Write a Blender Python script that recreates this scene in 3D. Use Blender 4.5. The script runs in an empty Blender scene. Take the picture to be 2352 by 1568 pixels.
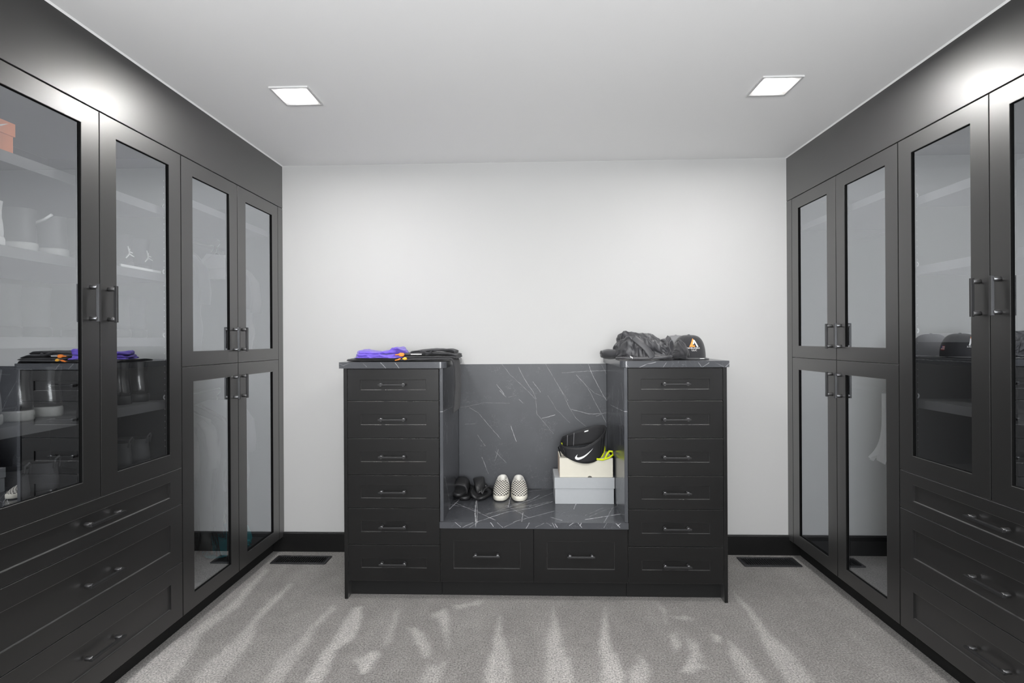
import bpy, bmesh, math, random
import numpy as np
from mathutils import Vector, Matrix, noise
random.seed(7)
PI = math.pi
S = bpy.context.scene
C = S.collection

# ------------------------------------------------------------------ camera, light, exposure
CAMH = 1.342
cam = bpy.data.cameras.new('camera'); camo = bpy.data.objects.new('camera', cam); C.objects.link(camo)
cam.sensor_fit = 'HORIZONTAL'; cam.sensor_width = 36.0; cam.lens = 36.0 * 1200.0 / 2352.0
cam.shift_y = -3.5 / 2352.0; cam.clip_start = 0.02
camo.matrix_world = Matrix.Translation((0, 0, CAMH)) @ Matrix.Rotation(math.atan(39 / 1200.0), 4, 'Z') @ Matrix.Rotation(PI / 2, 4, 'X') @ Matrix.Rotation(-0.0055, 4, 'Z')
S.camera = camo
w = bpy.data.worlds.new('world'); S.world = w; w.use_nodes = True
w.node_tree.nodes['Background'].inputs[0].default_value = (0.9, 0.95, 1.0, 1)
w.node_tree.nodes['Background'].inputs[1].default_value = 1.0
S.view_settings.view_transform = 'Standard'; S.view_settings.look = 'None'
S.view_settings.gamma = 1.0; S.view_settings.use_curve_mapping = False
S.view_settings.exposure = 0.2
LAMP = 395.0          # radiance of the ceiling lamps' diffusers
FILL_LIGHT = 126.0      # watts of an unseen fill light added behind the camera to brighten the room
S.cycles.use_denoising = True
S.cycles.sample_clamp_indirect = 6.0
S.cycles.max_bounces = 10; S.cycles.diffuse_bounces = 6; S.cycles.glossy_bounces = 5
S.cycles.transparent_max_bounces = 16
S.cycles.caustics_reflective = False; S.cycles.caustics_refractive = False

# room
XL, XR = -1.575, 1.603          # door faces of the two cabinet rows
YW, ZC = 3.3, 2.465             # back wall, ceiling
XWL, XWR, YR = -2.2, 2.228, -1.35
Y0, Y1, Y2 = 1.405, 2.32, 3.237 # cabinet unit limits along the rows

dl = bpy.data.lights.new('added_fill_light', 'AREA'); dl.shape = 'RECTANGLE'; dl.size = 1.5; dl.size_y = 1.0
dl.energy = FILL_LIGHT; dl.color = (0.97, 0.985, 1.0)
dlo = bpy.data.objects.new('added_fill_light', dl); C.objects.link(dlo)
dlo.location = (0.0, YR - 0.05, 1.45); dlo.rotation_euler = (math.radians(90 + 38), 0, 0)  # added fill lamp, out of view, tilted up to lift the ceiling

# ------------------------------------------------------------------ materials
def nodes(m): return m.node_tree.nodes, m.node_tree.links
def mat(name, col, rough=0.5, metal=0.0, spec=0.5, bump=0.0, bscale=200.0, var=0.0, sheen=0.0, coat=0.0):
    m = bpy.data.materials.new(name); m.use_nodes = True
    N, L = nodes(m); b = N['Principled BSDF']
    b.inputs['Base Color'].default_value = (*col, 1); b.inputs['Roughness'].default_value = rough
    b.inputs['Metallic'].default_value = metal; b.inputs['Specular IOR Level'].default_value = spec
    if sheen: b.inputs['Sheen Weight'].default_value = sheen
    if coat: b.inputs['Coat Weight'].default_value = coat
    if bump or var:
        tc = N.new('ShaderNodeTexCoord'); nz = N.new('ShaderNodeTexNoise')
        nz.inputs['Scale'].default_value = bscale; nz.inputs['Detail'].default_value = 4
        L.new(tc.outputs['Object'], nz.inputs['Vector'])
        if bump:
            bp = N.new('ShaderNodeBump'); bp.inputs['Strength'].default_value = bump; bp.inputs['Distance'].default_value = 0.002
            L.new(nz.outputs['Fac'], bp.inputs['Height']); L.new(bp.outputs['Normal'], b.inputs['Normal'])
        if var:
            mx = N.new('ShaderNodeMix'); mx.data_type = 'RGBA'
            mx.inputs[6].default_value = (*[c * (1 - var) for c in col], 1); mx.inputs[7].default_value = (*[min(1, c * (1 + var)) for c in col], 1)
            L.new(nz.outputs['Fac'], mx.inputs[0]); L.new(mx.outputs[2], b.inputs['Base Color'])
    return m

M = {}
M['wall'] = mat('wall_paint', (0.50, 0.50, 0.497), 0.85, bump=0.03, bscale=300)
M['ceil'] = mat('ceiling_paint', (0.92, 0.92, 0.92), 0.9, bump=0.05, bscale=90)
M['caulk'] = mat('caulk', (0.85, 0.85, 0.85), 0.6)
def lacquer():
    m = bpy.data.materials.new('black_satin_lacquer'); m.use_nodes = True
    N, L = nodes(m); N.clear()
    o = N.new('ShaderNodeOutputMaterial'); mx = N.new('ShaderNodeMixShader'); d = N.new('ShaderNodeBsdfDiffuse'); g = N.new('ShaderNodeBsdfGlossy')
    d.inputs['Color'].default_value = (0.005, 0.005, 0.0051, 1); g.inputs['Color'].default_value = (1, 0.99, 0.985, 1); g.inputs['Roughness'].default_value = 0.40
    lw = N.new('ShaderNodeLayerWeight'); lw.inputs['Blend'].default_value = 0.5
    pw = N.new('ShaderNodeMath'); pw.operation = 'POWER'; pw.inputs[1].default_value = 2.6; L.new(lw.outputs['Facing'], pw.inputs[0])
    mr = N.new('ShaderNodeMapRange'); mr.inputs['To Min'].default_value = 0.028; mr.inputs['To Max'].default_value = 0.98; L.new(pw.outputs[0], mr.inputs['Value'])
    tc = N.new('ShaderNodeTexCoord'); nz = N.new('ShaderNodeTexNoise'); nz.inputs['Scale'].default_value = 900; L.new(tc.outputs['Object'], nz.inputs['Vector'])
    bp = N.new('ShaderNodeBump'); bp.inputs['Strength'].default_value = 0.03; bp.inputs['Distance'].default_value = 0.001; L.new(nz.outputs['Fac'], bp.inputs['Height']); L.new(bp.outputs[0], g.inputs['Normal'])
    L.new(mr.outputs[0], mx.inputs[0]); L.new(d.outputs[0], mx.inputs[1]); L.new(g.outputs[0], mx.inputs[2]); L.new(mx.outputs[0], o.inputs[0])
    return m
M['cab'] = lacquer()
M['cabin'] = mat('black_melamine', (0.014, 0.014, 0.015), 0.5, spec=0.4, bump=0.02, bscale=700)
M['shelf'] = mat('shelf_melamine', (0.13, 0.13, 0.135), 0.45, spec=0.5)
M['kick'] = mat('toe_kick_black', (0.008, 0.008, 0.008), 0.6, spec=0.3)
M['handle'] = mat('gunmetal', (0.022, 0.022, 0.023), 0.38, metal=0.3, spec=0.6)
M['post'] = mat('knurled_gunmetal', (0.24, 0.24, 0.245), 0.33, metal=1.0)
M['pin'] = mat('clear_plastic_pin', (0.7, 0.7, 0.72), 0.3)
M['trim_lamp'] = mat('lamp_trim_white', (0.6, 0.6, 0.6), 0.6)
M['vent'] = mat('vent_black_metal', (0.02, 0.02, 0.022), 0.45, spec=0.5)
M['void'] = mat('duct_black', (0.003, 0.003, 0.003), 0.9, spec=0.1)
M['plain_black_cloth'] = mat('black_cloth', (0.030, 0.030, 0.033), 0.85, spec=0.25, bump=0.25, bscale=900, sheen=0.25)
M['jacket_cloth'] = mat('black_softshell', (0.032, 0.032, 0.036), 0.45, spec=0.6, bump=0.15, bscale=1200, sheen=0.15)
M['cap_cloth'] = mat('black_twill', (0.028, 0.028, 0.031), 0.85, spec=0.25, bump=0.3, bscale=1500, sheen=0.2)
M['grey_cloth'] = mat('grey_cloth', (0.22, 0.22, 0.23), 0.9, spec=0.2, bump=0.3, bscale=900)
M['denim'] = mat('black_denim', (0.030, 0.030, 0.033), 0.9, spec=0.2, bump=0.4, bscale=1400, var=0.35, sheen=0.15)
M['purple'] = mat('purple_jersey', (0.125, 0.075, 0.48), 0.55, spec=0.3, bump=0.1, bscale=1200, sheen=0.2)
M['orange_print'] = mat('orange_print', (0.9, 0.24, 0.02), 0.5)
M['yellow_print'] = mat('yellow_print', (0.9, 0.45, 0.03), 0.5)
M['white_print'] = mat('white_print', (0.85, 0.85, 0.85), 0.55)
M['white_plastic'] = mat('white_plastic', (0.8, 0.8, 0.8), 0.4)
M['red_print'] = mat('red_print', (0.5, 0.03, 0.03), 0.6)
M['blue_print'] = mat('blue_print', (0.03, 0.05, 0.25), 0.6)
M['rubber'] = mat('black_foam', (0.018, 0.018, 0.019), 0.42, spec=0.45)
M['rubber_knit'] = mat('black_textured_foam', (0.024, 0.024, 0.025), 0.5, spec=0.5, bump=0.9, bscale=160)
M['cream_rubber'] = mat('cream_rubber', (0.74, 0.71, 0.62), 0.6)
M['canvas'] = mat('white_canvas', (0.72, 0.71, 0.67), 0.85, bump=0.3, bscale=900)
M['dark_piping'] = mat('dark_piping', (0.08, 0.075, 0.06), 0.8)
M['grey_card'] = mat('grey_cardboard', (0.40, 0.415, 0.43), 0.7, var=0.03, bscale=40)
M['cream_card'] = mat('cream_cardboard', (0.66, 0.63, 0.54), 0.7, var=0.04, bscale=30)
M['kraft_edge'] = mat('tan_box_side', (0.52, 0.42, 0.34), 0.75, var=0.1, bscale=60)
M['orange_card'] = mat('orange_cardboard', (0.85, 0.22, 0.03), 0.6)
M['neoprene'] = mat('black_neoprene', (0.018, 0.018, 0.02), 0.65, spec=0.35, bump=0.2, bscale=1100)
M['volt'] = mat('volt_binding', (0.62, 0.72, 0.0), 0.6)
M['leather_black'] = mat('polished_black_leather', (0.016, 0.016, 0.017), 0.24, spec=1.0, bump=0.5, bscale=40, coat=0.5)
M['suede_grey'] = mat('charcoal_suede', (0.085, 0.085, 0.09), 0.9, spec=0.2, bump=0.4, bscale=500, var=0.2)
M['suede_light'] = mat('grey_suede', (0.22, 0.22, 0.225), 0.9, spec=0.2, bump=0.4, bscale=500, var=0.2)
M['white_leather'] = mat('white_leather', (0.82, 0.82, 0.82), 0.45)
M['dark_sneaker'] = mat('dark_grey_sneaker_leather', (0.06, 0.06, 0.064), 0.5)
M['black_sneaker'] = mat('black_sneaker_leather', (0.025, 0.025, 0.027), 0.5)
M['pale_sole'] = mat('pale_grey_sole', (0.42, 0.42, 0.41), 0.6, var=0.15, bscale=80)
M['teal'] = mat('teal_nylon', (0.0, 0.36, 0.43), 0.5)
M['cream_cloth'] = mat('cream_cloth', (0.6, 0.56, 0.46), 0.9)
M['grey_wool'] = mat('mid_grey_wool', (0.16, 0.155, 0.15), 0.95, spec=0.15, bump=0.3, bscale=500)
M['chrome'] = mat('chrome', (0.7, 0.7, 0.7), 0.2, metal=1.0)

def glass_mat():                      # coated cabinet glass: mirror-like face, smoked body
    m = bpy.data.materials.new('reflective_smoked_glass'); m.use_nodes = True
    N, L = nodes(m); N.clear()
    o = N.new('ShaderNodeOutputMaterial'); mx = N.new('ShaderNodeMixShader')
    t = N.new('ShaderNodeBsdfTransparent'); t.inputs[0].default_value = (0.92, 0.925, 0.93, 1)
    g = N.new('ShaderNodeBsdfGlossy'); g.inputs['Roughness'].default_value = 0.0; g.inputs['Color'].default_value = (0.93, 0.96, 1.0, 1)
    lw = N.new('ShaderNodeLayerWeight'); lw.inputs['Blend'].default_value = 0.5
    mr = N.new('ShaderNodeMapRange'); mr.inputs['To Min'].default_value = 0.20; mr.inputs['To Max'].default_value = 0.86
    L.new(lw.outputs['Facing'], mr.inputs['Value']); L.new(mr.outputs['Result'], mx.inputs[0])
    L.new(t.outputs[0], mx.inputs[1]); L.new(g.outputs[0], mx.inputs[2]); L.new(mx.outputs[0], o.inputs[0])
    m2 = bpy.data.materials.new('glass_body'); m2.use_nodes = True
    N, L = nodes(m2); N.clear(); o = N.new('ShaderNodeOutputMaterial'); t = N.new('ShaderNodeBsdfTransparent')
    t.inputs[0].default_value = (0.95, 0.96, 0.96, 1); L.new(t.outputs[0], o.inputs[0])
    return m, m2
M['glass'], M['glass_body'] = glass_mat()

def film_mat():
    m = bpy.data.materials.new('clear_garment_film'); m.use_nodes = True
    N, L = nodes(m); N.clear()
    o = N.new('ShaderNodeOutputMaterial'); mx = N.new('ShaderNodeMixShader'); t = N.new('ShaderNodeBsdfTransparent')
    t.inputs[0].default_value = (0.93, 0.94, 0.95, 1)
    g = N.new('ShaderNodeBsdfGlossy'); g.inputs['Roughness'].default_value = 0.12
    lw = N.new('ShaderNodeLayerWeight'); lw.inputs['Blend'].default_value = 0.35
    tc = N.new('ShaderNodeTexCoord'); mp = N.new('ShaderNodeMapping'); mp.inputs['Scale'].default_value = (22, 22, 5)
    nz = N.new('ShaderNodeTexNoise'); nz.inputs['Scale'].default_value = 1.0; nz.inputs['Detail'].default_value = 5; nz.inputs['Distortion'].default_value = 1.5
    bp = N.new('ShaderNodeBump'); bp.inputs['Strength'].default_value = 1.0; bp.inputs['Distance'].default_value = 0.03
    L.new(tc.outputs['Object'], mp.inputs[0]); L.new(mp.outputs[0], nz.inputs['Vector']); L.new(nz.outputs['Fac'], bp.inputs['Height'])
    L.new(bp.outputs[0], g.inputs['Normal']); L.new(bp.outputs[0], lw.inputs['Normal'])
    L.new(lw.outputs['Fresnel'], mx.inputs[0])
    L.new(t.outputs[0], mx.inputs[1]); L.new(g.outputs[0], mx.inputs[2]); L.new(mx.outputs[0], o.inputs[0])
    return m
M['film'] = film_mat()

def lamp_mat():
    m = bpy.data.materials.new('lamp_diffuser'); m.use_nodes = True
    N, L = nodes(m); N.clear(); o = N.new('ShaderNodeOutputMaterial'); e = N.new('ShaderNodeEmission')
    e.inputs[0].default_value = (1.0, 0.985, 0.965, 1); e.inputs[1].default_value = LAMP
    L.new(e.outputs[0], o.inputs[0]); return m
M['lamp'] = lamp_mat()

# veins: one node group gives the strength of a vein that runs from A to B
def vein_group():
    g = bpy.data.node_groups.new('vein', 'ShaderNodeTree')
    I = g.interface
    for n, t in (('P', 'NodeSocketVector'), ('A', 'NodeSocketVector'), ('D', 'NodeSocketVector'), ('InvL2', 'NodeSocketFloat'), ('Width', 'NodeSocketFloat'), ('Strength', 'NodeSocketFloat')):
        I.new_socket(n, in_out='INPUT', socket_type=t)
    I.new_socket('V', in_out='OUTPUT', socket_type='NodeSocketFloat')
    N, L = g.nodes, g.links
    gi = N.new('NodeGroupInput'); go = N.new('NodeGroupOutput')
    def vm(op): n = N.new('ShaderNodeVectorMath'); n.operation = op; return n
    def mm(op, clamp=False): n = N.new('ShaderNodeMath'); n.operation = op; n.use_clamp = clamp; return n
    s = vm('SUBTRACT'); L.new(gi.outputs['P'], s.inputs[0]); L.new(gi.outputs['A'], s.inputs[1])
    d = vm('DOT_PRODUCT'); L.new(s.outputs[0], d.inputs[0]); L.new(gi.outputs['D'], d.inputs[1])
    t = mm('MULTIPLY', True); L.new(d.outputs['Value'], t.inputs[0]); L.new(gi.outputs['InvL2'], t.inputs[1])
    sc = vm('SCALE'); L.new(gi.outputs['D'], sc.inputs[0]); L.new(t.outputs[0], sc.inputs['Scale'])
    q = vm('SUBTRACT'); L.new(s.outputs[0], q.inputs[0]); L.new(sc.outputs[0], q.inputs[1])
    ln = vm('LENGTH'); L.new(q.outputs[0], ln.inputs[0])
    dv = mm('DIVIDE'); L.new(ln.outputs['Value'], dv.inputs[0]); L.new(gi.outputs['Width'], dv.inputs[1])
    o1 = mm('SUBTRACT', True); o1.inputs[0].default_value = 1.0; L.new(dv.outputs[0], o1.inputs[1])
    o2 = mm('MULTIPLY'); L.new(o1.outputs[0], o2.inputs[0]); L.new(gi.outputs['Strength'], o2.inputs[1])
    L.new(o2.outputs[0], go.inputs['V'])
    return g
VG = vein_group()

def marble(name, lines, axes, wmul=1.0, rough=0.22, gain=1.0):
    """dark grey marble; `lines` are vein polylines in world metres on the two given axes (the texture space is the world)"""
    m = bpy.data.materials.new(name); m.use_nodes = True
    N, L = nodes(m); b = N['Principled BSDF']; b.inputs['Roughness'].default_value = rough; b.inputs['Specular IOR Level'].default_value = 0.5
    ge = N.new('ShaderNodeNewGeometry'); pos = ge.outputs['Position']
    sx = N.new('ShaderNodeSeparateXYZ'); L.new(pos, sx.inputs[0])
    cb = N.new('ShaderNodeCombineXYZ')
    L.new(sx.outputs[axes[0]], cb.inputs[0]); L.new(sx.outputs[axes[1]], cb.inputs[1])
    wob = N.new('ShaderNodeTexNoise'); wob.inputs['Scale'].default_value = 22; wob.inputs['Detail'].default_value = 4; L.new(pos, wob.inputs['Vector'])
    ws = N.new('ShaderNodeVectorMath'); ws.operation = 'SUBTRACT'; ws.inputs[1].default_value = (0.5, 0.5, 0.5); L.new(wob.outputs['Color'], ws.inputs[0])
    wsc = N.new('ShaderNodeVectorMath'); wsc.operation = 'SCALE'; wsc.inputs['Scale'].default_value = 0.009; L.new(ws.outputs[0], wsc.inputs[0])
    ad = N.new('ShaderNodeVectorMath'); ad.operation = 'ADD'; L.new(cb.outputs[0], ad.inputs[0]); L.new(wsc.outputs[0], ad.inputs[1])
    fl = N.new('ShaderNodeVectorMath'); fl.operation = 'MULTIPLY'; fl.inputs[1].default_value = (1, 1, 0); L.new(ad.outputs[0], fl.inputs[0])
    cur = None
    def mx(a, c):
        n = N.new('ShaderNodeMath'); n.operation = 'MAXIMUM'; L.new(a, n.inputs[0]); L.new(c, n.inputs[1]); return n.outputs[0]
    rr = random.Random(len(lines) * 31 + 5)
    for pl in lines:
        st = rr.uniform(0.25, 0.85) * gain; wd = rr.uniform(0.0013, 0.0024) * wmul
        for p, q in zip(pl[:-1], pl[1:]):
            g = N.new('ShaderNodeGroup'); g.node_tree = VG
            d = (q[0] - p[0], q[1] - p[1]); l2 = d[0] ** 2 + d[1] ** 2 + 1e-9
            g.inputs['A'].default_value = (p[0], p[1], 0); g.inputs['D'].default_value = (d[0], d[1], 0)
            g.inputs['InvL2'].default_value = 1 / l2; g.inputs['Width'].default_value = wd; g.inputs['Strength'].default_value = st
            L.new(fl.outputs[0], g.inputs['P'])
            cur = g.outputs['V'] if cur is None else mx(cur, g.outputs['V'])
    # broken-up veins
    bn = N.new('ShaderNodeTexNoise'); bn.inputs['Scale'].default_value = 38; bn.inputs['Detail'].default_value = 3; L.new(pos, bn.inputs['Vector'])
    br = N.new('ShaderNodeMapRange'); br.inputs['From Min'].default_value = 0.33; br.inputs['From Max'].default_value = 0.62; br.inputs['To Min'].default_value = 0.25; L.new(bn.outputs['Fac'], br.inputs['Value'])
    # fine hair veins of the stone
    vo = N.new('ShaderNodeTexVoronoi'); vo.feature = 'DISTANCE_TO_EDGE'; vo.inputs['Scale'].default_value = 8
    w2 = N.new('ShaderNodeVectorMath'); w2.operation = 'SCALE'; w2.inputs['Scale'].default_value = 0.25; L.new(ws.outputs[0], w2.inputs[0])
    a2 = N.new('ShaderNodeVectorMath'); a2.operation = 'ADD'; L.new(pos, a2.inputs[0]); L.new(w2.outputs[0], a2.inputs[1]); L.new(a2.outputs[0], vo.inputs['Vector'])
    hr = N.new('ShaderNodeMapRange'); hr.inputs['From Min'].default_value = 0.0; hr.inputs['From Max'].default_value = 0.012; hr.inputs['To Min'].default_value = 0.17; hr.inputs['To Max'].default_value = 0.0; L.new(vo.outputs['Distance'], hr.inputs['Value'])
    mk = N.new('ShaderNodeTexNoise'); mk.inputs['Scale'].default_value = 7; mk.inputs['Detail'].default_value = 3; L.new(pos, mk.inputs['Vector'])
    mr = N.new('ShaderNodeMapRange'); mr.inputs['From Min'].default_value = 0.46; mr.inputs['From Max'].default_value = 0.68; L.new(mk.outputs['Fac'], mr.inputs['Value'])
    hm = N.new('ShaderNodeMath'); hm.operation = 'MULTIPLY'; L.new(hr.outputs[0], hm.inputs[0]); L.new(mr.outputs[0], hm.inputs[1])
    out = hm.outputs[0]
    if cur is not None:
        cm = N.new('ShaderNodeMath'); cm.operation = 'MULTIPLY'; L.new(cur, cm.inputs[0]); L.new(br.outputs[0], cm.inputs[1])
        out = mx(cm.outputs[0], out)
    cl = N.new('ShaderNodeTexNoise'); cl.inputs['Scale'].default_value = 5; cl.inputs['Detail'].default_value = 6; L.new(pos, cl.inputs['Vector'])
    c1 = N.new('ShaderNodeMix'); c1.data_type = 'RGBA'; c1.inputs[6].default_value = (0.043, 0.045, 0.051, 1); c1.inputs[7].default_value = (0.077, 0.081, 0.090, 1); L.new(cl.outputs['Fac'], c1.inputs[0])
    c2 = N.new('ShaderNodeMix'); c2.data_type = 'RGBA'; c2.inputs[7].default_value = (0.62, 0.62, 0.64, 1); L.new(c1.outputs[2], c2.inputs[6]); L.new(out, c2.inputs[0])
    L.new(c2.outputs[2], b.inputs['Base Color'])
    return m
V_BACK = [[(-0.172,1.189),(-0.116,1.119),(-0.033,1.045),(0.04,0.968),(0.047,0.877),(0.092,0.822),(0.15,0.752)],[(-0.067,1.171),(-0.036,1.108),(0.023,1.017),(0.044,0.968)],[(0.023,1.08),(0.072,1.013)],[(0.117,0.992),(0.169,0.905),(0.251,0.821)],[(0.104,1.188),(0.163,1.086),(0.204,1.017),(0.252,0.915),(0.293,0.849),(0.355,0.797)],[(0.371,1.186),(0.399,1.113),(0.45,1.016),(0.484,0.957)],[(0.454,1.183),(0.485,1.124)],[(0.36,1.051),(0.405,1.009),(0.484,0.974)],[(0.295,1.121),(0.364,1.044),(0.425,0.926),(0.48,0.821)],[(-0.433,0.92),(-0.376,0.927),(-0.285,0.948),(-0.124,0.944)],[(-0.377,0.916),(-0.321,0.885),(-0.258,0.808),(-0.181,0.72)],[(0.266,0.905),(0.37,0.877),(0.48,0.88)],[(0.205,1.135),(0.371,1.145),(0.482,1.148)],[(-0.301,0.605),(-0.26,0.5)],[(0.161,0.87),(0.078,0.849)],[(-0.328,0.745),(-0.28,0.675)],[(-0.405,0.811),(-0.342,0.815)],[(-0.187,1.024),(-0.145,0.982)],[(-0.217,0.64),(-0.147,0.57)],[(-0.118,0.801),(-0.083,0.703)]]
V_SEAT = [[(-0.308,2.608),(-0.271,2.689),(-0.129,2.839),(-0.002,2.907),(0.13,3.028)],[(-0.234,2.792),(-0.108,2.944),(-0.008,3.006),(0.141,3.204)],[(-0.13,2.611),(-0.071,2.701),(0.004,2.761),(0.132,2.862)],[(-0.018,3.226),(0.061,3.263),(0.138,3.288)],[(-0.43,2.999),(-0.232,2.775),(-0.181,2.715)],[(-0.458,2.969),(-0.323,2.902),(-0.267,2.828)],[(-0.28,2.689),(-0.299,2.846),(-0.314,3.053)],[(-0.274,2.689),(-0.287,2.846),(-0.31,3.043)],[(0.315,2.775),(0.413,2.885),(0.497,2.953)],[(0.496,2.943),(0.496,2.84),(0.499,2.727)],[(0.378,2.683),(0.463,2.933)],[(-0.108,2.934),(0.011,3.069),(0.059,3.157)],[(-0.107,3.089),(0.005,3.112)],[(-0.042,2.693),(-0.038,2.831)],[(0.109,2.763),(0.165,2.713)],[(-0.449,3.041),(-0.376,3.085)]]
V_EDGE = [[(-0.345,0.38),(-0.293,0.406)],[(-0.311,0.38),(-0.27,0.406)],[(-0.279,0.381),(-0.279,0.409)],[(-0.133,0.381),(-0.076,0.409)],[(0.026,0.382),(0.072,0.405)],[(-0.385,0.406),(-0.356,0.383)],[(-0.173,0.41),(-0.139,0.381)],[(0.242,0.409),(0.264,0.384)],[(0.377,0.382),(0.394,0.41)],[(0.129,0.4),(0.14,0.383)]]
V_TOP = [[(0.556,1.197),(0.601,1.218),(0.643,1.226)],[(0.677,1.196),(0.696,1.223)],[(0.858,1.222),(0.876,1.199)],[(0.876,1.199),(0.91,1.222)],[(0.94,1.222),(0.985,1.201)],[(0.989,1.195),(1.013,1.22)],[(0.488,1.218),(0.507,1.199)],[(-0.982,1.223),(-0.96,1.214),(-0.931,1.227)],[(-0.767,1.228),(-0.737,1.195)],[(-0.691,1.226),(-0.668,1.196)],[(-0.858,1.225),(-0.841,1.208)]]
V_SIDE = [[(2.923,1.157),(2.857,0.992),(2.743,0.878)],[(3.019,1.144),(2.912,0.936),(2.882,0.757)],[(2.768,1.114),(2.692,0.984)],[(3.148,0.95),(2.677,0.974)],[(2.807,0.939),(2.697,0.818)],[(2.988,0.887),(2.917,0.775)]]
rv = random.Random(21)
def extra(lines, n, a0, a1, b0, b1, lmin, lmax, ang):
    """more thin crossing veins, each one straight run"""
    for k in range(n):
        x, y = rv.uniform(a0, a1), rv.uniform(b0, b1); th = math.radians(rv.choice(ang) + rv.uniform(-18, 18)); l = rv.uniform(lmin, lmax); pts = [(x, y)]
        pts.append((x + l * math.cos(th), y + l * math.sin(th)))
        lines.append(pts)
extra(V_SEAT, 14, -.45, .45, 2.69, 3.2, .08, .3, (35, 35, 140, 95))
extra(V_BACK, 8, -.42, .45, .45, 1.15, .03, .14, (-55, -55, 20, -100))
extra(V_SIDE, 9, 2.72, 3.2, .5, 1.1, .08, .3, (-75, -60, 60))
extra(V_EDGE, 9, -.45, .48, .375, .405, .03, .06, (50, 130))
M['mb_back'] = marble('marble_back', V_BACK, (0, 2), 0.95, rough=0.48)
M['mb_seat'] = marble('marble_seat', V_SEAT, (0, 1), 1.7, gain=1.4)
M['mb_edge'] = marble('marble_edge', V_EDGE, (0, 2), 1.1, gain=1.2)
M['mb_top'] = marble('marble_counter', V_TOP, (0, 2), 1.0)
M['mb_side'] = marble('marble_side', V_SIDE, (1, 2), 1.2)

def carpet_mat():
    m = bpy.data.materials.new('grey_cut_pile_carpet'); m.use_nodes = True
    N, L = nodes(m); b = N['Principled BSDF']; b.inputs['Roughness'].default_value = 0.95; b.inputs['Specular IOR Level'].default_value = 0.1
    b.inputs['Sheen Weight'].default_value = 0.25
    tc = N.new('ShaderNodeTexCoord'); P = tc.outputs['Object']
    at = N.new('ShaderNodeAttribute'); at.attribute_name = 'brushed'
    def nz(sc, det, rough=0.6):
        n = N.new('ShaderNodeTexNoise'); n.inputs['Scale'].default_value = sc; n.inputs['Detail'].default_value = det; n.inputs['Roughness'].default_value = rough
        L.new(P, n.inputs['Vector']); return n.outputs['Fac']
    f1 = nz(140, 4, 0.75); f2 = nz(14, 4); f3 = nz(2.3, 3)
    base = N.new('ShaderNodeMix'); base.data_type = 'RGBA'; base.inputs[6].default_value = (0.195, 0.183, 0.174, 1); base.inputs[7].default_value = (0.42, 0.402, 0.385, 1)
    L.new(at.outputs['Fac'], base.inputs[0])
    # patchiness
    mr = N.new('ShaderNodeMapRange'); mr.inputs['From Min'].default_value = 0.3; mr.inputs['From Max'].default_value = 0.7; mr.inputs['To Min'].default_value = 0.9; mr.inputs['To Max'].default_value = 1.1; L.new(f2, mr.inputs['Value'])
    mr2 = N.new('ShaderNodeMapRange'); mr2.inputs['From Min'].default_value = 0.3; mr2.inputs['From Max'].default_value = 0.7; mr2.inputs['To Min'].default_value = 0.10; mr2.inputs['To Max'].default_value = 1.95; L.new(f1, mr2.inputs['Value'])
    mu = N.new('ShaderNodeMath'); mu.operation = 'MULTIPLY'; L.new(mr.outputs[0], mu.inputs[0]); L.new(mr2.outputs[0], mu.inputs[1])
    vs = N.new('ShaderNodeVectorMath'); vs.operation = 'SCALE'; L.new(base.outputs[2], vs.inputs[0]); L.new(mu.outputs[0], vs.inputs['Scale'])
    L.new(vs.outputs[0], b.inputs['Base Color'])
    bp = N.new('ShaderNodeBump'); bp.inputs['Strength'].default_value = 0.9; bp.inputs['Distance'].default_value = 0.008; L.new(f1, bp.inputs['Height']); L.new(bp.outputs[0], b.inputs['Normal'])
    return m
M['carpet'] = carpet_mat()

def checker_mat():
    m = bpy.data.materials.new('checkered_canvas'); m.use_nodes = True
    N, L = nodes(m); b = N['Principled BSDF']; b.inputs['Roughness'].default_value = 0.85
    tc = N.new('ShaderNodeTexCoord'); mp = N.new('ShaderNodeMapping'); mp.inputs['Rotation'].default_value = (0, 0, 0)
    mp.inputs['Location'].default_value = (0.0045, 0.002, 0.0)
    ck = N.new('ShaderNodeTexChecker'); ck.inputs['Scale'].default_value = 118
    ck.inputs['Color1'].default_value = (0.74, 0.71, 0.64, 1); ck.inputs['Color2'].default_value = (0.055, 0.05, 0.045, 1)
    sp = N.new('ShaderNodeSeparateXYZ'); L.new(tc.outputs['Object'], sp.inputs[0])
    ma = N.new('ShaderNodeMath'); ma.operation = 'MULTIPLY_ADD'; ma.inputs[1].default_value = 0.45; L.new(sp.outputs[1], ma.inputs[0]); L.new(sp.outputs[2], ma.inputs[2])
    cx = N.new('ShaderNodeCombineXYZ'); L.new(sp.outputs[0], cx.inputs[0]); L.new(ma.outputs[0], cx.inputs[1]); L.new(cx.outputs[0], mp.inputs[0]); L.new(mp.outputs[0], ck.inputs['Vector']); L.new(ck.outputs['Color'], b.inputs['Base Color'])
    return m
M['checker'] = checker_mat()

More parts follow.
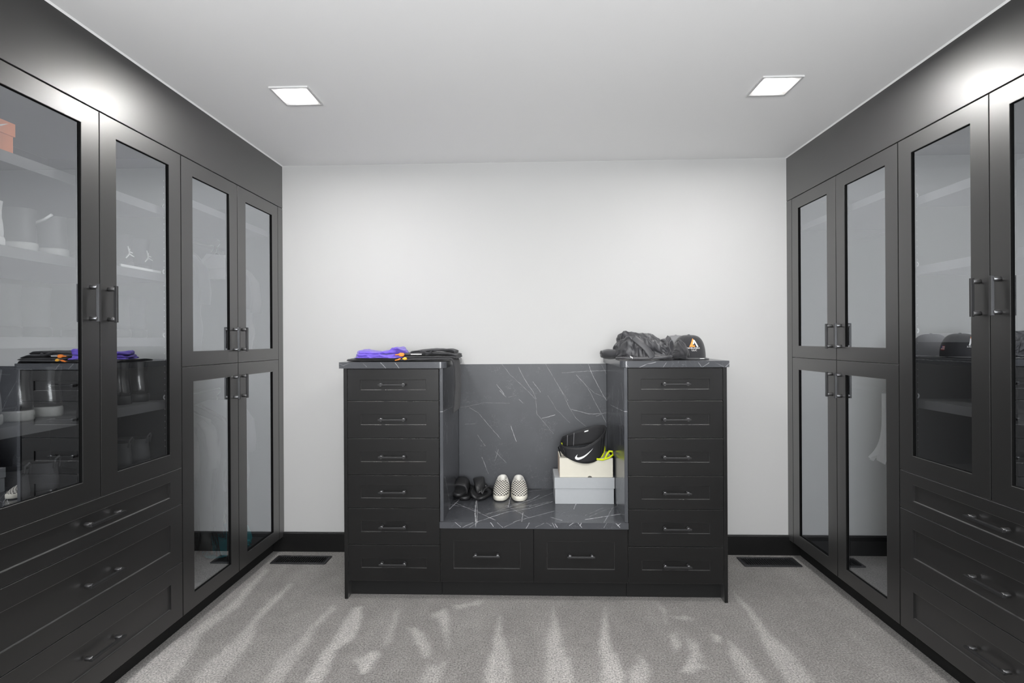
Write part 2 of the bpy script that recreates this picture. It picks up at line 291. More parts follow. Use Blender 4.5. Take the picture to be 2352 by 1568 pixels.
# ------------------------------------------------------------------ mesh helpers
class MB:
    """collects shapes; build() links them as one mesh object whose vertices are given relative to the root of its thing"""
    def __init__(s): s.v = []; s.f = []; s.mi = []; s.sm = []
    def add(s, vs, fs, mi=0, smooth=False):
        o = len(s.v); s.v += [tuple(p) for p in vs]
        for f in fs: s.f.append([i + o for i in f]); s.mi.append(mi); s.sm.append(smooth)
        return s
    def box(s, x0, x1, y0, y1, z0, z1, mi=0):
        if x0 > x1: x0, x1 = x1, x0
        if y0 > y1: y0, y1 = y1, y0
        if z0 > z1: z0, z1 = z1, z0
        v = [(x0, y0, z0), (x1, y0, z0), (x1, y1, z0), (x0, y1, z0), (x0, y0, z1), (x1, y0, z1), (x1, y1, z1), (x0, y1, z1)]
        return s.add(v, [(0, 3, 2, 1), (4, 5, 6, 7), (0, 1, 5, 4), (1, 2, 6, 5), (2, 3, 7, 6), (3, 0, 4, 7)], mi)
    def rings(s, R, closed=True, cap0=True, cap1=True, mi=0, smooth=True, loop=False):
        n = len(R[0]); vs = [p for r in R for p in r]; fs = []
        m = len(R)
        for i in range(m if loop else m - 1):
            i2 = (i + 1) % m
            for j in range(n if closed else n - 1):
                k = (j + 1) % n
                fs.append((i * n + j, i * n + k, i2 * n + k, i2 * n + j))
        s.add(vs, fs, mi, smooth)
        o = len(s.v) - len(vs)
        if cap0: s.f.append([o + j for j in reversed(range(n))]); s.mi.append(mi); s.sm.append(False)
        if cap1: s.f.append([o + (m - 1) * n + j for j in range(n)]); s.mi.append(mi); s.sm.append(False)
        return s
    def tube(s, pts, r, n=8, mi=0, flat=1.0):
        pts = [Vector(p) for p in pts]; R = []
        up = Vector((0, 0, 1))
        for i, p in enumerate(pts):
            t = (pts[min(i + 1, len(pts) - 1)] - pts[max(i - 1, 0)]).normalized()
            u = up if abs(t.dot(up)) < 0.95 else Vector((1, 0, 0))
            a = t.cross(u).normalized(); b = a.cross(t).normalized()
            rr = r[i] if isinstance(r, (list, tuple)) else r
            R.append([p + a * math.cos(2 * PI * k / n) * rr + b * math.sin(2 * PI * k / n) * rr * flat for k in range(n)])
        return s.rings(R, mi=mi)
    def prism(s, poly, z0, z1, fn=None, mi=0):
        fn = fn or (lambda a, b, c: (a, b, c)); n = len(poly)
        vs = [fn(a, b, z0) for a, b in poly] + [fn(a, b, z1) for a, b in poly]
        fs = [list(reversed(range(n))), [n + i for i in range(n)]] + [(i, (i + 1) % n, n + (i + 1) % n, n + i) for i in range(n)]
        return s.add(vs, fs, mi)
    def build(s, name, m, parent=None, off=(0, 0, 0), bevel=0.0, subd=0, fix=True):
        me = bpy.data.meshes.new(name)
        o3 = Vector(off)
        me.from_pydata([tuple(Vector(p) - o3) for p in s.v], [], s.f)
        ms = m if isinstance(m, (list, tuple)) else [m]
        for k in ms: me.materials.append(k)
        me.polygons.foreach_set('material_index', s.mi); me.polygons.foreach_set('use_smooth', s.sm)
        me.update()
        if fix:
            bm = bmesh.new(); bm.from_mesh(me); bmesh.ops.recalc_face_normals(bm, faces=bm.faces); bm.to_mesh(me); bm.free()
        ob = bpy.data.objects.new(name, me); C.objects.link(ob)
        if parent: ob.parent = parent
        if bevel:
            b = ob.modifiers.new('bevel', 'BEVEL'); b.width = bevel; b.segments = 2; b.limit_method = 'ANGLE'; b.angle_limit = math.radians(40)
        if subd:
            b = ob.modifiers.new('subdivision', 'SUBSURF'); b.levels = subd; b.render_levels = subd
        return ob

def tag(o, label=None, cat=None, group=None, kind=None):
    if label: o['label'] = label
    if cat: o['category'] = cat
    if group: o['group'] = group
    if kind: o['kind'] = kind
    return o
def thing(name, label, cat, loc=(0, 0, 0), rz=0.0, group=None):
    o = bpy.data.objects.new(name, None); C.objects.link(o); o.empty_display_size = 0.05
    o.location = loc; o.rotation_euler = (0, 0, rz)
    return tag(o, label, cat, group)
def struct(name, mb, m, label, bevel=0.0, cat=None):
    o = mb.build(name, m, bevel=bevel); return tag(o, label, cat, None, 'structure')
def copy_tree(o, parent=None):
    c = o.copy(); C.objects.link(c)
    if parent: c.parent = parent
    for ch in list(o.children): copy_tree(ch, c)
    return c

# ------------------------------------------------------------------ the room
struct('wall_back', MB().box(XWL - .1, XWR + .1, YW, YW + .1, 0, ZC), M['wall'], 'plain light grey painted wall behind the central dresser', cat='wall')
struct('wall_left', MB().box(XWL - .1, XWL, YR, YW, 0, ZC), M['wall'], 'light grey wall behind the left cabinets', cat='wall')
struct('wall_right', MB().box(XWR, XWR + .1, YR, YW, 0, ZC), M['wall'], 'light grey wall behind the right cabinets', cat='wall')
struct('wall_front', MB().box(XWL - .1, -0.8, YR - .1, YR, 0, ZC).box(0.8, XWR + .1, YR - .1, YR, 0, ZC).box(-0.8, 0.8, YR - .1, YR, 2.1, ZC), M['wall'], 'light grey wall behind the camera with an opening added for the fill light', cat='wall')  # unseen wall; its opening is put in wide for the added fill light
struct('ceiling', MB().box(XWL - .1, XWR + .1, YR - .1, YW + .1, ZC, ZC + .1), M['ceil'], 'smooth white ceiling with square recessed lamps', cat='ceiling')

CARPET = [[(-1.61,2.01),(-1.6,2.23),(-1.54,2.58),(-1.57,3.04),(-1.54,3.01),(-1.48,2.6),(-1.5,2.34),(-1.42,2.08),(-1.41,1.8)],[(-1.35,1.75),(-1.35,2.15),(-1.34,2.39),(-1.35,2.86),(-1.32,2.84),(-1.3,2.47),(-1.23,2.16),(-1.18,1.7)],[(-1.06,1.6),(-1.06,2.2),(-1.04,2.36),(-1.0,2.63),(-0.97,2.59),(-1.0,2.41),(-0.99,2.24),(-0.99,2.09),(-0.95,1.6)],[(-0.89,1.8),(-0.89,2.17),(-0.9,2.43),(-0.89,2.58),(-0.85,2.61),(-0.81,2.48),(-0.79,2.36),(-0.84,2.24),(-0.82,2.1),(-0.8,1.8)],[(-0.65,2.29),(-0.68,2.58),(-0.66,2.6),(-0.64,2.45),(-0.62,2.3)],[(-0.57,2.44),(-0.5,2.42),(-0.42,2.25),(-0.41,2.2),(-0.44,2.19),(-0.52,2.3)],[(-0.74,2.17),(-0.69,2.25),(-0.64,2.23),(-0.66,2.1),(-0.69,2.08)],[(-0.47,1.9),(-0.42,2.16),(-0.36,2.18),(-0.36,2.08),(-0.41,1.9)],[(-0.22,1.7),(-0.17,2.26),(-0.15,2.56),(-0.13,2.41),(-0.09,2.21),(-0.04,1.7)],[(-0.49,2.55),(-0.41,2.6),(-0.36,2.25),(-0.39,2.34),(-0.44,2.49)],[(-0.4,2.66),(-0.24,2.68),(-0.24,2.64),(-0.36,2.61)],[(0.02,1.7),(0.08,2.38),(0.12,2.62),(0.13,2.47),(0.15,2.27),(0.22,1.7)],[(0.24,1.8),(0.32,2.38),(0.36,2.64),(0.37,2.47),(0.36,2.27),(0.37,2.17),(0.31,1.8)],[(0.63,2.4),(0.67,2.4),(0.67,2.33),(0.62,2.29)],[(0.7,2.37),(0.74,2.32),(0.71,2.2),(0.72,2.16),(0.65,2.11),(0.6,2.12),(0.7,2.28)],[(0.87,2.34),(0.9,2.31),(0.92,2.2),(0.93,1.8),(0.83,1.8),(0.84,2.23)],[(1.08,2.82),(1.1,2.62),(1.1,2.43),(1.11,2.25),(1.13,1.7),(0.98,1.7),(1.01,2.25),(1.05,2.52),(1.07,2.76)],[(0.65,2.7),(0.68,2.59),(0.64,2.46),(0.65,2.56)],[(0.69,2.54),(0.76,2.54),(0.77,2.5),(0.71,2.51)],[(0.81,2.39),(0.85,2.36),(0.82,2.31),(0.8,2.32)],[(0.45,2.22),(0.48,2.2),(0.47,2.1),(0.37,1.9),(0.39,2.1)]]
rr = random.Random(3)
for k in range(22):                                # brush strokes nearer the front wall, outside the picture
    x = rr.uniform(-1.5, 1.5); y = rr.uniform(-1.2, 1.2); l = rr.uniform(.3, .7); q = rr.uniform(.05, .12)
    CARPET.append([(x - q / 2, y), (x, y + l), (x + .02, y + l), (x + q / 2, y)])
def build_floor():
    xs = np.concatenate([[XWL - .1], np.arange(-1.66, 1.681, 0.0125), [XWR + .1]])
    ys = np.concatenate([[YR - .1], np.arange(-1.3, 1.85, 0.06), np.arange(1.85, 3.301, 0.0125), [YW + .1]])
    X, Y = np.meshgrid(xs, ys)
    best = np.zeros_like(X)
    # wobble the edges of the strokes
    wx = X.copy(); wy = Y.copy()
    for i in range(X.shape[0]):
        for j in range(X.shape[1]):
            n = noise.noise_vector((X[i, j] * 9, Y[i, j] * 4, 1.3)); n2 = noise.noise_vector((X[i, j] * 40, Y[i, j] * 22, 4.1))
            wx[i, j] += n[0] * .022 + n2[0] * .009; wy[i, j] += n[1] * .05 + n2[1] * .02
    rr = random.Random(9)
    for pl in CARPET:
        P = np.array(pl); n = len(P); ins = np.zeros(X.shape, bool); dist = np.full(X.shape, 9.0)
        for a, b in zip(P, np.roll(P, -1, 0)):
            c = ((a[1] > wy) != (b[1] > wy)) & (wx < (b[0] - a[0]) * (wy - a[1]) / (b[1] - a[1] + 1e-12) + a[0]); ins ^= c
            d = b - a; t = np.clip(((wx - a[0]) * d[0] + (wy - a[1]) * d[1]) / (d @ d + 1e-12), 0, 1)
            dist = np.minimum(dist, np.hypot(wx - a[0] - t * d[0], wy - a[1] - t * d[1]))
        sd = np.where(ins, dist, -dist); v = np.clip((sd + .012) / .028, 0, 1) * rr.uniform(.6, 1.0)
        best = np.maximum(best, v)
    soft = np.zeros_like(X)
    for i in range(X.shape[0]):
        for j in range(X.shape[1]):
            soft[i, j] = max(0, noise.noise((X[i, j] * 5, Y[i, j] * 1.7, 8.0))) * .45 + max(0, noise.noise((X[i, j] * 14, Y[i, j] * 5, 3.0))) * .25
    best = np.clip(np.maximum(best, 0) * .9 + soft * .7 + np.clip((-X - .4) * .06, 0, .1), 0, 1)
    ny, nx = X.shape
    vs = [(float(x), float(y), 0.0) for x, y in zip(X.ravel(), Y.ravel())]
    fs = [(i * nx + j, i * nx + j + 1, (i + 1) * nx + j + 1, (i + 1) * nx + j) for i in range(ny - 1) for j in range(nx - 1)]
    mb = MB(); mb.add(vs, fs, 0, True)
    mb.box(XWL - .1, XWR + .1, YR - .1, YW + .1, -.1, -.004)
    o = mb.build('floor', M['carpet'], fix=False)
    at = o.data.attributes.new('brushed', 'FLOAT', 'POINT')
    vals = np.zeros(len(o.data.vertices), np.float32); vals[:X.size] = best.ravel(); at.data.foreach_set('value', vals)
    tag(o, 'grey cut-pile carpet with pale vacuum strokes', 'floor', None, 'structure')
build_floor()

struct('baseboard_back', MB().box(-1.70, -0.968, YW - .016, YW, 0, .118).box(-1.70, -0.968, YW - .012, YW, .118, .124), M['cab'], 'black baseboard on the back wall left of the dresser', .002, 'baseboard')
struct('baseboard_back.001', MB().box(1.002, 1.73, YW - .016, YW, 0, .118).box(1.002, 1.73, YW - .012, YW, .118, .124), M['cab'], 'black baseboard on the back wall right of the dresser', .002, 'baseboard')
for nm, s, X, side in (('trim_1', -1, XL, 'left'), ('trim_2', 1, XR, 'right')):
    t = struct(nm, MB().box(X, X + s * .60, Y0, YW, 2.193, ZC), M['cab'], 'black lacquered panel closing the gap between ceiling and %s cabinets' % side, .001, 'trim')
    MB().prism([(0, 0), (-s * .006, 0), (0, -.006)], Y0, YW, lambda a, b, c: (X + a, c, ZC + b)).build('caulk_line', M['caulk'], t)

# ------------------------------------------------------------------ ceiling lamps
def ceiling_lamp(x, y, label):
    t = thing('ceiling_light', label, 'light', (x, y, ZC), group='square ceiling lights')
    a, b, h = .0875, .052, .007
    def sq(q, z): return [(-q, -q, z), (q, -q, z), (q, q, z), (-q, q, z)]
    MB().rings([sq(a, 0), sq(a, -h), sq(a - .008, -h), sq(b, -.002), sq(b, 0)], cap0=False, cap1=False, smooth=False).build('frame', M['trim_lamp'], t)
    MB().box(-b, b, -b, b, -.003, -.0005).build('diffuser', M['lamp'], t)
ceiling_lamp(-1.056, 2.356, 'square white recessed ceiling light above the left cabinets')
ceiling_lamp(1.095, 2.356, 'square white recessed ceiling light above the right cabinets')
for y, f in ((0.75, 'nearer'), (-0.75, 'farther')):
    for x, g in ((-1.056, 'left'), (1.095, 'right')):
        ceiling_lamp(x, y, 'square white ceiling light behind the camera, %s side, %s pair' % (g, f))

# ------------------------------------------------------------------ cabinet parts
def shaker(name, mp, a0, a1, z0, z1, parent, off, fr, th=.022, rec=.008, frz=None, m=None):
    """framed drawer front; mp(a, d, z) maps along / depth / height to the room"""
    frz = frz or fr; mb = MB()
    def q(i, j, d): return [mp(a0 + i, d, z0 + j), mp(a1 - i, d, z0 + j), mp(a1 - i, d, z1 - j), mp(a0 + i, d, z1 - j)]
    e = .0012
    mb.rings([q(0, 0, th), q(0, 0, e), q(e, e, 0), q(fr - e, frz - e, 0), q(fr, frz, e), q(fr + .0006, frz + .0006, rec)], smooth=False, cap0=True, cap1=True)
    return mb.build(name, m or M['cab'], parent, off)
def bar_handle(mp, a, z, length, vertical, parent, off):
    mb = MB(); hw = .0045; L2 = length / 2; pr = .034
    def bx(a0, a1, d0, d1, z0, z1, mi):
        P = [mp(x, d, zz) for zz in (z0, z1) for d in (d0, d1) for x in (a0, a1)]
        mb.add(P, [(0, 1, 3, 2), (4, 6, 7, 5), (0, 4, 5, 1), (2, 3, 7, 6), (0, 2, 6, 4), (1, 5, 7, 3)], mi)
    def post(pa, pz):
        R = []
        for d in (0, -.026):
            ring = []
            for k in range(12):
                c, s_ = math.cos(2 * PI * k / 12) * .0085, math.sin(2 * PI * k / 12) * .0085
                ring.append(mp(pa + c, d, pz + s_))
            R.append(ring)
        mb.rings(R, mi=1, smooth=True)
    if vertical:
        bx(a - hw, a + hw, -pr, -pr + .012, z - L2, z + L2, 0)
        for s_ in (-1, 1): post(a, z + s_ * (L2 - .012))
    else:
        bx(a - L2, a + L2, -pr, -pr + .012, z - hw, z + hw, 0)
        for s_ in (-1, 1): post(a + s_ * (L2 - .013), z)
    return mb.build('handle', [M['handle'], M['post']], parent, off, bevel=.0012)
def glass_door(mp, a0, a1, z0, z1, st, rt, rb, parent, off, ha, hz, hl):
    """framed glass door: the frame is the part, pane and handle are its sub-parts; st = stile widths at a0 and a1"""
    mb = MB(); th = .022; e = .0012
    A0, A1, B0, B1 = a0 + st[0], a1 - st[1], z0 + rb, z1 - rt
    def o(i, d): return [mp(a0 + i, d, z0 + i), mp(a1 - i, d, z0 + i), mp(a1 - i, d, z1 - i), mp(a0 + i, d, z1 - i)]
    def n(i, d): return [mp(A0 + i, d, B0 + i), mp(A1 - i, d, B0 + i), mp(A1 - i, d, B1 - i), mp(A0 + i, d, B1 - i)]
    mb.rings([o(0, th), o(0, e), o(e, 0), n(-e, 0), n(0, e), n(0, th)], cap0=False, cap1=False, smooth=False, loop=True)
    n4 = len(mb.f)
    for q_ in range(n4 - 8, n4): mb.mi[q_] = 1
    d = mb.build('door', [M['cab'], M['void']], parent, off)
    g = MB()
    P = [mp(A0 - .004, .008, B0 - .004), mp(A1 + .004, .008, B0 - .004), mp(A1 + .004, .008, B1 + .004), mp(A0 - .004, .008, B1 + .004),
         mp(A0 - .004, .012, B0 - .004), mp(A1 + .004, .012, B0 - .004), mp(A1 + .004, .012, B1 + .004), mp(A0 - .004, .012, B1 + .004)]
    g.add(P, [(0, 1, 2, 3)], 0); g.add(P, [(4, 7, 6, 5), (0, 4, 5, 1), (1, 5, 6, 2), (2, 6, 7, 3), (3, 7, 4, 0)], 1)
    g.build('glass_pane', [M['glass'], M['glass_body']], d, off)
    bar_handle(mp, ha, hz, hl, True, d, off)
    return d

SH = (1.08, 1.36, 1.645, 1.94)        # heights of the adjustable shelves (top faces)
def cabinet_row(s, X, side, lab):
    mp = lambda a, d, z: (X + s * d, a, z)
    D0, D1 = .0235, .605
    def bx(mb, d0, d1, a0, a1, z0, z1): return mb.box(X + s * d0, X + s * d1, a0, a1, z0, z1)
    # ---- display cabinet
    off = (X, (Y0 + Y1) / 2, 0)
    t = thing('display_cabinet', lab[0], 'cabinet', off)
    P = lambda n, mb, m, bev=.0008: mb.build(n, m, t, off, bevel=bev)
    P('side_panel', bx(MB(), D0, D1, Y0, Y0 + .018, .0925, 2.19), M['cabin']); P('side_panel', bx(MB(), D0, D1, Y1 - .018, Y1 - .0005, .0925, 2.19), M['cabin'])
    P('back_panel', bx(MB(), D1 - .008, D1, Y0 + .018, Y1 - .018, .096, 2.17), M['cabin'])
    P('top_panel', bx(MB(), D0, D1 - .008, Y0 + .018, Y1 - .018, 2.17, 2.19), M['cabin'])
    P('bottom_panel', bx(MB(), D0, D1 - .008, Y0 + .018, Y1 - .018, .772, .800), M['shelf'])
    P('toe_kick', bx(MB(), .065, D1, Y0, Y1 - .0005, 0, .092), M['kick'], 0)
    for z in SH: P('shelf', bx(MB(), .05, D1 - .01, Y0 + .020, Y1 - .020, z - .036, z), M['shelf'])
    ym = (Y0 + Y1) / 2 + .008
    zz = .7755
    glass_door(mp, Y0 + .002, ym - .0015, zz, 2.188, (.077, .077), .070, .072, t, off, ym - .040, 1.484, .137)
    glass_door(mp, ym + .0015, Y1 - .002, zz, 2.188, (.077, .077), .070, .072, t, off, ym + .040, 1.484, .137)
    for a, b, in ((.612, .7725), (.349, .609), (.098, .346)):
        d = shaker('drawer', mp, Y0 + .002, Y1 - .002, a, b, t, off, .077, frz=.046 if b > .7 else .070)
        bar_handle(mp, ym - .002, (a + b) / 2 + (.004 if b > .7 else 0), .160, False, d, off)
    for yy in ((Y1 - .0182), (Y0 + .0182)):
        ph = MB(); sg = -1 if yy > ym else 1
        for k in range(44):
            z = .872 + k * .0278
            if min(abs(z - q) for q in SH) < .022: continue
            for d in (.064,):
                R = [[(X + s * (d + math.cos(2 * PI * i / 6) * .0028), yy + sg * e, z + math.sin(2 * PI * i / 6) * .0028) for i in range(6)] for e in (0, .0008)]
                ph.rings(R, smooth=False)
        o = P('pin_holes', ph, M['pin'], 0); o['kind'] = 'stuff'
        for z in SH:
            cm = MB(); cx_, cz_ = X + s * .064, z + .0125
            R = [[(cx_ + s * math.cos(2 * PI * i / 10) * .010, yy + sg * e, cz_ + math.sin(2 * PI * i / 10) * .012) for i in range(10)] for e in (0, .001)]
            R2 = [[(cx_ + s * math.cos(2 * PI * i / 10) * .0045, yy + sg * e, cz_ + math.sin(2 * PI * i / 10) * .006) for i in range(10)] for e in (.0012, 0)]
            cm.rings([R[0], R[1], R2[0], R2[1]], cap0=False, cap1=False)
            P('shelf_clip', cm, M['pin'], 0)
    # ---- hanging wardrobe
    off = (X, (Y1 + Y2) / 2, 0)
    t = thing('wardrobe', lab[1], 'wardrobe', off)
    P('side_panel', bx(MB(), D0, D1, Y1 + .0005, Y1 + .018, .0925, 2.19), M['cabin']); P('side_panel', bx(MB(), D0, D1, Y2 - .018, Y2, .0925, 2.19), M['cabin'])
    P('back_panel', bx(MB(), D1 - .008, D1, Y1 + .018, Y2 - .018, .096, 2.17), M['cabin'])
    P('top_panel', bx(MB(), D0, D1 - .008, Y1 + .018, Y2 - .018, 2.17, 2.19), M['cabin'])
    P('bottom_panel', bx(MB(), D0, D1 - .008, Y1 + .018, Y2 - .018, .096, .116), M['shelf'])
    P('middle_panel', bx(MB(), D0, D1 - .008, Y1 + .018, Y2 - .018, 1.217, 1.237), M['cabin'])
    P('shelf', bx(MB(), .05, D1 - .01, Y1 + .020, Y2 - .020, 1.992, 2.028), M['shelf'])
    P('toe_kick', bx(MB(), .065, D1, Y1 + .0005, YW - .02, 0, .092), M['kick'], 0)
    P('filler_strip', bx(MB(), 0, .022, Y2 + .001, YW - .0005, .096, 2.19), M['cab'])
    rl = (1.90, 1.06)
    for z in rl: P('hanging_rail', MB().tube([(X + s * .30, Y1 + .018, z), (X + s * .30, Y2 - .018, z)], .0125, 12), M['chrome'], 0)
    ym = 2.7795
    for a0, a1, st in ((Y1 + .002, ym - .0015, (.081, .074)), (ym + .0015, Y2 - .002, (.082, .074))):
        hy = ym - .041 if a0 < 2.5 else ym + .040
        glass_door(mp, a0, a1, 1.2285, 2.188, st, .070, .069, t, off, hy, 1.353, .131)
        glass_door(mp, a0, a1, .098, 1.2255, st, .070, .070, t, off, hy, 1.099, .131)
cabinet_row(-1, XL, 'left', ('black glass-front cabinet on the left full of shoes above three drawers', 'tall black glass-door wardrobe in the back left corner with hanging clothes'))
cabinet_row(1, XR, 'right', ('black glass-front cabinet on the right with empty shelves above three drawers', 'tall black glass-door wardrobe in the back right corner, nearly empty'))

# ------------------------------------------------------------------ central dresser
YF = 2.69
ZT0, ZT1 = 1.199, 1.231       # counter slabs
mpf = lambda a, d, z: (a, YF + d, z)
SEAM = (1.196, 1.029, .836, .644, .473, .282, .093)
def drawer_stack(x0, x1, outer, label):
    off = ((x0 + x1) / 2, YF, 0)
    t = thing('drawer_cabinet', label, 'cabinet', off)
    ox = (x0 - .0185, x0 - .0005) if outer < 0 else (x1 + .0005, x1 + .0185)
    MB().box(ox[0], ox[1], YF - .002, YW - .001, 0, ZT0 - .0005).build('side_panel', M['cab'], t, off, bevel=.001)
    MB().box(x0, x1, YF + .024, YW - .001, .093, ZT0 - .0005).build('body', M['cabin'], t, off)
    MB().box(x0, x1, 2.744, 2.758, 0, .0925).build('toe_kick', M['kick'], t, off)
    xc = (x0 + x1) / 2
    for i, (b, a) in enumerate(zip(SEAM[:-1], SEAM[1:])):
        zb, za = b - .0018, a + .0018
        fz = (.056, .068, .068, .050, .066, .068)[i]
        d = shaker('drawer', mpf, x0 + .0015, x1 - .0015, za, zb, t, off, .068, frz=fz, rec=.007)
        bar_handle(mpf, xc, (za + zb) / 2 + .002, .143, False, d, off)
drawer_stack(-.9475, -.4665, -1, 'black six-drawer cabinet forming the left tower of the dresser')
drawer_stack(.5025, .9855, 1, 'black six-drawer cabinet forming the right tower of the dresser')
off = (.018, YF, 0)
t = thing('bench_cabinet', 'low black two-drawer cabinet under the marble bench', 'cabinet', off)
MB().box(-.4645, .5005, YF + .024, YW - .001, .093, .3735).build('body', M['cabin'], t, off)
MB().box(-.4645, .5005, 2.744, 2.758, 0, .0925).build('toe_kick', M['kick'], t, off)
for x0, x1 in ((-.4635, .0165), (.0195, .4995)):
    d = shaker('drawer', mpf, x0, x1, .0948, .3725, t, off, .068, rec=.007)
    bar_handle(mpf, (x0 + x1) / 2, .236, .139, False, d, off)
def slab(name, poly, z0, z1, ms, label, cat):
    n = len(poly); mb = MB()
    vs = [(a, b, z0) for a, b in poly] + [(a, b, z1) for a, b in poly]
    mb.add(vs, [list(reversed(range(n))), [n + i for i in range(n)]], 1); mb.add(vs, [(i, (i + 1) % n, n + (i + 1) % n, n + i) for i in range(n)], 0)
    c = (sum(p[0] for p in poly) / n, sum(p[1] for p in poly) / n, z0)
    o = mb.build(name, ms, None, c, bevel=.0012); o.location = c
    return tag(o, label, cat)
def arc(cx, cy, r, a0, a1, n=7): return [(cx + r * math.cos(math.radians(a0 + (a1 - a0) * i / n)), cy + r * math.sin(math.radians(a0 + (a1 - a0) * i / n))) for i in range(n + 1)]
yf = YF - .015
slab('countertop', [(-.985, YW - .001), (-.985, yf)] + arc(-.428 - .032, yf + .032, .032, -90, 0) + [(-.428, YW - .001)], ZT0, ZT1, [M['mb_top'], M['mb_seat']], 'dark marble countertop on the left drawer tower, under folded clothes', 'countertop')
slab('countertop.001', [(1.012, YW - .001), (.466, YW - .001)] + arc(.466 + .032, yf + .032, .032, 180, 270) + [(1.012, yf)], ZT0, ZT1, [M['mb_top'], M['mb_seat']], 'dark marble countertop on the right drawer tower, under jacket and cap', 'countertop')
slab('marble_bench', [(-.466, YW - .001), (-.466, YF - .012), (.502, YF - .012), (.502, YW - .001)], .374, .406, [M['mb_edge'], M['mb_seat']], 'white-veined dark marble bench seat in the middle of the dresser', 'bench')
o = MB().box(-.4455, .4835, YW - .015, YW - .0005, .4065, 1.190).build('backsplash', M['mb_back'], None, (0, YW, .8), bevel=.001); o.location = (0, YW, .8)
tag(o, 'dark veined marble panel on the wall behind the bench', 'backsplash')
for a, b, w_ in ((-.4635, -.446, 'left'), (.484, .5015, 'right')):
    o = MB().box(a, b, YF - .004, YW - .001, .4065, ZT0 - .0005).build('niche_panel', M['mb_side'], None, (a, YF, .8), bevel=.0015); o.location = (a, YF, .8)
    tag(o, 'dark marble panel lining the %s side of the bench niche' % w_, 'panel')

# ------------------------------------------------------------------ floor vents
def floor_vent(x0, x1, y0, y1, label):
    c = ((x0 + x1) / 2, (y0 + y1) / 2, 0); t = thing('floor_vent', label, 'vent', c)
    a, b = (x1 - x0) / 2, (y1 - y0) / 2; f = .012
    MB().box(-a, a, -b, -b + f, .001, .008).box(-a, a, b - f, b, .001, .008).box(-a, -a + f * 1.4, -b + f, b - f, .001, .008).box(a - f * 1.4, a, -b + f, b - f, .001, .008).build('frame', M['vent'], t, bevel=.001)
    MB().box(-a + f, a - f, -b + f, b - f, .0005, .0015).build('duct_dark_plate', M['void'], t)  # flat black plate; its colour stands in for the dark inside the duct
    n = 22; first = None
    for i in range(n):
        x = -a + f * 1.4 + (2 * a - f * 2.8) * (i + .5) / n
        if first is None:
            first = MB().add([(-.0022, -b + f, .002), (.0012, -b + f, .002), (.0022, -b + f, .0075), (-.0012, -b + f, .0075), (-.0022, b - f, .002), (.0012, b - f, .002), (.0022, b - f, .0075), (-.0012, b - f, .0075)], [(0, 1, 2, 3), (7, 6, 5, 4), (0, 4, 5, 1), (1, 5, 6, 2), (2, 6, 7, 3), (3, 7, 4, 0)]).build('louver', M['vent'], t); first.location.x = x
        else:
            o = first.copy(); C.objects.link(o); o.parent = t; o.location.x = x
floor_vent(-1.568, -1.230, 3.098, 3.208, 'black louvered floor vent in the carpet in the left corner')
floor_vent(1.261, 1.597, 3.117, 3.238, 'black louvered floor vent in the carpet in the right corner')

# ------------------------------------------------------------------ boxes
def shoebox(name, label, x0, x1, y0, y1, z0, z1, m, lid=None, rz=0, side=None, cat='box', lab2=None):
    c = ((x0 + x1) / 2, (y0 + y1) / 2, z0); t = thing(name, label, cat, c, rz)
    a, b, h = (x1 - x0) / 2, (y1 - y0) / 2, z1 - z0
    body = MB().box(-a, a, -b, b, 0, h - .002)
    if side is not None: body.mi[5] = 1
    body.build('body', [m, side or m], t, bevel=.0012)
    if lid: MB().box(-a - .004, a + .004, -b - .004, b + .004, h - lid, h).build('lid', m, t, bevel=.0015)
    return t
shoebox('shoebox', 'grey lidded shoebox on the bench, lower of the two boxes', .1445, .484 - .006, 2.987, 3.19, .406, .556, M['grey_card'], .062)
t = shoebox('shoebox.001', 'cream shoebox standing on the grey shoebox', .171, .474, 2.992, 3.175, .5565, .668, M['cream_card'], side=M['kraft_edge'])
MB().prism([(-.012 * math.cos(i * PI / 8), .0085 * math.sin(i * PI / 8)) for i in range(9)], -.0004, .0004, lambda a, b, c: (a + .02, -.0915 - .001 + c, b)).build('thumb_hole', M['dark_piping'], t)

def swoosh(fn, size, n=14):
    """curved tick mark; fn(u, v, d) maps the unit shape on to its surface"""
    up = []; lo = []
    def bz(p, k): 
        q = 1 - k; return tuple(q ** 3 * p[0][i] + 3 * q * q * k * p[1][i] + 3 * q * k * k * p[2][i] + k ** 3 * p[3][i] for i in (0, 1))
    T = [bz(((1, .52), (.62, .36), (.36, .20), (.21, .17)), k / n) for k in range(n + 1)] + [bz(((.21, .17), (.10, .15), (.13, .26), (.17, .36)), k / n) for k in range(1, n + 1)]
    B = [bz(((1, .52), (.62, .26), (.34, .05), (.19, .02)), k / n) for k in range(n + 1)] + [bz(((.19, .02), (-.04, -.01), (.02, .20), (.17, .36)), k / n) for k in range(1, n + 1)]
    mb = MB(); m = len(T)
    for d, flip in ((0, 0), (.0012, 1)):
        vs = [fn(a * size, b * size, d) for a, b in T] + [fn(a * size, b * size, d) for a, b in B]
        mb.add(vs, [(i, i + 1, m + i + 1, m + i) for i in range(m - 1)])
    return mb

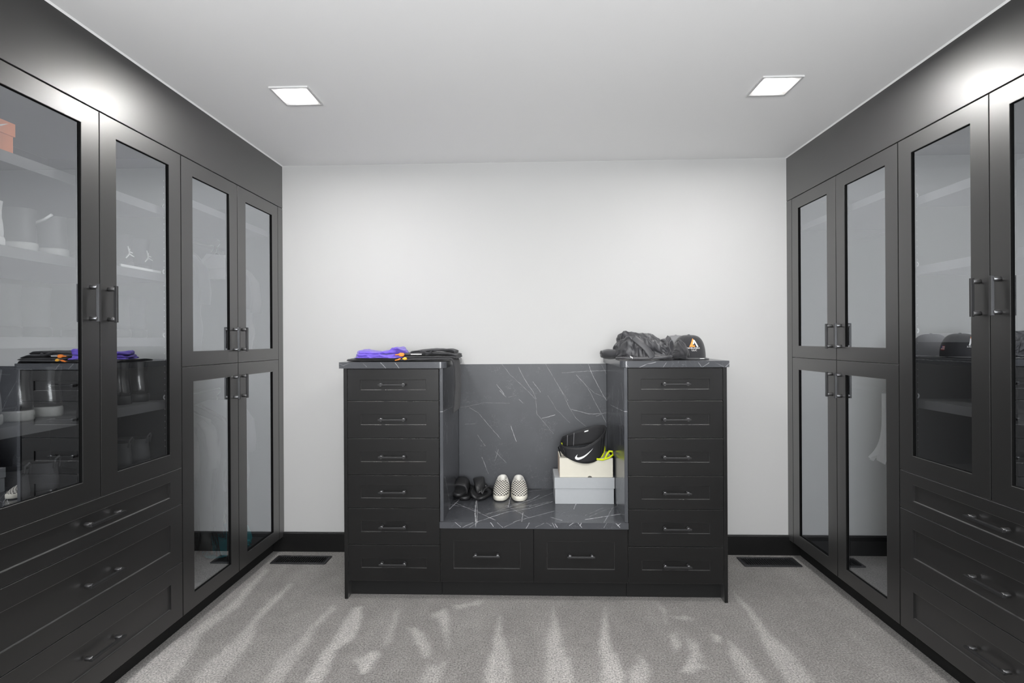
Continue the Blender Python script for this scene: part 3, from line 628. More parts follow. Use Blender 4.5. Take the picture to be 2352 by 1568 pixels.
# waist trimmer belt: an open tilted cylinder of neoprene on the cream box
def belt():
    t = thing('waist_belt', 'black neoprene waist belt with white tick mark resting on the cream box', 'belt', (.305, 3.049, .6685))
    # front ring of the band: param around, tilted up to the right
    A, Bd = .125, .075
    def pt(th, k, r=0.0):
        # th 0..2pi, k 0 (lower edge)..1 (upper edge)
        x = (A + r) * math.cos(th); y = (Bd + r) * math.sin(th)
        front = .5 - .5 * math.sin(th)                        # 1 toward the camera
        right = .5 + .5 * math.cos(th)
        lo = .004 + .052 * right ** 1.5 * (1 - front) + .022 * (1 - math.cos(th * 1)) * 0 + .020 * (1 - front) + .018 * abs(math.cos(th)) ** 2 * (right) + .030 * (1 - right) ** 3
        hi = .078 + .076 * right ** 1.6 + .032 * (1 - front) - .012 * (front * (1 - abs(math.cos(th))))
        sag = .034 * max(0, front - .35) / .65
        lo -= sag; hi -= sag * .8
        if right < .25 and front > .3: hi -= .012 * (1 - right * 4)
        z = lo + (hi - lo) * k
        lean = .012 * k * right
        return Vector((x + lean, y - .006 * k, z))
    n = 64; mb = MB(); R = []
    for r, ks in ((.0035, [i / 8 for i in range(9)]), (-.0035, [1 - i / 8 for i in range(9)])):
        for k in ks: R.append([pt(2 * PI * i / n, k, r) for i in range(n)])
    mb.rings(R, cap0=False, cap1=False, loop=True).build('band', M['neoprene'], t)
    def rim(k, a, b, m, name, rad=.0032, drop=0.0):
        pts = [pt(a + (b - a) * i / 40, k, .001) + Vector((0, 0, drop * math.sin(PI * i / 40))) for i in range(41)]
        MB().tube(pts, rad, 6).build(name, m, t)
    rim(1.0, 0, 2 * PI, M['rubber'], 'edge_binding', .003)
    rim(0.0, PI * 1.03, PI * 1.80, M['rubber'], 'edge_binding', .003)
    # volt yellow edge that shows at the right and the back left
    vol = MB()
    p0 = [pt(PI * 1.80 + PI * .26 * i / 12, 0, .004) + Vector((0, 0, -.004)) for i in range(13)]
    vol.tube(p0, .0055, 8, flat=.7)
    loop = [Vector((.075, -.064, -.006)), Vector((.110, -.064, -.010)), Vector((.145, -.062, .000)), Vector((.170, -.056, .016)), Vector((.166, -.050, .034)), Vector((.150, -.050, .036)), Vector((.136, -.056, .020)), Vector((.122, -.062, -.004))]
    vol.tube(loop, .006, 8); vol.build('yellow_edge', M['volt'], t)
    MB().tube([pt(PI * .93, .15, -.006), pt(PI * .95, .5, -.006), pt(PI * .97, .8, -.006)], .0045, 6).build('yellow_edge', M['volt'], t)
    # stitched panels on the right of the band and the open strap end on the left
    for th in (1.74, 1.80, 1.87):
        MB().tube([pt(PI * th, k / 6, .0042) for k in range(7)], .0016, 6).build('panel_seam', M['rubber'], t)
    for th in (.62, .74): MB().tube([pt(PI * th, k / 6, -.0042) for k in range(7)], .0018, 6).build('panel_seam', M['grey_cloth'], t)
    lb = MB(); e = [pt(PI * .46, .90, -.0050), pt(PI * .40, .90, -.0050), pt(PI * .40, .82, -.0050), pt(PI * .46, .82, -.0050)]
    lb.add(e + [p + Vector((0, -.001, 0)) for p in e], [(0, 1, 2, 3), (7, 6, 5, 4), (0, 4, 5, 1), (1, 5, 6, 2), (2, 6, 7, 3), (3, 7, 4, 0)]); lb.build('care_label', M['white_print'], t)
    hk = MB(); L0 = [(-.128, -.052, .074), (-.140, -.050, .058), (-.126, -.060, .008), (-.098, -.066, .016), (-.112, -.062, .052)]
    hk.tube([Vector(p) for p in L0], .0035, 6); hk.build('strap_end', M['neoprene'], t)
    # tick mark on the front
    def onb(u, v, d):
        th = PI * 1.485 + (u - .045) / A * 1.02; k = .14 + v / .085
        return pt(th, k, .0042 + d)
    swoosh(onb, .098).build('tick_mark', M['white_print'], t)
belt()

# orange shoebox on the top left shelf
t = shoebox('shoebox.002', 'bright orange shoebox with white tick mark on the top shelf of the left cabinet', -1.95, -1.655, 1.448, 1.628, 1.9405, 2.045, M['orange_card'], .042)
swoosh(lambda u, v, d: (.1475 + .0045 + d, .055 + u - .03, .074 + v), .045).build('tick_mark', M['white_print'], t)

# ------------------------------------------------------------------ footwear
def ring(l0, l1, wd, zb, zf, n=30, xo=0.0, toe=.85):
    """an outline in the plane: heel at l0, toe at l1 along -y"""
    R = []
    for i in range(n):
        th = 2 * PI * i / n; c, s_ = math.cos(th), math.sin(th)
        l = l0 + (l1 - l0) * (.5 - .5 * math.copysign(abs(c) ** toe, c))
        q = (l - l0) / max(1e-6, l1 - l0)
        wv = wd * (.80 + .22 * math.sin(min(1, q * 1.25) * PI * .62)) * math.copysign(abs(s_) ** .72, s_)
        R.append((xo + wv, -l, zb + (zf - zb) * q))
    return R
def shoe(name, label, loc, rz, kind, group, tilt=None):
    t = thing(name, label, 'shoe', loc, rz, group)
    if tilt: t.rotation_euler = (tilt[0], tilt[1], rz)
    K = KINDS_[kind]; L = K['L']; w_ = K['w']; sh = K['sole']
    sole = MB().rings([ring(.002, L - .006, w_ * .95, 0, .004), ring(-.002, L + .002, w_ * 1.03, .006, .008), ring(-.002, L + .002, w_ * 1.03, sh * .8, sh * .85), ring(.001, L - .002, w_, sh, sh)])
    sole.build('sole', M[K['msole']], t)
    lv = K['levels']; R = [ring(*q) for q in lv]
    up = MB().rings(R, cap0=True, cap1=False)
    if K.get('vamp'):
        for i, f in enumerate(up.f):
            y = sum(up.v[j][1] for j in f) / len(f)
            if y < -K['vamp']: up.mi[i] = 1
    up.build('upper', [M[K['mup']], M[K.get('mvamp', K['mup'])]], t)
    q = lv[-1]; inn = [ring(q[0] + .003, q[1] - .003, q[2] - .003, q[3], q[4]), ring(q[0] + .008, q[1] - .004, q[2] - .006, q[3] - .012, q[4] - .012), ring(q[0] + .010, q[1], q[2] - .006, max(sh + .004, q[3] - .06), max(sh + .004, q[4] - .06))]
    MB().rings([R[-1]] + inn, cap0=False, cap1=True).build('lining', M[K['mlin']], t)
    if K.get('laces'):
        for z, l, ww in K['laces']:
            MB().tube([(-ww, -l + .016, z - .006), (-ww * .5, -l - .002, z + .002), (ww * .5, -l - .002, z + .002), (ww, -l + .016, z - .006)], .0028, 6).build('lace', M[K.get('mlace', 'rubber')], t)
    if K.get('tab'):
        q = lv[-1]
        for z, l in ((q[4], q[1]), (q[3], q[0])):
            sg = -1 if l > .05 else 1
            MB().tube([(-.010, -l, z - .018), (-.010, -l + sg * .006, z + .012), (0, -l + sg * .010, z + .022), (.010, -l + sg * .006, z + .012), (.010, -l, z - .018)], .0035, 6).build('pull_tab', M[K['mup']], t)
    if K.get('rim'):
        MB().tube([Vector(p) for p in R[-1]] + [Vector(R[-1][0])], .0022, 6).build('collar_piping', M['dark_piping'], t)
    return t
KINDS_ = {
 'slipon': dict(L=.262, w=.047, sole=.033, msole='cream_rubber', mup='canvas', mvamp='checker', mlin='canvas', vamp=.116, rim=0,
    levels=[(.004,.258,.049,.031,.031),(.005,.250,.048,.050,.042),(.008,.226,.045,.066,.056),(.010,.190,.040,.080,.068),(.011,.160,.034,.090,.082),(.013,.142,.029,.096,.093)]),
 'sneaker': dict(L=.285, w=.050, sole=.034, msole='pale_sole', mup='dark_sneaker', mlin='rubber', laces=[(.078,.205,.020),(.092,.182,.020),(.107,.160,.020),(.122,.142,.019)],
    levels=[(.003,.282,.049,.032,.032),(.002,.276,.048,.054,.044),(.004,.245,.045,.078,.066),(.008,.195,.040,.098,.088),(.008,.155,.037,.118,.114),(.006,.140,.036,.136,.135),(.004,.142,.037,.148,.150)]),
 'boot': dict(L=.285, w=.050, sole=.036, msole='pale_sole', mup='leather_black', mlin='rubber', laces=[(.098,.188,.020),(.116,.158,.020),(.135,.143,.019),(.150,.136,.019)],
    levels=[(.003,.280,.049,.034,.034),(.001,.275,.048,.056,.046),(.004,.244,.046,.082,.068),(.008,.186,.041,.108,.098),(.008,.148,.039,.134,.130),(.004,.138,.040,.158,.158),(.002,.142,.042,.176,.178)]),
 'chelsea': dict(L=.285, w=.049, sole=.028, msole='rubber', mup='suede_grey', mlin='rubber', tab=1,
    levels=[(.003,.280,.048,.026,.026),(.001,.274,.047,.048,.040),(.004,.240,.045,.070,.058),(.008,.182,.041,.092,.084),(.008,.150,.040,.108,.104),(.004,.146,.041,.122,.122)]),
}
for k, b, ov in (('white_sneaker', 'sneaker', dict(msole='white_plastic', mup='white_leather', mlin='white_leather', mlace='white_plastic')),
                 ('black_sneaker', 'sneaker', dict(msole='rubber', mup='black_sneaker')),
                 ('dark_boot', 'boot', dict(msole='rubber', mup='suede_grey')),
                 ('polished_boot', 'boot', dict(msole='rubber')),
                 ('grey_boot', 'boot', dict(mup='suede_light')),
                 ):
    d = dict(KINDS_[b]); d.update(ov); KINDS_[k] = d
# slip-ons on the bench: toes toward the room
shoe('slip_on_shoe', 'black and cream checkered slip-on shoe on the bench, left of its pair', (-.165, 3.277, .406), math.radians(-2), 'slipon', 'checkered slip-on shoes on the bench')
shoe('slip_on_shoe.001', 'black and cream checkered slip-on shoe on the bench, right one nearer the boxes', (-.071, 3.272, .406), math.radians(3), 'slipon', 'checkered slip-on shoes on the bench')

R90 = PI / 2   # toes toward +x
def emblem(t, x, y, z, s=.02):
    """small white leaping star-shaped mark on the front of a sneaker's tongue"""
    mb = MB()
    arms = [((0, .15), (.30, 1.0)), ((0, .15), (-.70, .05)), ((0, .40), (0, -.30)), ((0, -.2), (-1.0, -.50)), ((0, -.2), (.70, -.95)), ((.02, .42), (-.10, .62))]
    for a, b in arms:
        d = Vector((b[0] - a[0], b[1] - a[1])); n = Vector((-d.y, d.x)).normalized() * .12
        P = [(a[0] + n.x, a[1] + n.y), (a[0] - n.x, a[1] - n.y), (b[0] - n.x * .5, b[1] - n.y * .5), (b[0] + n.x * .5, b[1] + n.y * .5)]
        mb.prism([(x + p[0] * s, z + p[1] * s) for p in P], 0, .0025, lambda a_, b_, c: (a_, y + c - .003, b_))
    mb.build('emblem', M['white_print'], t)
g1 = 'sneakers on the upper shelf of the left cabinet'
def front_of(xf, L=.285): return xf - L
XS = -1.668
shoe('sneaker', 'white high-top sneaker on the upper shelf, below the orange box', (XS, 1.600, SH[2]), -R90, 'white_sneaker', g1)
shoe('sneaker.001', 'dark grey sneaker on the upper shelf, beside the white one', (XS, 1.715, SH[2]), -R90, 'sneaker', g1)
t = shoe('sneaker.002', 'dark grey sneaker with white collar stripe, third from the front on the upper shelf', (XS, 1.835, SH[2]), -R90, 'sneaker', g1)
MB().tube([(.036, -.02, .150), (.037, -.045, .134), (.038, -.075, .122), (.037, -.105, .134), (.036, -.13, .148)], .005, 6).build('white_stripe', M['white_print'], t)
t = shoe('sneaker.003', 'black sneaker with white emblem on the upper shelf, nearer the shelf middle', (XS, 2.145, SH[2]), -R90, 'black_sneaker', g1); emblem(t, .016, .0035, .070, .026)
t = shoe('sneaker.004', 'black sneaker with white emblem on the upper shelf, farthest from the camera', (XS, 2.253, SH[2]), -R90, 'black_sneaker', g1); emblem(t, .016, .0035, .070, .026)
o = MB().box(-.003, .003, -.115, .115, 0, .012).build('paper_strip', M['white_print'], None); o.location = (XS + .026, 2.165, SH[2] + .0005)
tag(o, 'thin white strip lying on the upper shelf edge before the black sneakers', 'strip')
g2 = 'boots on the middle shelf of the left cabinet'
for i, (y, wh) in enumerate(((1.690, 'first dark suede boot on the middle shelf from the camera side'), (1.800, 'second dark suede boot on the middle shelf, beside the door stile'), (2.170, 'third dark suede boot on the middle shelf, below the black sneakers'), (2.265, 'last dark suede boot on the middle shelf, next to the cabinet side'))):
    shoe('boot' + ('.%03d' % i if i else ''), wh, (-1.70, y, SH[1]), -R90, 'dark_boot', g2)
g3 = 'boots on the lower shelf of the left cabinet'
shoe('boot.004', 'grey suede boot with pale sole on the lower shelf, nearest the camera', (XS, 1.590, SH[0]), -R90, 'grey_boot', g3)
shoe('boot.005', 'shiny black lace-up boot with pale sole, turned aside, on the lower shelf', (XS, 1.700, SH[0]), -R90 + .10, 'boot', g3)
shoe('boot.006', 'shiny black lace-up boot with pale sole standing straight on the lower shelf', (XS, 1.806, SH[0]), -R90, 'boot', g3)
shoe('boot.007', 'polished all-black boot on the lower shelf behind the right door, left of pair', (XS - .01, 2.145, SH[0]), -R90, 'polished_boot', g3)
shoe('boot.008', 'polished all-black boot on the lower shelf next to the cabinet side', (XS - .01, 2.245, SH[0]), -R90, 'polished_boot', g3)
g4 = 'ankle boots on the bottom of the left cabinet'
for i, (y, wh) in enumerate(((1.565, 'charcoal ankle boot with pull tabs on the cabinet bottom, nearest the camera'), (1.675, 'charcoal ankle boot with pull tabs on the cabinet bottom, second from the camera'), (1.785, 'charcoal ankle boot with pull tabs on the cabinet bottom, third from the camera'), (2.125, 'charcoal ankle boot with pull tabs behind the right door, left of pair'), (2.228, 'charcoal ankle boot with pull tabs next to the cabinet side'))):
    shoe('ankle_boot' + ('.%03d' % i if i else ''), wh, (-1.66, y, .8005), -R90, 'chelsea', g4)

# slides and sandals on the left of the bench
def slide(name, label, loc, rz, tilt=(0, 0), strap=True):
    t = thing(name, label, 'sandal', loc, rz, 'black sandals on the bench'); t.rotation_euler = (tilt[0], tilt[1], rz)
    L = .255; wd = .046
    MB().rings([ring(.004, L - .006, wd * .94, 0, .004), ring(0, L, wd, .006, .010), ring(0, L, wd, .026, .022), ring(.004, L - .005, wd * .95, .030, .026), ring(.012, L - .014, wd * .82, .027, .022)], smooth=True).build('footbed', M['rubber'], t)
    if strap:
        R = []
        for k, (l, top) in enumerate(((.105, .082), (.135, .078), (.168, .070), (.196, .060))):
            row = []
            for r_ in (0, 1):
                th = [PI * i / 16 for i in range(17)]
                if r_: th = th[::-1]
                e = .0065 * r_
                row += [((wd + .003 - e) * math.copysign(abs(math.cos(a)) ** .7, math.cos(a)), -l - .010 * math.cos(a) * 0, .010 + (top - .010 - e) * math.sin(a) ** .75) for a in th]
            R.append(row)
        mb = MB(); mb.rings(R, smooth=True)
        mb.build('strap', M['rubber'], t)
        MB().tube([R[-1][i] for i in range(17)], .0042, 8).build('strap_edge', M['rubber'], t)
    return t
slide('slide_sandal', 'black slide sandal lying flat on the bench, under the tilted one', (-.388, 3.280, .406), math.radians(1), strap=False)
slide('slide_sandal.001', 'black slide sandal with wide open strap, stacked askew in the bench corner', (-.405, 3.272, .4365), math.radians(-4), (math.radians(2), math.radians(6)))
t = thing('foam_clog', 'black textured foam clog leaning against the niche back beside the slides', 'shoe', (-.352, 3.272, .452)); t.rotation_euler = (math.radians(-6), math.radians(78), math.radians(4))
MB().rings([ring(.004, .20, .040, .0, .0), ring(0, .205, .043, .010, .008), ring(.004, .195, .042, .036, .028), ring(.008, .170, .036, .062, .048), ring(.012, .13, .028, .070, .060)]).build('body', M['rubber_knit'], t)
def strap_sandal(name, label, loc, rz, tilt):
    t = thing(name, label, 'sandal', loc, rz, 'black sandals on the bench'); t.rotation_euler = (*tilt, rz)
    L = .25; wd = .044
    MB().rings([ring(.004, L - .006, wd * .94, 0, .004), ring(0, L, wd, .005, .006), ring(0, L, wd, .018, .016), ring(.004, L - .005, wd * .95, .021, .019)]).build('footbed', M['rubber'], t)
    for pts in ([(-.042, -.10, .012), (-.034, -.135, .048), (-.008, -.168, .056), (.006, -.195, .022)], [(.042, -.10, .012), (.036, -.135, .046), (.014, -.165, .052), (.004, -.195, .022)]):
        P = [Vector(p) for p in pts]; Q = [P[0]] + [P[i].lerp(P[i + 1], .5) for i in range(3)] + [P[3]]
        Q = [P[0], P[0].lerp(P[1], .6), P[1].lerp(P[2], .15), P[1].lerp(P[2], .6), P[2].lerp(P[3], .3), P[3]]
        MB().tube(Q, [.009, .010, .011, .010, .008, .005], 8, flat=.55).build('strap', M['rubber'], t)
    MB().tube([(.014, -.150, .060), (.018, -.156, .061), (.024, -.156, .059)], .0016, 6).build('strap_logo', M['chrome'], t)
    return t
strap_sandal('thong_sandal', 'black thong sandal tipped on its side beside the foam clog', (-.285, 3.270, .430), math.radians(-10), (math.radians(2), math.radians(38)))
strap_sandal('thong_sandal.001', 'black thong sandal lying next to the checkered shoes', (-.240, 3.262, .412), math.radians(-12), (math.radians(0), math.radians(-10)))

# ------------------------------------------------------------------ cloth shapes
# crumpled cloth: ring-by-ring vertex steps in half millimetres (from a draping computation)
CLOTH = {}
CLOTH['jacket'] = (66, 64, [
-340,2,6,2,-3,-5,-2,1,0,-2,6,-6,-1,3,0,-2,9,-15,1,0,0,-1,1,1,6,-3,1,2,10,-4,-4,-2,4,8,0,-1,7,-4,0,1,-3,0,-1,-5,5,-6,-1,0,-1,4,0,0,-4,5,-1,-2,5,-7,-1,5,0,-7,1,-1,3,4,6,2,0,-5,-3,1,6,-8,7,1,-9,0,7,-5,10,-14,-1,8,-7,6,-6,-1,7,3,-8,-1,
7,6,0,-3,-8,-1,1,-2,8,3,-2,1,6,-3,3,-1,1,0,-5,-1,1,-16,1,0,2,4,3,-5,4,2,-3,2,1,-3,-4,-2,31,6,-11,-3,17,10,0,-7,-6,-10,-8,8,-3,-5,7,2,2,18,1,2,1,1,0,-6,7,0,-11,-2,0,1,1,-12,-20,17,5,1,-4,-5,-3,3,6,-2,-1,-7,-1,3,-5,-2,-8,4,3,2,-2,4,-5,
-2,3,2,3,3,-5,10,3,-4,3,19,-13,4,-13,-1,-8,-8,-10,-11,-3,1,-2,-1,5,1,5,11,1,2,10,-5,10,1,-1,7,2,1,21,-8,1,-8,-17,15,0,-3,-7,0,-7,0,9,3,-8,-2,-2,8,-9,-5,0,3,3,1,-7,-1,-5,1,5,5,7,-1,-6,5,0,-1,6,24,-13,5,-15,-10,-5,-5,-17,0,-4,-4,3,4,
-2,2,6,11,-2,1,18,-10,5,9,1,6,4,3,3,-2,5,-10,-12,10,2,0,-8,8,-3,-10,4,-5,-6,3,2,-6,-6,-2,-7,14,-8,1,-8,6,3,-3,2,3,5,4,3,-4,1,-2,7,21,-1,-12,-33,-5,1,1,0,16,7,-7,-1,7,-1,-1,20,7,-6,-6,-3,-4,-3,9,4,2,6,-8,-8,22,-8,12,-17,9,5,1,-4,1,2,
-1,-9,-13,-4,1,-1,-21,3,-3,2,2,-5,10,2,7,3,-2,4,5,2,0,-7,3,2,2,10,13,10,-21,-21,9,0,-1,-4,-5,11,8,1,10,-1,0,-10,30,-1,-4,-4,-3,-6,-6,15,-15,11,-5,-11,-1,10,17,-6,1,3,1,2,-5,1,-2,-4,-19,-2,1,-7,-20,4,0,-4,6,0,4,1,13,1,4,5,-4,5,6,0,-3,
-2,-2,35,11,-7,-18,0,-1,2,-4,-3,-20,0,14,-1,22,3,3,-7,-10,11,10,-12,13,-1,-8,0,14,-5,-7,14,-15,-3,0,-7,5,2,-1,5,0,-1,-8,4,-8,4,-3,-14,-17,3,-12,-4,15,4,-4,3,8,3,-9,3,14,-5,3,15,9,3,-2,10,15,-17,-1,-1,7,-3,-7,-12,-19,-14,0,24,11,1,3,
1,-22,4,12,12,0,10,-1,-16,23,-9,-5,2,2,12,-21,-3,10,-1,-3,3,-5,-1,3,2,-9,-2,-5,-21,-2,-10,1,-23,12,19,-1,-5,15,0,-3,6,21,1,-1,4,12,1,0,19,4,-2,-7,5,-20,-12,-12,-10,-2,-4,-14,22,-2,-1,4,25,-22,-8,5,11,9,16,6,-15,27,-11,-5,9,11,-3,-13,
-10,13,-1,-2,0,-4,-7,0,5,-7,-5,-16,-8,-17,2,4,-27,8,17,10,-5,4,12,3,5,23,-1,5,-1,8,4,3,5,-15,8,20,-12,-9,-13,-17,-33,-1,-6,10,4,-10,3,13,-4,26,-9,-13,27,19,7,7,-3,5,13,-5,0,8,14,-16,-15,9,0,-1,-3,-3,-1,-4,-22,-12,7,-10,-5,-8,-20,-14,
-14,17,10,5,14,13,1,5,11,17,6,4,-8,3,5,0,11,-35,24,20,-15,-16,-14,-20,-20,2,-8,-2,17,-8,-3,1,3,16,9,-14,22,27,2,-2,3,8,3,13,-3,7,12,-13,-10,-5,2,4,-3,-2,-7,-4,-14,-18,3,-17,-7,-7,-6,-23,-2,18,4,5,18,12,3,4,12,15,0,4,-4,3,4,1,3,-30,
24,19,-17,-26,-15,-12,-11,-3,-6,-8,17,-9,6,-5,2,12,12,-11,20,16,17,-1,1,11,0,2,12,8,-3,3,-14,-1,-1,0,-1,-4,-4,-8,-19,-10,0,-5,-13,-8,-9,-13,-8,4,18,2,13,1,13,9,10,13,0,6,0,-2,2,1,8,-27,26,1,1,-37,-5,-5,-12,-8,-5,-3,-1,7,1,1,4,10,3,
-3,15,18,7,4,4,11,-1,9,11,-6,10,3,-22,8,-1,-3,-2,-10,-5,-4,-17,-16,0,-10,-19,-4,-2,-4,16,-10,2,2,4,4,17,17,0,14,-5,5,2,1,3,-1,0,-18,17,8,-8,-27,-10,0,-12,-6,-11,1,-3,11,2,0,2,11,-2,1,9,24,4,2,10,3,7,2,12,-1,10,4,-26,10,0,-4,-9,-8,1,
-8,-12,-16,-15,6,-20,-4,-1,-2,15,-3,-5,4,6,-5,15,17,9,-5,9,-1,3,1,1,0,9,-9,14,10,-16,-22,-9,0,-9,-17,0,-2,-2,7,10,1,0,-6,-3,9,6,21,7,3,22,-1,-1,11,9,4,7,-4,-14,-7,-2,-1,-3,-6,3,-4,-13,-23,-2,-2,-10,9,-1,0,-3,-1,1,2,-8,-11,10,5,28,1,
1,3,4,-1,1,1,7,-7,14,7,-20,-17,-7,2,-14,-14,-9,6,-1,7,8,2,-3,-4,-2,10,5,16,13,4,12,10,-1,0,6,3,11,4,-34,10,-2,0,0,-4,-7,2,-15,-8,-11,12,-16,2,-2,0,-4,0,1,2,2,-24,10,-2,25,11,1,0,3,0,3,2,1,3,13,4,-20,-18,-3,2,-19,-14,-7,2,-5,9,10,7,
-1,-4,-1,-3,18,11,13,8,8,16,-2,0,4,3,-4,16,-31,13,-4,2,-2,-4,-7,-7,-8,-3,-12,12,-4,-11,-1,-1,-5,0,1,2,6,-29,6,-1,26,9,5,0,-2,6,1,-4,16,-7,16,2,-18,-13,4,-2,-22,-23,0,4,-6,12,8,-7,14,3,-3,-2,18,13,2,1,19,13,6,1,3,-6,-4,16,-26,-1,6,4,
-1,-11,-2,-1,-12,-8,2,7,-2,-11,-1,1,-8,-3,2,-1,5,-16,-2,4,24,-2,4,4,2,1,0,1,6,-5,17,1,-19,-12,6,-9,-17,-24,2,4,-11,18,-4,6,10,6,-3,-1,12,13,7,0,12,14,11,1,3,-5,-7,3,-8,-4,5,0,-13,4,-4,2,-13,-1,5,5,4,-21,0,1,-8,-5,2,-1,7,-3,-9,1,19,
-3,7,-3,2,-3,2,5,4,2,12,-2,-19,-9,6,-11,-15,-16,-3,3,-12,15,1,3,14,2,0,1,12,12,1,5,5,20,11,2,1,0,-9,-11,0,2,0,-4,-9,5,-4,-3,-10,0,3,9,-17,4,0,0,-7,-7,2,1,-5,0,19,-1,-8,7,-7,7,2,1,-3,0,18,2,4,3,-21,-10,-2,-8,-18,0,-1,1,-12,2,5,9,5,6,
7,1,5,15,5,1,9,9,14,-6,13,1,-14,-11,-1,0,4,-1,-7,6,-11,-1,-8,12,-5,-1,13,-14,-1,0,-6,-7,0,1,-23,-8,15,31,-11,2,-6,1,8,-2,1,3,5,7,1,-11,-9,-14,7,-9,-17,-2,2,-1,-10,1,4,9,-2,12,10,-2,3,20,3,4,3,13,0,8,5,3,-8,-15,0,-2,0,0,1,1,-3,-9,7,
5,2,-9,-22,14,2,0,-4,-7,0,-1,-13,-13,5,14,19,-12,-1,0,2,1,1,2,4,13,-5,-4,-13,-13,7,-8,-16,-3,0,-4,-4,1,4,8,-1,14,8,-3,2,22,4,3,-2,15,4,-5,3,5,-2,-15,2,0,1,-3,-2,4,-5,-8,15,-4,12,-4,-11,-8,1,0,-4,-3,-1,-2,-21,0,12,-3,21,-8,-1,1,3,0,
1,-2,13,20,-8,-5,-12,-15,5,-2,-14,-3,-3,-6,1,2,-1,0,1,26,2,2,-1,9,16,2,-2,2,11,2,2,5,-9,-4,-9,-4,-1,0,10,-5,1,-2,3,4,7,6,-14,-8,-1,-1,-6,-3,-1,-1,-23,11,29,-1,-13,-14,4,6,-1,7,2,-2,9,22,-8,-6,-14,-14,3,0,-12,-4,-5,-3,-8,10,-1,1,1,17,
12,-1,1,1,16,9,0,-2,2,11,-2,-6,6,0,-13,-8,1,3,4,-2,-3,7,1,2,11,8,-7,-18,-2,-2,-5,-5,-3,0,-17,9,21,4,-17,-5,2,5,4,2,2,-4,22,18,-9,-3,-29,-2,3,-2,-7,-10,-2,-7,-2,11,0,1,4,11,2,8,-4,2,2,15,9,-4,5,5,-11,8,-10,16,-10,-4,-4,0,3,2,2,0,8,-19,
0,34,-24,1,-1,-2,-7,-2,-3,1,-27,11,25,2,-8,-13,4,3,3,3,0,6,10,17,-13,-1,-23,-5,-6,7,-6,-11,-5,-4,-8,16,0,2,6,4,7,-2,6,2,-5,9,22,-5,6,-2,-9,10,-8,-2,9,-9,1,4,-1,-2,4,3,0,-12,-13,12,32,-19,-3,-2,-7,-2,-2,-1,-15,4,12,6,-6,-11,4,3,3,2,
1,1,4,18,-12,-1,-22,-4,-6,0,2,-14,-2,-4,-10,15,3,3,6,4,1,3,5,-5,5,1,24,0,3,2,-10,5,-3,-3,7,-5,-2,0,4,-2,2,6,2,-3,-23,-8,54,-24,-3,-2,-6,-4,-1,-1,4,-4,8,-2,-7,-12,6,2,10,1,1,-4,17,5,2,-7,-18,-2,-4,-7,1,-9,-2,-3,-9,8,7,-5,7,1,12,-1,6,
-4,8,-4,5,25,0,-1,-5,-5,11,-15,8,1,3,1,-3,-3,-1,1,4,17,-6,-5,3,-10,0,-2,-4,-2,0,-4,0,6,8,-6,-7,-10,6,2,-2,10,1,0,8,-4,10,-6,-18,-1,-3,-9,-4,-1,-5,-1,-10,0,11,-2,8,-1,1,11,-3,-7,14,4,3,20,8,0,-9,-5,11,-13,9,-3,5,3,-5,-1,-2,-2,5,3,11,
2,5,-20,1,-3,-6,-3,-1,1,4,-15,18,5,-16,-4,2,4,0,5,4,0,11,-5,-3,7,-19,0,-10,-5,-3,2,-4,-3,-12,0,4,6,3,2,3,3,4,-5,0,10,10,7,16,6,-7,-7,0,-3,6,0,3,0,3,-4,-5,2,6,-5,13,6,-1,-17,1,-2,-3,-2,-2,-1,-22,9,7,9,-4,-3,1,1,5,-1,8,0,21,-8,-1,-3,
-11,-9,0,-5,-1,0,-4,-3,-12,0,4,5,7,0,-1,1,-1,6,-2,-2,22,1,4,15,8,-11,-1,-1,-6,8,-1,-1,-4,9,-1,3,12,-16,0,5,-8,6,-1,-2,-3,-5,-1,0,5,-18,4,16,-7,3,0,-1,6,0,-5,4,6,-5,-2,-3,-9,-8,-1,-5,-1,0,-3,-4,-11,0,-6,2,19,-1,1,1,-2,0,1,1,20,4,0,8,
18,-10,-3,-1,-7,10,-1,-6,2,5,3,0,13,-9,-8,2,-3,3,-1,-2,-2,-4,-4,0,-26,27,-3,9,-1,-1,1,-1,5,1,-3,-2,21,-8,-4,-3,-3,-9,-4,-2,-5,1,0,-3,-9,-4,-1,2,12,-4,5,-4,3,-4,5,4,3,14,1,9,16,-4,-4,-4,-8,1,4,-1,4,6,3,0,3,13,-30,-2,15,-4,-2,0,-2,-2,
-1,-1,-9,-7,3,16,1,2,0,-2,-4,5,-4,3,5,-8,1,-2,-3,-9,-4,-3,-5,-8,4,4,-10,-3,-1,2,10,-3,-1,2,-7,6,0,3,2,20,-1,10,13,0,-4,-4,-9,5,0,0,1,-2,8,0,6,-7,-20,7,10,4,-2,0,-3,0,-1,-1,-26,11,6,3,12,-4,5,1,-3,1,-5,-2,2,0,2,-3,-3,-9,-3,-4,-4,-8,
-4,5,-2,-5,2,2,8,-3,-2,1,-7,-1,8,4,-3,22,1,2,12,8,-3,-6,-6,3,1,-1,6,-5,6,-7,10,-1,-21,8,21,-10,1,-2,-3,-3,0,0,-16,8,10,-7,13,-7,7,0,-6,0,-1,-5,17,6,-1,-1,-5,-9,-5,-4,-2,-7,-6,-4,8,-3,-1,0,12,-7,-1,-2,-3,-1,0,-1,8,8,11,8,10,-4,13,-16,
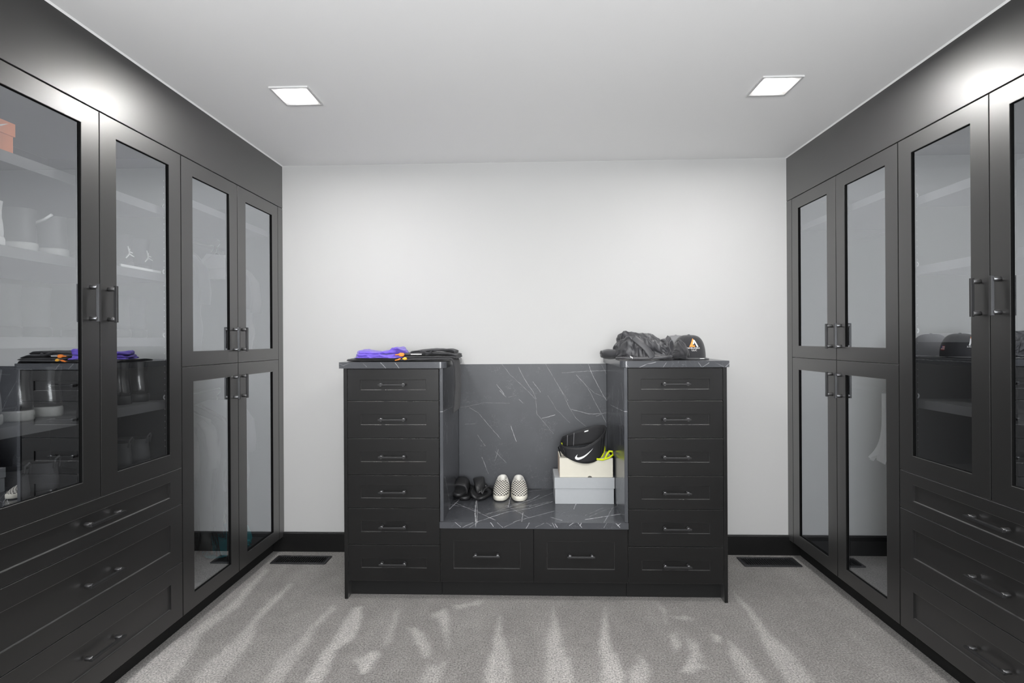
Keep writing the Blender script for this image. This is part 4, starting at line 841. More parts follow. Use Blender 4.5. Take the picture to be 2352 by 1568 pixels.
8,-3,0,0,0,4,-1,-2,-3,12,-5,-3,23,-19,-2,-1,-3,-1,1,-2,0,6,7,-7,-4,-1,-1,-4,2,5,0,-1,9,7,0,-7,-1,-8,-4,-6,0,-9,-7,-7,10,-1,-2,1,11,-5,-1,-2,-3,-2,0,-1,7,8,6,10,3,8,1,-4,9,-6,2,0,-1,4,2,-1,-12,6,3,5,4,-7,-1,0,-1,-3,1,1,4,-7,11,-1,-6,
-2,-1,-4,2,1,2,1,7,12,-3,-8,-2,-9,0,-5,-3,-10,-7,-10,16,-3,0,0,0,7,-2,-2,-3,-2,0,-2,6,8,3,3,15,3,7,-4,9,-6,-1,1,-1,4,5,-3,-7,-4,2,16,0,-8,0,-1,0,-3,1,1,0,-3,3,13,-11,-6,-3,0,3,1,1,-2,25,6,-15,0,-2,-16,0,6,-5,-14,-6,-7,-2,12,-2,7,-1,
-4,7,0,-3,-11,9,-7,5,9,4,0,20,6,8,-4,8,1,-2,-4,-1,6,-1,-6,-11,-10,26,27,-33,1,2,0,2,-2,0,2,-9,18,3,0,-5,-9,-7,-1,5,-2,-5,1,7,6,-18,3,-1,-18,-2,9,-3,-13,-5,-6,-7,17,-3,-7,9,0,-7,-1,10,-14,8,-1,-5,17,5,-2,19,9,9,-3,4,3,2,1,-7,0,-5,3,
-6,-30,36,27,-38,11,0,-1,0,0,2,2,-34,38,6,1,-8,-7,-6,0,1,3,-7,0,14,7,-20,6,-5,-13,-1,1,-8,6,-4,-7,-12,0,10,1,-7,11,-1,-2,0,-6,3,0,-4,17,-5,6,6,27,8,1,-1,-7,4,-3,-4,8,-3,3,6,-37,-2,22,7,2,0,-2,2,1,0,5,-32,-6,19,19,-3,-13,2,4,-7,8,-1,
-4,7,3,-21,13,-9,-9,0,-6,-11,11,3,-7,-14,2,0,-1,5,9,0,-5,2,-5,5,-2,-4,9,-1,11,5,26,6,2,-9,4,-1,0,-5,2,7,-3,8,-24,-11,11,9,7,1,-1,-2,4,-1,4,-27,-14,19,18,0,-11,-1,1,-2,3,1,-4,11,-8,-14,11,-7,-7,0,-11,-12,4,9,3,-14,-1,3,-2,5,3,-1,3,-2,
-3,5,0,-5,5,6,7,4,24,8,4,-14,-2,6,2,-2,-3,5,3,6,-19,1,3,1,7,2,-2,-1,2,-1,5,-15,-19,13,18,-3,-10,-2,3,-7,4,1,-2,13,-7,-8,7,-13,-7,8,-6,-18,-1,2,-2,5,-18,-5,10,18,0,1,4,-6,0,-4,11,-9,2,8,6,12,8,10,16,-24,8,-1,-2,2,5,3,2,0,-13,-3,7,8,
3,1,-2,0,0,-1,2,-27,3,-1,14,-4,2,-1,-2,-7,-4,2,4,8,-9,-6,6,-14,-3,5,-14,-10,1,3,-1,3,-18,-4,-3,32,0,-2,5,-5,-2,-4,1,7,-2,8,3,8,13,14,14,-30,11,-1,-2,1,7,4,5,0,3,-21,1,17,1,0,-1,1,-3,-3,-2,-3,-24,5,8,0,-4,5,-1,-8,2,1,5,4,-9,-3,-4,-1,
-6,3,-9,-15,6,-2,4,-1,-15,-3,-8,26,7,3,-1,-2,-4,-3,-1,11,2,7,-14,18,14,16,1,-16,9,2,-4,2,1,6,-2,13,9,-23,-11,20,5,1,-2,1,-4,-3,-1,12,-38,5,-9,15,-6,5,2,-9,-5,4,4,12,-12,6,-6,-5,1,-8,-10,-7,5,4,1,-1,-12,-12,4,2,26,-2,-4,-4,5,-1,-14,
18,-1,6,-5,10,22,-4,17,-7,-14,3,2,-6,7,8,-4,9,12,16,-7,-4,-1,1,1,2,-4,-3,8,-6,-8,-9,-17,13,-8,-8,2,5,-5,-3,2,1,-1,2,-8,-2,-8,-1,-12,-8,11,-1,4,-14,2,-11,-9,16,12,10,-7,0,-8,-2,1,8,9,-1,1,9,23,-13,19,-14,-3,-3,1,6,7,-3,6,6,4,13,8,-2,
1,-5,-3,7,-5,17,-5,-10,-8,-12,-15,-4,9,-9,-4,-10,11,-7,-1,8,-1,-10,4,1,-15,-6,-3,-9,9,6,-1,-20,10,-8,-16,19,2,15,0,-8,1,-2,0,8,9,0,2,8,7,5,-2,3,-4,-3,1,5,3,4,3,4,10,7,9,2,3,6,-16,8,15,-3,-3,-11,-18,-5,-14,-7,2,-6,2,-9,3,1,4,12,8,-18,
14,-6,-19,-11,4,-4,8,-5,-13,-5,0,5,-11,8,12,-1,11,-4,4,1,-1,6,-6,9,-1,16,6,-7,9,-4,2,0,3,-4,-1,9,4,5,7,7,4,9,6,4,2,22,-3,-12,-2,-32,-1,-14,-8,-3,-7,-1,1,-8,3,1,1,12,-5,-6,7,-22,-3,-9,-2,3,5,-9,-13,1,1,-4,-1,10,13,-1,0,5,3,2,1,2,-1,
-2,0,23,4,-5,-3,8,0,6,2,-5,-1,2,11,-7,19,4,-6,12,16,2,-1,26,-18,2,-19,-15,-18,-2,-4,-9,0,-2,0,-12,7,4,-3,2,11,-1,-8,-17,-9,2,-5,-2,-6,-4,-4,2,2,1,-1,-9,21,5,3,5,-10,12,6,-8,1,6,-2,11,20,-6,-18,21,-5,-6,-3,8,-2,3,9,7,4,4,-1,15,7,10,
5,33,-34,-17,-7,-15,-13,-6,-3,0,2,-11,-3,-5,6,2,-3,9,9,0,-12,-21,3,-6,2,-11,-6,-7,-3,16,-8,10,-11,-1,-2,8,8,10,-4,-3,11,4,4,-4,1,6,12,8,-13,21,-9,-4,-3,4,9,-9,8,14,-3,6,-3,13,6,14,10,19,-29,-6,-11,-8,-12,-7,-5,-7,2,-7,-7,3,5,1,-2,8,
14,-7,-13,-16,1,-3,-5,-12,-7,1,-2,-2,14,-10,6,-5,-9,1,5,10,12,-7,5,4,7,6,1,7,-2,12,-11,15,-3,-2,1,-3,12,-8,0,9,6,9,-1,16,7,2,8,27,-37,-7,-2,-4,-13,-4,-9,-3,-13,8,-3,-7,6,-1,-1,13,24,-12,-14,-8,-19,-8,-6,2,-3,-2,2,-7,-5,-2,5,13,-7,2,
1,2,5,4,5,7,-1,0,12,13,3,-1,-2,15,-2,-2,-2,4,-1,1,0,6,3,9,4,7,3,9,3,16,-28,0,-13,3,-10,1,0,-4,-11,-3,-3,-3,0,1,0,19,14,-15,-13,-13,-16,-5,1,-2,-1,-5,-5,-2,-8,7,-1,9,-2,0,1,2,7,6,4,7,4,-4,-3,11,20,-3,-2,15,-3,-3,0,3,-1,-1,3,12,3,-5,
5,14,0,12,-7,9,-11,-4,-9,3,-9,0,-3,1,-4,-5,-6,-5,-3,0,5,8,14,-13,-12,-28,2,-5,-4,-13,-1,8,-5,-4,-7,-1,-3,17,0,1,1,0,-2,-3,7,11,13,6,-3,-9,24,7,-3,20,-5,-3,-2,-1,5,1,6,4,-6,4,10,5,2,4,-6,12,-6,-4,-7,-2,-6,-3,3,0,-2,-5,-7,-7,-6,-1,3,
28,0,-25,-7,-8,-8,2,-10,-11,-12,-5,-3,-3,11,-5,-3,4,-13,-2,2,12,-2,7,-1,11,15,6,8,-2,6,3,16,15,1,-8,2,4,9,5,-4,-1,1,1,1,18,3,-2,-5,-2,11,-3,-11,-4,-13,2,2,-6,-6,6,0,-10,5,0,0,12,-13,-9,-6,-8,-8,-5,-6,-14,-13,-5,1,-3,-4,8,-5,-4,-5,0,
0,5,4,8,-1,10,15,-2,8,15,4,5,1,26,5,-3,-5,-3,0,-5,-2,3,7,-3,6,16,-1,7,1,0,-11,-1,8,-4,-13,1,-7,-7,2,7,2,-12,2,4,2,-11,5,-11,-7,-10,-7,-7,-5,-5,-1,-4,-4,1,-3,-1,-2,-8,3,3,-7,8,0,6,8,2,13,-1,0,23,17,0,9,-21,13,-1,-7,10,6,4,1,-11,2,-2,
-4,1,8,4,3,-2,4,-3,-8,-8,12,0,0,-12,5,6,6,-3,-4,-8,-6,7,15,-11,-8,-9,-18,3,-7,-10,2,-4,-5,-10,-7,-2,5,3,2,-2,0,7,4,3,8,6,4,6,-4,10,21,12,0,-13,4,-8,-1,6,4,1,-1,-4,4,5,0,-2,4,0,2,-10,6,-1,-8,-7,14,5,0,-5,-11,-2,2,3,7,0,-8,-12,21,-10,
-11,2,-10,1,2,-9,5,-5,-4,-7,-4,-7,-1,0,9,-1,5,10,-7,1,6,10,-7,8,10,1,0,10,8,6,-1,-2,-5,5,-6,-1,6,-3,-9,0,-1,3,10,1,2,-10,8,-5,-1,-8,6,-3,-2,-2,-12,-1,-1,0,-2,1,0,32,8,6,0,-4,-8,-5,-2,2,5,1,1,-7,6,4,-1,-3,-7,-4,-5,7,-8,-2,-1,8,-7,0,
7,0,-6,-2,6,6,-12,-1,2,6,-2,-4,3,11,4,0,-2,-8,8,5,0,-2,8,0,0,-2,-6,-2,-1,-2,2,1,-2,3,1,0,1,5,-5,2,5,5,4,0,-2,0,6,0,2,-5,3,2,0,-1,-5,1,-6,4,0,-7,-2,7,-2,-5,4,-2,-7,-4,-5,7,-3,-3,-1,6,-1,-7,-4,-1,4,7,3,-8,2,9,3,-6,7,-3,2,5,-1,-3,-3,1,
6,1,-1,-1,0,1,-1,40,-9,-2,-3,-4,10,-1,-3,-6,-2,-6,0,3,-9,-3,-1,-1,-7,-2,-5,0,-8,0,0,7,-10,0,7,3,-3,-6,-5,7,-16,0,2,7,0,7,1,-4,0,-2,3,4,3,0,-3,6,31,-5,2,5,2,3,4,1,1,5,1,2,0,-1,0,-11,9,-2,-2,-13,4,-1,-4,-7,6,-7,-1,7,-8,-3,-2,-2,-6,-4,
-3,-2,-5,-2,-5,7,-5,-6,-2,4,6,-4,-7,5,-1,-3,-1,6,-6,7,2,-4,-5,1,4,7,5,0,-2,6,27,3,-5,2,3,1,2,3,-4,0,5,5,-1,-1,-3,-1,5,11,14,-2,7,-1,6,1,6,-4,-3,4,-8,-3,-4,-16,-37,-7,-8,-9,-10,-4,-5,-6,-2,-4,0,-2,5,-2,-3,-12,10,4,0,0,-5,0,4,11,-2,3,
8,7,-2,6,4,7,21,2,7,-1,10,5,3,-2,0,-4,-1,7,-7,1,4,23,0,7,3,17,6,1,1,-7,-3,-9,-4,0,-12,-4,-5,-18,-28,-4,-5,-4,-7,-2,-5,-11,-13,-6,-4,3,-1,2,-4,-13,14,2,-2,-5,2,-2,4,11,5,-2,4,12,10,7,4,7,23,2,8,6,9,3,0,6,-1,-3,0,7,-1,2,1,18,-8,1,15,
14,9,-7,-7,-3,-7,5,-1,-9,-9,-3,-5,-24,-35,-11,-7,-1,-10,-4,0,1,-10,-8,-8,-17,-5,6,-2,-10,13,4,-1,-3,7,-2,-3,11,2,2,5,15,5,10,9,16,26,0,5,14,8,-3,0,9,8,-2,1,6,-2,2,3,37,-7,-11,19,11,1,-1,0,-3,-4,-5,5,-12,-10,-11,-12,-22,-33,-1,-6,-13,
-16,-10,2,-11,-11,-2,-7,-20,-19,-8,-2,-5,10,-2,1,8,9,3,3,-3,7,7,8,13,5,2,13,33,35,6,2,9,14,2,4,4,10,-1,1,9,3,4,2,3,5,-12,16,21,-17,-3,-1,4,5,-2,-8,-13,-11,-13,-11,-30,-25,-11,-8,-6,-16,-7,-12,-6,-21,1,-8,-15,-21,-11,-1,7,6,-2,-3,6,
6,2,2,5,2,11,7,8,9,9,12,34,40,16,8,4,11,7,-1,6,12,2,-1,7,2,0,3,35,-1,3,14,0,-17,-7,4,5,15,-9,1,-14,-15,-14,-16,-54,-39,-6,-10,-22,-13,-12,-11,-18,-14,-12,-11,1,-8,-22,5,-3,4,6,0,4,-2,-1,5,13,7,8,8,12,12,15,7,44,53,17,11,10,15,10,9,
18,4,8,2,2,-8,1,2,27,-8,7,0,-19,1,5,4,4,7,1,-11,-5,-23,-16,-19,-62,-37,-17,-11,-20,-15,-7,-13,-25,-11,-12,-14,-10,-8,11,-20,15,-5,4,5,3,-8,-3,6,18,7,7,4,11,19,15,15,41,66,8,17,20,13,11,14,17,-7,9,10,7,-7,0,5,11,0,-17,-8,9,22,-4,-7,
-5,16,-9,-1,-9,-31,-18,-19,-62,-39,-16,-16,-19,-31,0,-14,-26,-8,-14,-14,-17,15,-15,8,-3,0,1,1,9,-3,-10,3,19,12,3,0,19,12,24,15,45,73,14,11,23,23,8,9,16,-4,10,8,10,-1,-3,1,18,-19,0,-11,13,0,7,6,4,-1,2,-10,-20,-28,-16,-18,-71,-58,-16,
-12,-21,-9,-15,-15,-32,-23,-1,-12,9,-15,18,-11,-18,11,4,-5,-4,13,7,3,-1,3,10,6,22,25,10,24,76,52,12,16,24,25,11,13,3,13,5,7,-6,5,1,2,-6,-4,-3,-9,-5,2,7,6,21,-9,0,-15,-25,-17,-13,-22,-69,-63,-16,-8,-24,0,-17,-18,-32,-31,-5,-2,13,-21,
9,8,-32,5,5,1,-4,13,3,2,6,4,10,1,23,25,19,26,78,43,18,16,23,21,10,12,6,16,8,-4,4,-5,-1,2,3,-10,8,-9,-20,9,1,5,31,-6,-9,-13,-26,-23,-8,-19,-70,-58,-15,-11,-23,-12,-4,-14,-37,-31,-14,-6,23,-23,0,21,-27,0,6,5,2,1,9,0,-9,12,9,8,25,25,14,
26,71,56,10,12,30,31,5,10,13,-3,8,0,4,1,5,-3,-9,4,-6,-21,-4,-6,17,14,26,-19,-9,-2,-28,-26,-13,-7,-66,-61,-8,-11,-16,-14,-16,-14,-35,-28,-11,-14,11,4,-12,9,-4,4,0,-6,-6,13,3,-16,10,8,13,12,34,3,18,21,67,64,27,19,19,21,9,3,15,1,5,4,0,
-4,1,0,6,-5,6,-29,-3,-9,14,20,19,-15,1,-14,-25,-24,-15,-6,-65,-59,-17,-6,-20,-12,-6,-15,-38,-39,-2,-7,-7,18,-15,4,-15,12,-1,-4,-4,12,9,-3,-13,21,-3,15,34,9,16,20,69,55,32,27,27,12,1,6,19,-1,0,0,10,7,0,0,0,-15,15,-21,6,-18,13,21,5,10,
-9,-18,-31,-14,-14,-12,-72,-44,-16,-16,-31,-11,-14,-11,-25,-41,-19,9,6,14,-4,-10,-20,7,1,-4,-11,11,7,5,-9,15,1,-10,33,43,15,19,65,61,22,20,51,17,-13,11,5,9,5,4,0,8,-5,-3,-3,-15,15,-14,14,-32,16,19,16,-5,-12,-14,-24,-13,-12,-19,-75,
-44,-5,-16,-35,-24,0,-18,-32,-32,-18,-3,28,-5,-5,-4,-22,13,-3,-3,-11,7,1,7,0,17,-2,-11,35,43,16,20,67,61,22,20,32,42,-13,7,7,-6,7,9,-7,12,1,-6,0,-16,8,-1,8,-33,18,18,8,9,-20,-17,-19,-19,-11,-16,-74,-42,-6,-16,-34,-32,1,-8,-40,-27,-18,
-6,34,-12,-11,4,-20,7,2,-1,-5,10,1,1,6,4,0,-14,26,55,16,20,69,61,23,19,28,51,-11,12,-7,6,-8,8,1,5,1,0,-9,0,12,8,-23,-10,5,19,8,14,-19,-17,-22,-27,-17,-20,-56,-46,-19,-9,-31,-24,-14,-9,-20,-34,-16,-10,23,12,-26,1,-13,-9,-1,1,13,4,1,
4,-3,10,9,-10,13,56,17,18,72,61,24,20,27,45,-3,6,2,-10,5,8,5,7,-4,-6,9,-11,8,8,-17,-3,2,7,16,18,-19,-17,-27,-25,-17,-19,-55,-52,-20,-7,-35,-20,-9,-14,-25,-25,-14,-9,12,18,-26,-7,-2,-7,-1,7,1,5,3,6,-9,9,8,-6,11,57,17,17,74,60,24,18,
28,46,-3,10,0,-4,-5,-2,11,8,0,-2,8,-22,21,-12,-18,1,18,7,16,8,-16,-16,-33,-28,-11,-18,-54,-55,-18,-8,-32,-16,-16,-12,-32,-15,-13,-17,3,28,-22,-18,10,-7,3,6,-3,3,8,-5,3,6,8,-2,3,57,16,18,74,60,24,18,28,44,-4,14,-11,15,0,-8,4,7,3,3,-4,
-25,11,10,-9,-12,7,16,31,-2,-17,-16,-36,-37,-13,-2,-62,-46,-21,-11,-37,-24,-5,-8,-30,-31,-3,-1,-12,19,2,-25,-5,7,4,1,5,-2,4,3,-6,6,7,1,4,53,17,19,72,64,23,21,58,20,-1,-13,9,3,1,5,0,3,7,-3,-8,-18,3,9,-9,10,0,16,31,-8,-14,-17,-35,-37,
-14,-2,-63,-45,-21,-17,-34,-21,-12,-2,-28,-34,-12,5,1,0,9,-10,-8,-7,-3,0,10,-1,10,7,-4,-2,8,4,4,53,16,20,72,64,23,20,59,7,8,-6,7,1,7,-1,11,-12,-1,2,9,-27,13,1,-19,25,-1,15,29,-7,-16,-15,-37,-37,-15,-3,-62,-45,-22,-14,-39,-16,-15,-7,
-22,-29,-19,-6,22,-21,12,6,-21,7,-1,4,6,-5,3,5,-1,5,1,3,9,49,17,22,71,64,21,21,57,10,-2,7,-9,10,5,0,14,-6,-2,6,-3,-25,25,-7,-16,18,14,10,25,-12,-14,-16,-34,-38,-3,-21,-62,-41,-27,-20,-23,-29,-5,-17,-24,-17,-15,-19,23,-13,-6,20,-13,
-6,4,2,6,-3,-5,7,16,-10,9,-16,53,26,18,23,69,59,22,21,61,5,-7,10,3,0,3,0,2,0,2,0,-8,-18,27,-5,-17,11,12,17,27,-13,-16,-16,-35,-34,-4,-21,-59,-52,-23,-21,-21,-31,-4,-12,-25,-13,-18,-17,10,5,-10,12,-14,-6,4,5,-1,6,3,1,13,-14,8,-16,28,
57,20,23,68,57,22,20,63,10,-12,9,6,-11,10,-1,1,8,7,0,8,-27,18,10,-8,-7,13,19,28,-14,-17,-14,-30,-33,-10,-20,-52,-62,-27,-18,-32,-18,-16,-6,-29,-16,5,-18,-12,29,0,-1,-30,15,1,-1,3,1,7,8,-11,3,6,-3,8,63,21,22,66,57,22,18,58,11,-4,7,5,
-3,0,8,-2,4,2,3,-5,-19,4,14,-6,-1,19,11,29,-16,-15,-17,-32,-25,-14,-19,-51,-65,-23,-22,-31,-19,-14,-13,-22,-22,6,-8,-24,31,10,-3,-29,9,3,1,4,9,-7,6,4,-5,7,-6,6,64,21,22,66,60,21,17,60,2,2,11,-4,7,-4,3,11,-8,-1,2,7,-17,-12,13,-5,9,18,
16,20,-18,-14,-15,-33,-17,-20,-18,-51,-67,-26,-15,-31,-28,-6,-16,-19,-29,2,2,-25,25,18,-2,-30,3,5,5,5,12,-5,-6,5,6,-5,6,-1,61,22,22,67,61,21,17,61,1,-2,8,1,7,-2,6,4,-4,1,4,-4,-3,-27,4,-1,29,8,10,12,-10,-13,-12,-32,-26,-10,-18,-56,-66,
-23,-21,-22,-28,-14,-13,-24,-19,-13,-4,1,6,19,-1,-14,3,-1,4,6,6,8,-5,-7,2,-4,15,14,46,20,22,68,61,20,16,24,54,-13,10,2,-5,4,3,-4,4,3,4,-5,9,-29,-6,0,33,12,14,-5,-6,-13,-11,-30,-34,-7,-10,-57,-66,-25,-17,-32,-21,-8,-14,-21,-22,-15,-7,
-6,8,17,16,-26,7,0,-1,7,8,5,-7,9,-5,-7,11,18,45,19,23,67,61,20,17,55,22,-14,0,5,-2,6,7,-2,2,5,4,-1,14,-26,-13,-2,35,16,18,-3,-17,-14,-9,-33,-35,-12,-4,-54,-66,-23,-20,-35,-13,-14,-12,-24,-18,-8,-14,-9,6,15,25,-32,9,4,3,2,5,3,7,-4,-4,
-7,10,18,46,18,24,67,62,20,17,56,18,-3,-6,6,-4,8,3,-1,0,1,7,11,6,-27,-17,0,42,15,17,-6,-21,-16,-10,-33,-30,-6,-14,-51,-64,-24,-21,-23,-26,-12,-10,-19,-16,-11,-10,-20,8,19,20,-24,-6,5,5,9,1,11,-2,-6,-10,10,5,4,61,17,23,63,69,18,18,52,
8,-2,-2,7,-3,7,7,7,-3,0,3,-7,15,-24,-19,-2,41,16,18,-6,-23,-16,-12,-31,-29,-14,-15,-44,-64,-24,-20,-21,-23,-13,-13,-19,-15,-8,-12,-23,11,18,18,-19,-5,8,2,-1,7,7,-1,-9,1,6,5,5,58,17,23,61,71,19,17,51,18,-13,3,2,-4,7,7,13,1,-7,-5,-1,
6,-9,-25,3,36,18,12,-6,-14,-16,-17,-28,-23,-19,-15,-49,-67,-21,-19,-31,-25,-5,-8,-25,-21,-3,5,-23,6,22,10,-28,8,1,2,2,6,7,-4,0,7,-1,-13,54,28,18,21,58,74,22,17,50,3,-6,3,6,-3,7,8,-4,-4,1,7,-8,23,-19,-24,3,35,18,14,-5,-16,-15,-15,-30,
-25,-14,-19,-47,-71,-23,-18,-27,-29,-10,-8,-19,-20,-9,7,-12,2,23,7,-25,6,0,-1,9,0,4,6,-1,-6,-5,-8,27,64,18,21,59,72,24,19,43,4,-6,7,10,0,1,5,-5,-3,2,9,4,20,-21,-24,4,34,18,12,1,-18,-15,-14,-32,-28,-10,-17,-50,-74,-21,-19,-24,-26,-11,
-11,-12,-23,-16,-1,7,-3,25,2,-28,3,6,-2,7,0,4,7,-6,7,0,-16,19,68,19,20,61,69,25,21,48,3,-10,8,7,4,-5,5,2,10,-3,2,-2,23,-25,-21,5,33,17,16,3,-24,-11,-16,-33,-25,-18,-16,-48,-73,-20,-19,-28,-21,-9,-1,-19,-26,-11,-13,3,15,11,-4,-20,9,
2,2,2,11,4,-10,10,-10,19,14,-18,61,19,20,63,64,24,21,57,-10,0,6,2,-2,4,6,3,11,0,-1,0,23,-25,-13,-2,33,17,15,2,-25,-13,-14,-29,-31,-12,-19,-50,-71,-20,-19,-29,-15,-10,-1,-18,-27,-10,-13,-10,27,19,-10,-24,10,2,0,6,10,4,-12,2,5,-11,21,
32,28,18,19,61,64,22,21,63,-11,0,4,4,-2,4,3,6,0,6,2,-4,25,-20,-19,4,32,17,15,-4,-26,-13,-11,-27,-36,-8,-18,-54,-67,-21,-19,-31,-9,-10,-7,-11,-32,-1,-14,-20,26,20,-2,-27,5,7,-1,3,8,8,-2,-7,-3,0,-4,52,31,17,19,59,64,21,21,65,-9,15,-7,
-5,-1,4,7,8,-3,2,2,7,10,-18,-15,10,32,15,14,-12,-27,-9,-13,-29,-32,-15,-11,-55,-62,-21,-19,-31,-13,-3,-7,-11,-25,-14,2,-23,10,21,3,-26,10,3,3,-6,6,5,1,1,-7,1,-6,57,31,17,19,58,62,20,21,64,3,4,-11,4,-7,4,5,4,6,-5,2,-3,9,-17,-13,13,30,
14,9,-9,-27,-8,-11,-27,-33,-15,-19,-52,-58,-20,-19,-31,-12,-8,-10,-11,-20,-11,3,-19,1,23,2,-18,2,3,-1,5,10,4,-5,3,-2,-9,-5,55,31,18,20,61,58,22,20,52,1,17,-10,0,2,-7,6,2,12,-6,-1,7,-6,-1,-17,12,24,13,-4,-8,-11,-11,-12,-29,-30,-17,-21,
-57,-49,-21,-18,-31,-14,-6,-5,-9,-23,-4,-16,7,-16,17,14,-32,5,-2,5,3,5,8,0,-4,-6,20,31,14,21,17,22,66,54,22,20,47,13,0,5,-2,-12,6,4,9,-1,6,2,-12,-1,-5,-5,12,23,11,-10,-9,-8,-7,-12,-30,-27,-18,-22,-55,-48,-21,-16,-32,-17,-6,-9,-5,-16,
-8,-17,9,-14,8,18,-25,4,5,1,-5,9,-1,6,-8,5,0,16,42,20,16,23,67,53,22,19,44,7,2,3,11,-17,6,-3,13,2,5,3,6,-7,-13,13,-1,28,5,-12,-12,-9,-5,-7,-29,-29,-16,-22,-52,-48,-21,-18,-27,-21,-8,-11,-6,-23,2,-14,1,0,-1,22,-24,-4,6,5,0,-2,7,5,-9,
10,-5,9,48,21,17,23,66,56,21,18,45,6,4,-3,10,-13,6,-1,8,-2,3,5,-2,-11,-13,10,25,1,9,-9,-16,-14,-3,-13,-18,-33,-19,-18,-50,-40,-21,-16,-24,-26,-14,-6,-19,-1,-17,-10,0,25,-7,-4,-13,-4,2,5,9,-5,1,7,0,8,-10,6,46,27,18,24,62,63,19,21,48,
-1,3,0,3,-8,7,1,16,-2,-5,1,-1,-16,-9,17,22,7,-10,0,-21,-10,-1,-10,-24,-33,-15,-24,-43,-45,-16,-16,-26,-29,-4,-14,-17,1,-13,-11,6,15,1,-16,-19,12,-2,4,7,-8,-3,7,18,0,-11,0,48,28,19,23,62,65,18,19,52,1,-7,12,-11,-2,-1,9,10,9,-4,-5,0,
-12,-10,18,12,20,-6,-12,-15,-19,-5,-2,-29,-30,-16,-21,-45,-49,-11,-16,-25,-24,-6,-15,-23,1,-5,-5,4,-1,12,-12,-28,6,2,3,6,11,-10,9,-4,17,-6,-13,52,29,18,23,63,65,18,17,53,7,-11,20,-19,-6,3,8,5,5,1,1,-17,-5,-2,18,21,4,-11,-5,-8,-7,-9,
-9,-30,-36,-18,-15,-48,-48,-18,-11,-13,-23,-13,-10,-22,-13,-6,-2,23,-19,7,-6,-20,5,-3,3,13,10,0,4,0,3,1,9,-1,54,18,23,60,68,17,26,41,1,5,-4,13,-18,2,3,3,1,3,1,13,-18,1,15,24,-6,-7,-9,-10,1,-12,-8,-29,-38,-13,-17,-47,-53,-13,-15,-13,
-16,-13,-14,-22,-11,2,-13,21,-9,-8,-2,-7,1,2,5,4,4,-4,5,9,1,-2,5,12,35,32,22,58,70,23,15,36,12,-1,-4,7,2,-4,-6,4,7,2,5,-3,-15,11,10,21,-16,-8,3,-18,-1,-5,-13,-28,-34,-16,-12,-53,-53,-6,-16,-24,-12,-12,-14,-18,-10,0,-13,16,6,-18,-8,
-2,7,5,3,-6,5,5,5,4,0,6,7,23,12,25,31,54,86,8,22,26,4,9,4,11,-7,5,-5,-4,5,-1,8,-12,4,-2,13,17,-14,-8,-5,-11,-3,-11,-4,-31,-26,-15,-13,-53,-51,-16,-7,-25,-16,-11,-12,-21,10,-9,-8,-6,24,-14,-9,-5,9,-2,-4,9,-2,4,14,-8,12,4,11,11,22,11,
23,73,84,5,16,13,15,2,2,22,9,0,-7,-15,-3,-1,3,11,8,-18,11,17,-21,-7,-6,8,-19,-11,-6,-20,-29,-15,-20,-41,-54,-15,-14,-21,-10,-13,-13,-20,7,1,-9,-11,14,-4,-2,-19,7,3,2,0,6,0,1,17,-2,9,16,14,14,8,18,81,63,18,9,21,9,3,9,14,16,0,2,-13,-7,
-1,7,-2,3,3,9,-15,-5,-11,-2,2,-19,-13,-12,-17,-20,-13,-19,-46,-40,-16,-13,-26,-22,-1,-5,-26,-13,10,7,1,-9,2,6,-17,8,5,5,-1,12,2,1,4,-3,8,11,13,20,12,19,63,67,-1,12,16,12,8,12,16,7,1,3,-8,4,6,4,-8,11,8,-7,-15,5,0,-15,-6,-19,0,-11,-20,
-22,-13,-9,-55,-40,-16,-13,-24,-22,-9,-2,-19,-11,-7,9,24,-12,4,-14,-3,10,1,7,2,2,2,1,2,11,5,12,17,17,9,14,36,79,14,8,23,10,8,5,14,0,0,6,-3,10,5,1,-12,21,1,-9,-10,4,5,-11,-21,-3,-10,-8,-20,-18,-10,-13,-52,-43,-17,-13,-25,-21,-8,-6,-6,
-28,-1,10,19,7,-1,-5,-7,1,2,2,6,5,4,5,4,9,1,10,17,10,16,12,34,63,16,15,22,12,8,-1,14,-4,7,4,-1,9,4,-1,-23,26,-7,-7,10,-13,-8,-6,-3,-6,1,-11,-19,-12,-15,-12,-43,-47,-15,-13,-22,-22,-11,-8,-13,5,-4,-2,-2,12,11,12,-18,1,7,0,-3,11,2,4,
11,5,4,8,16,15,5,14,36,40,14,9,21,16,9,11,11,-2,-5,-1,1,9,2,0,10,0,-6,-7,7,-12,-4,7,5,-15,-10,-8,-13,-17,-4,-16,-39,-49,-13,-13,-22,-19,-7,-7,-13,-7,8,4,-2,5,13,14,-18,2,7,0,-4,3,8,4,7,1,8,9,13,19,1,14,41,30,14,0,23,13,8,5,17,8,0,0,
-6,8,4,2,-12,-2,-5,-6,0,9,-1,-9,1,-12,-8,-4,-16,-9,-11,-13,-35,-45,-12,-11,-20,-17,-9,-5,-9,-7,-3,1,15,3,10,-10,6,2,3,5,-1,3,7,1,6,7,3,3,11,18,5,10,41,16,16,2,17,19,7,6,13,12,-2,-2,-4,1,4,4,-17,-18,3,-2,5,-5,6,-5,-3,-14,-7,-7,-8,-12,
-8,-7,-30,-31,-11,-10,-14,-11,-6,0,-8,-7,-2,0,9,15,0,-8,6,7,1,-3,5,0,-4,3,5,10,6,1,-1,17,9,7,29,20,12,-4,10,12,9,6,8,5,8,3,-3,6,1,0,-15,-19,14,1,4,-6,-3,-1,-8,-11,-5,-4,-10,-16,-1,-8,-25,-28,-9,-9,-7,-12,-4,-1,-7,-7,1,-1,-3,4,4,12,
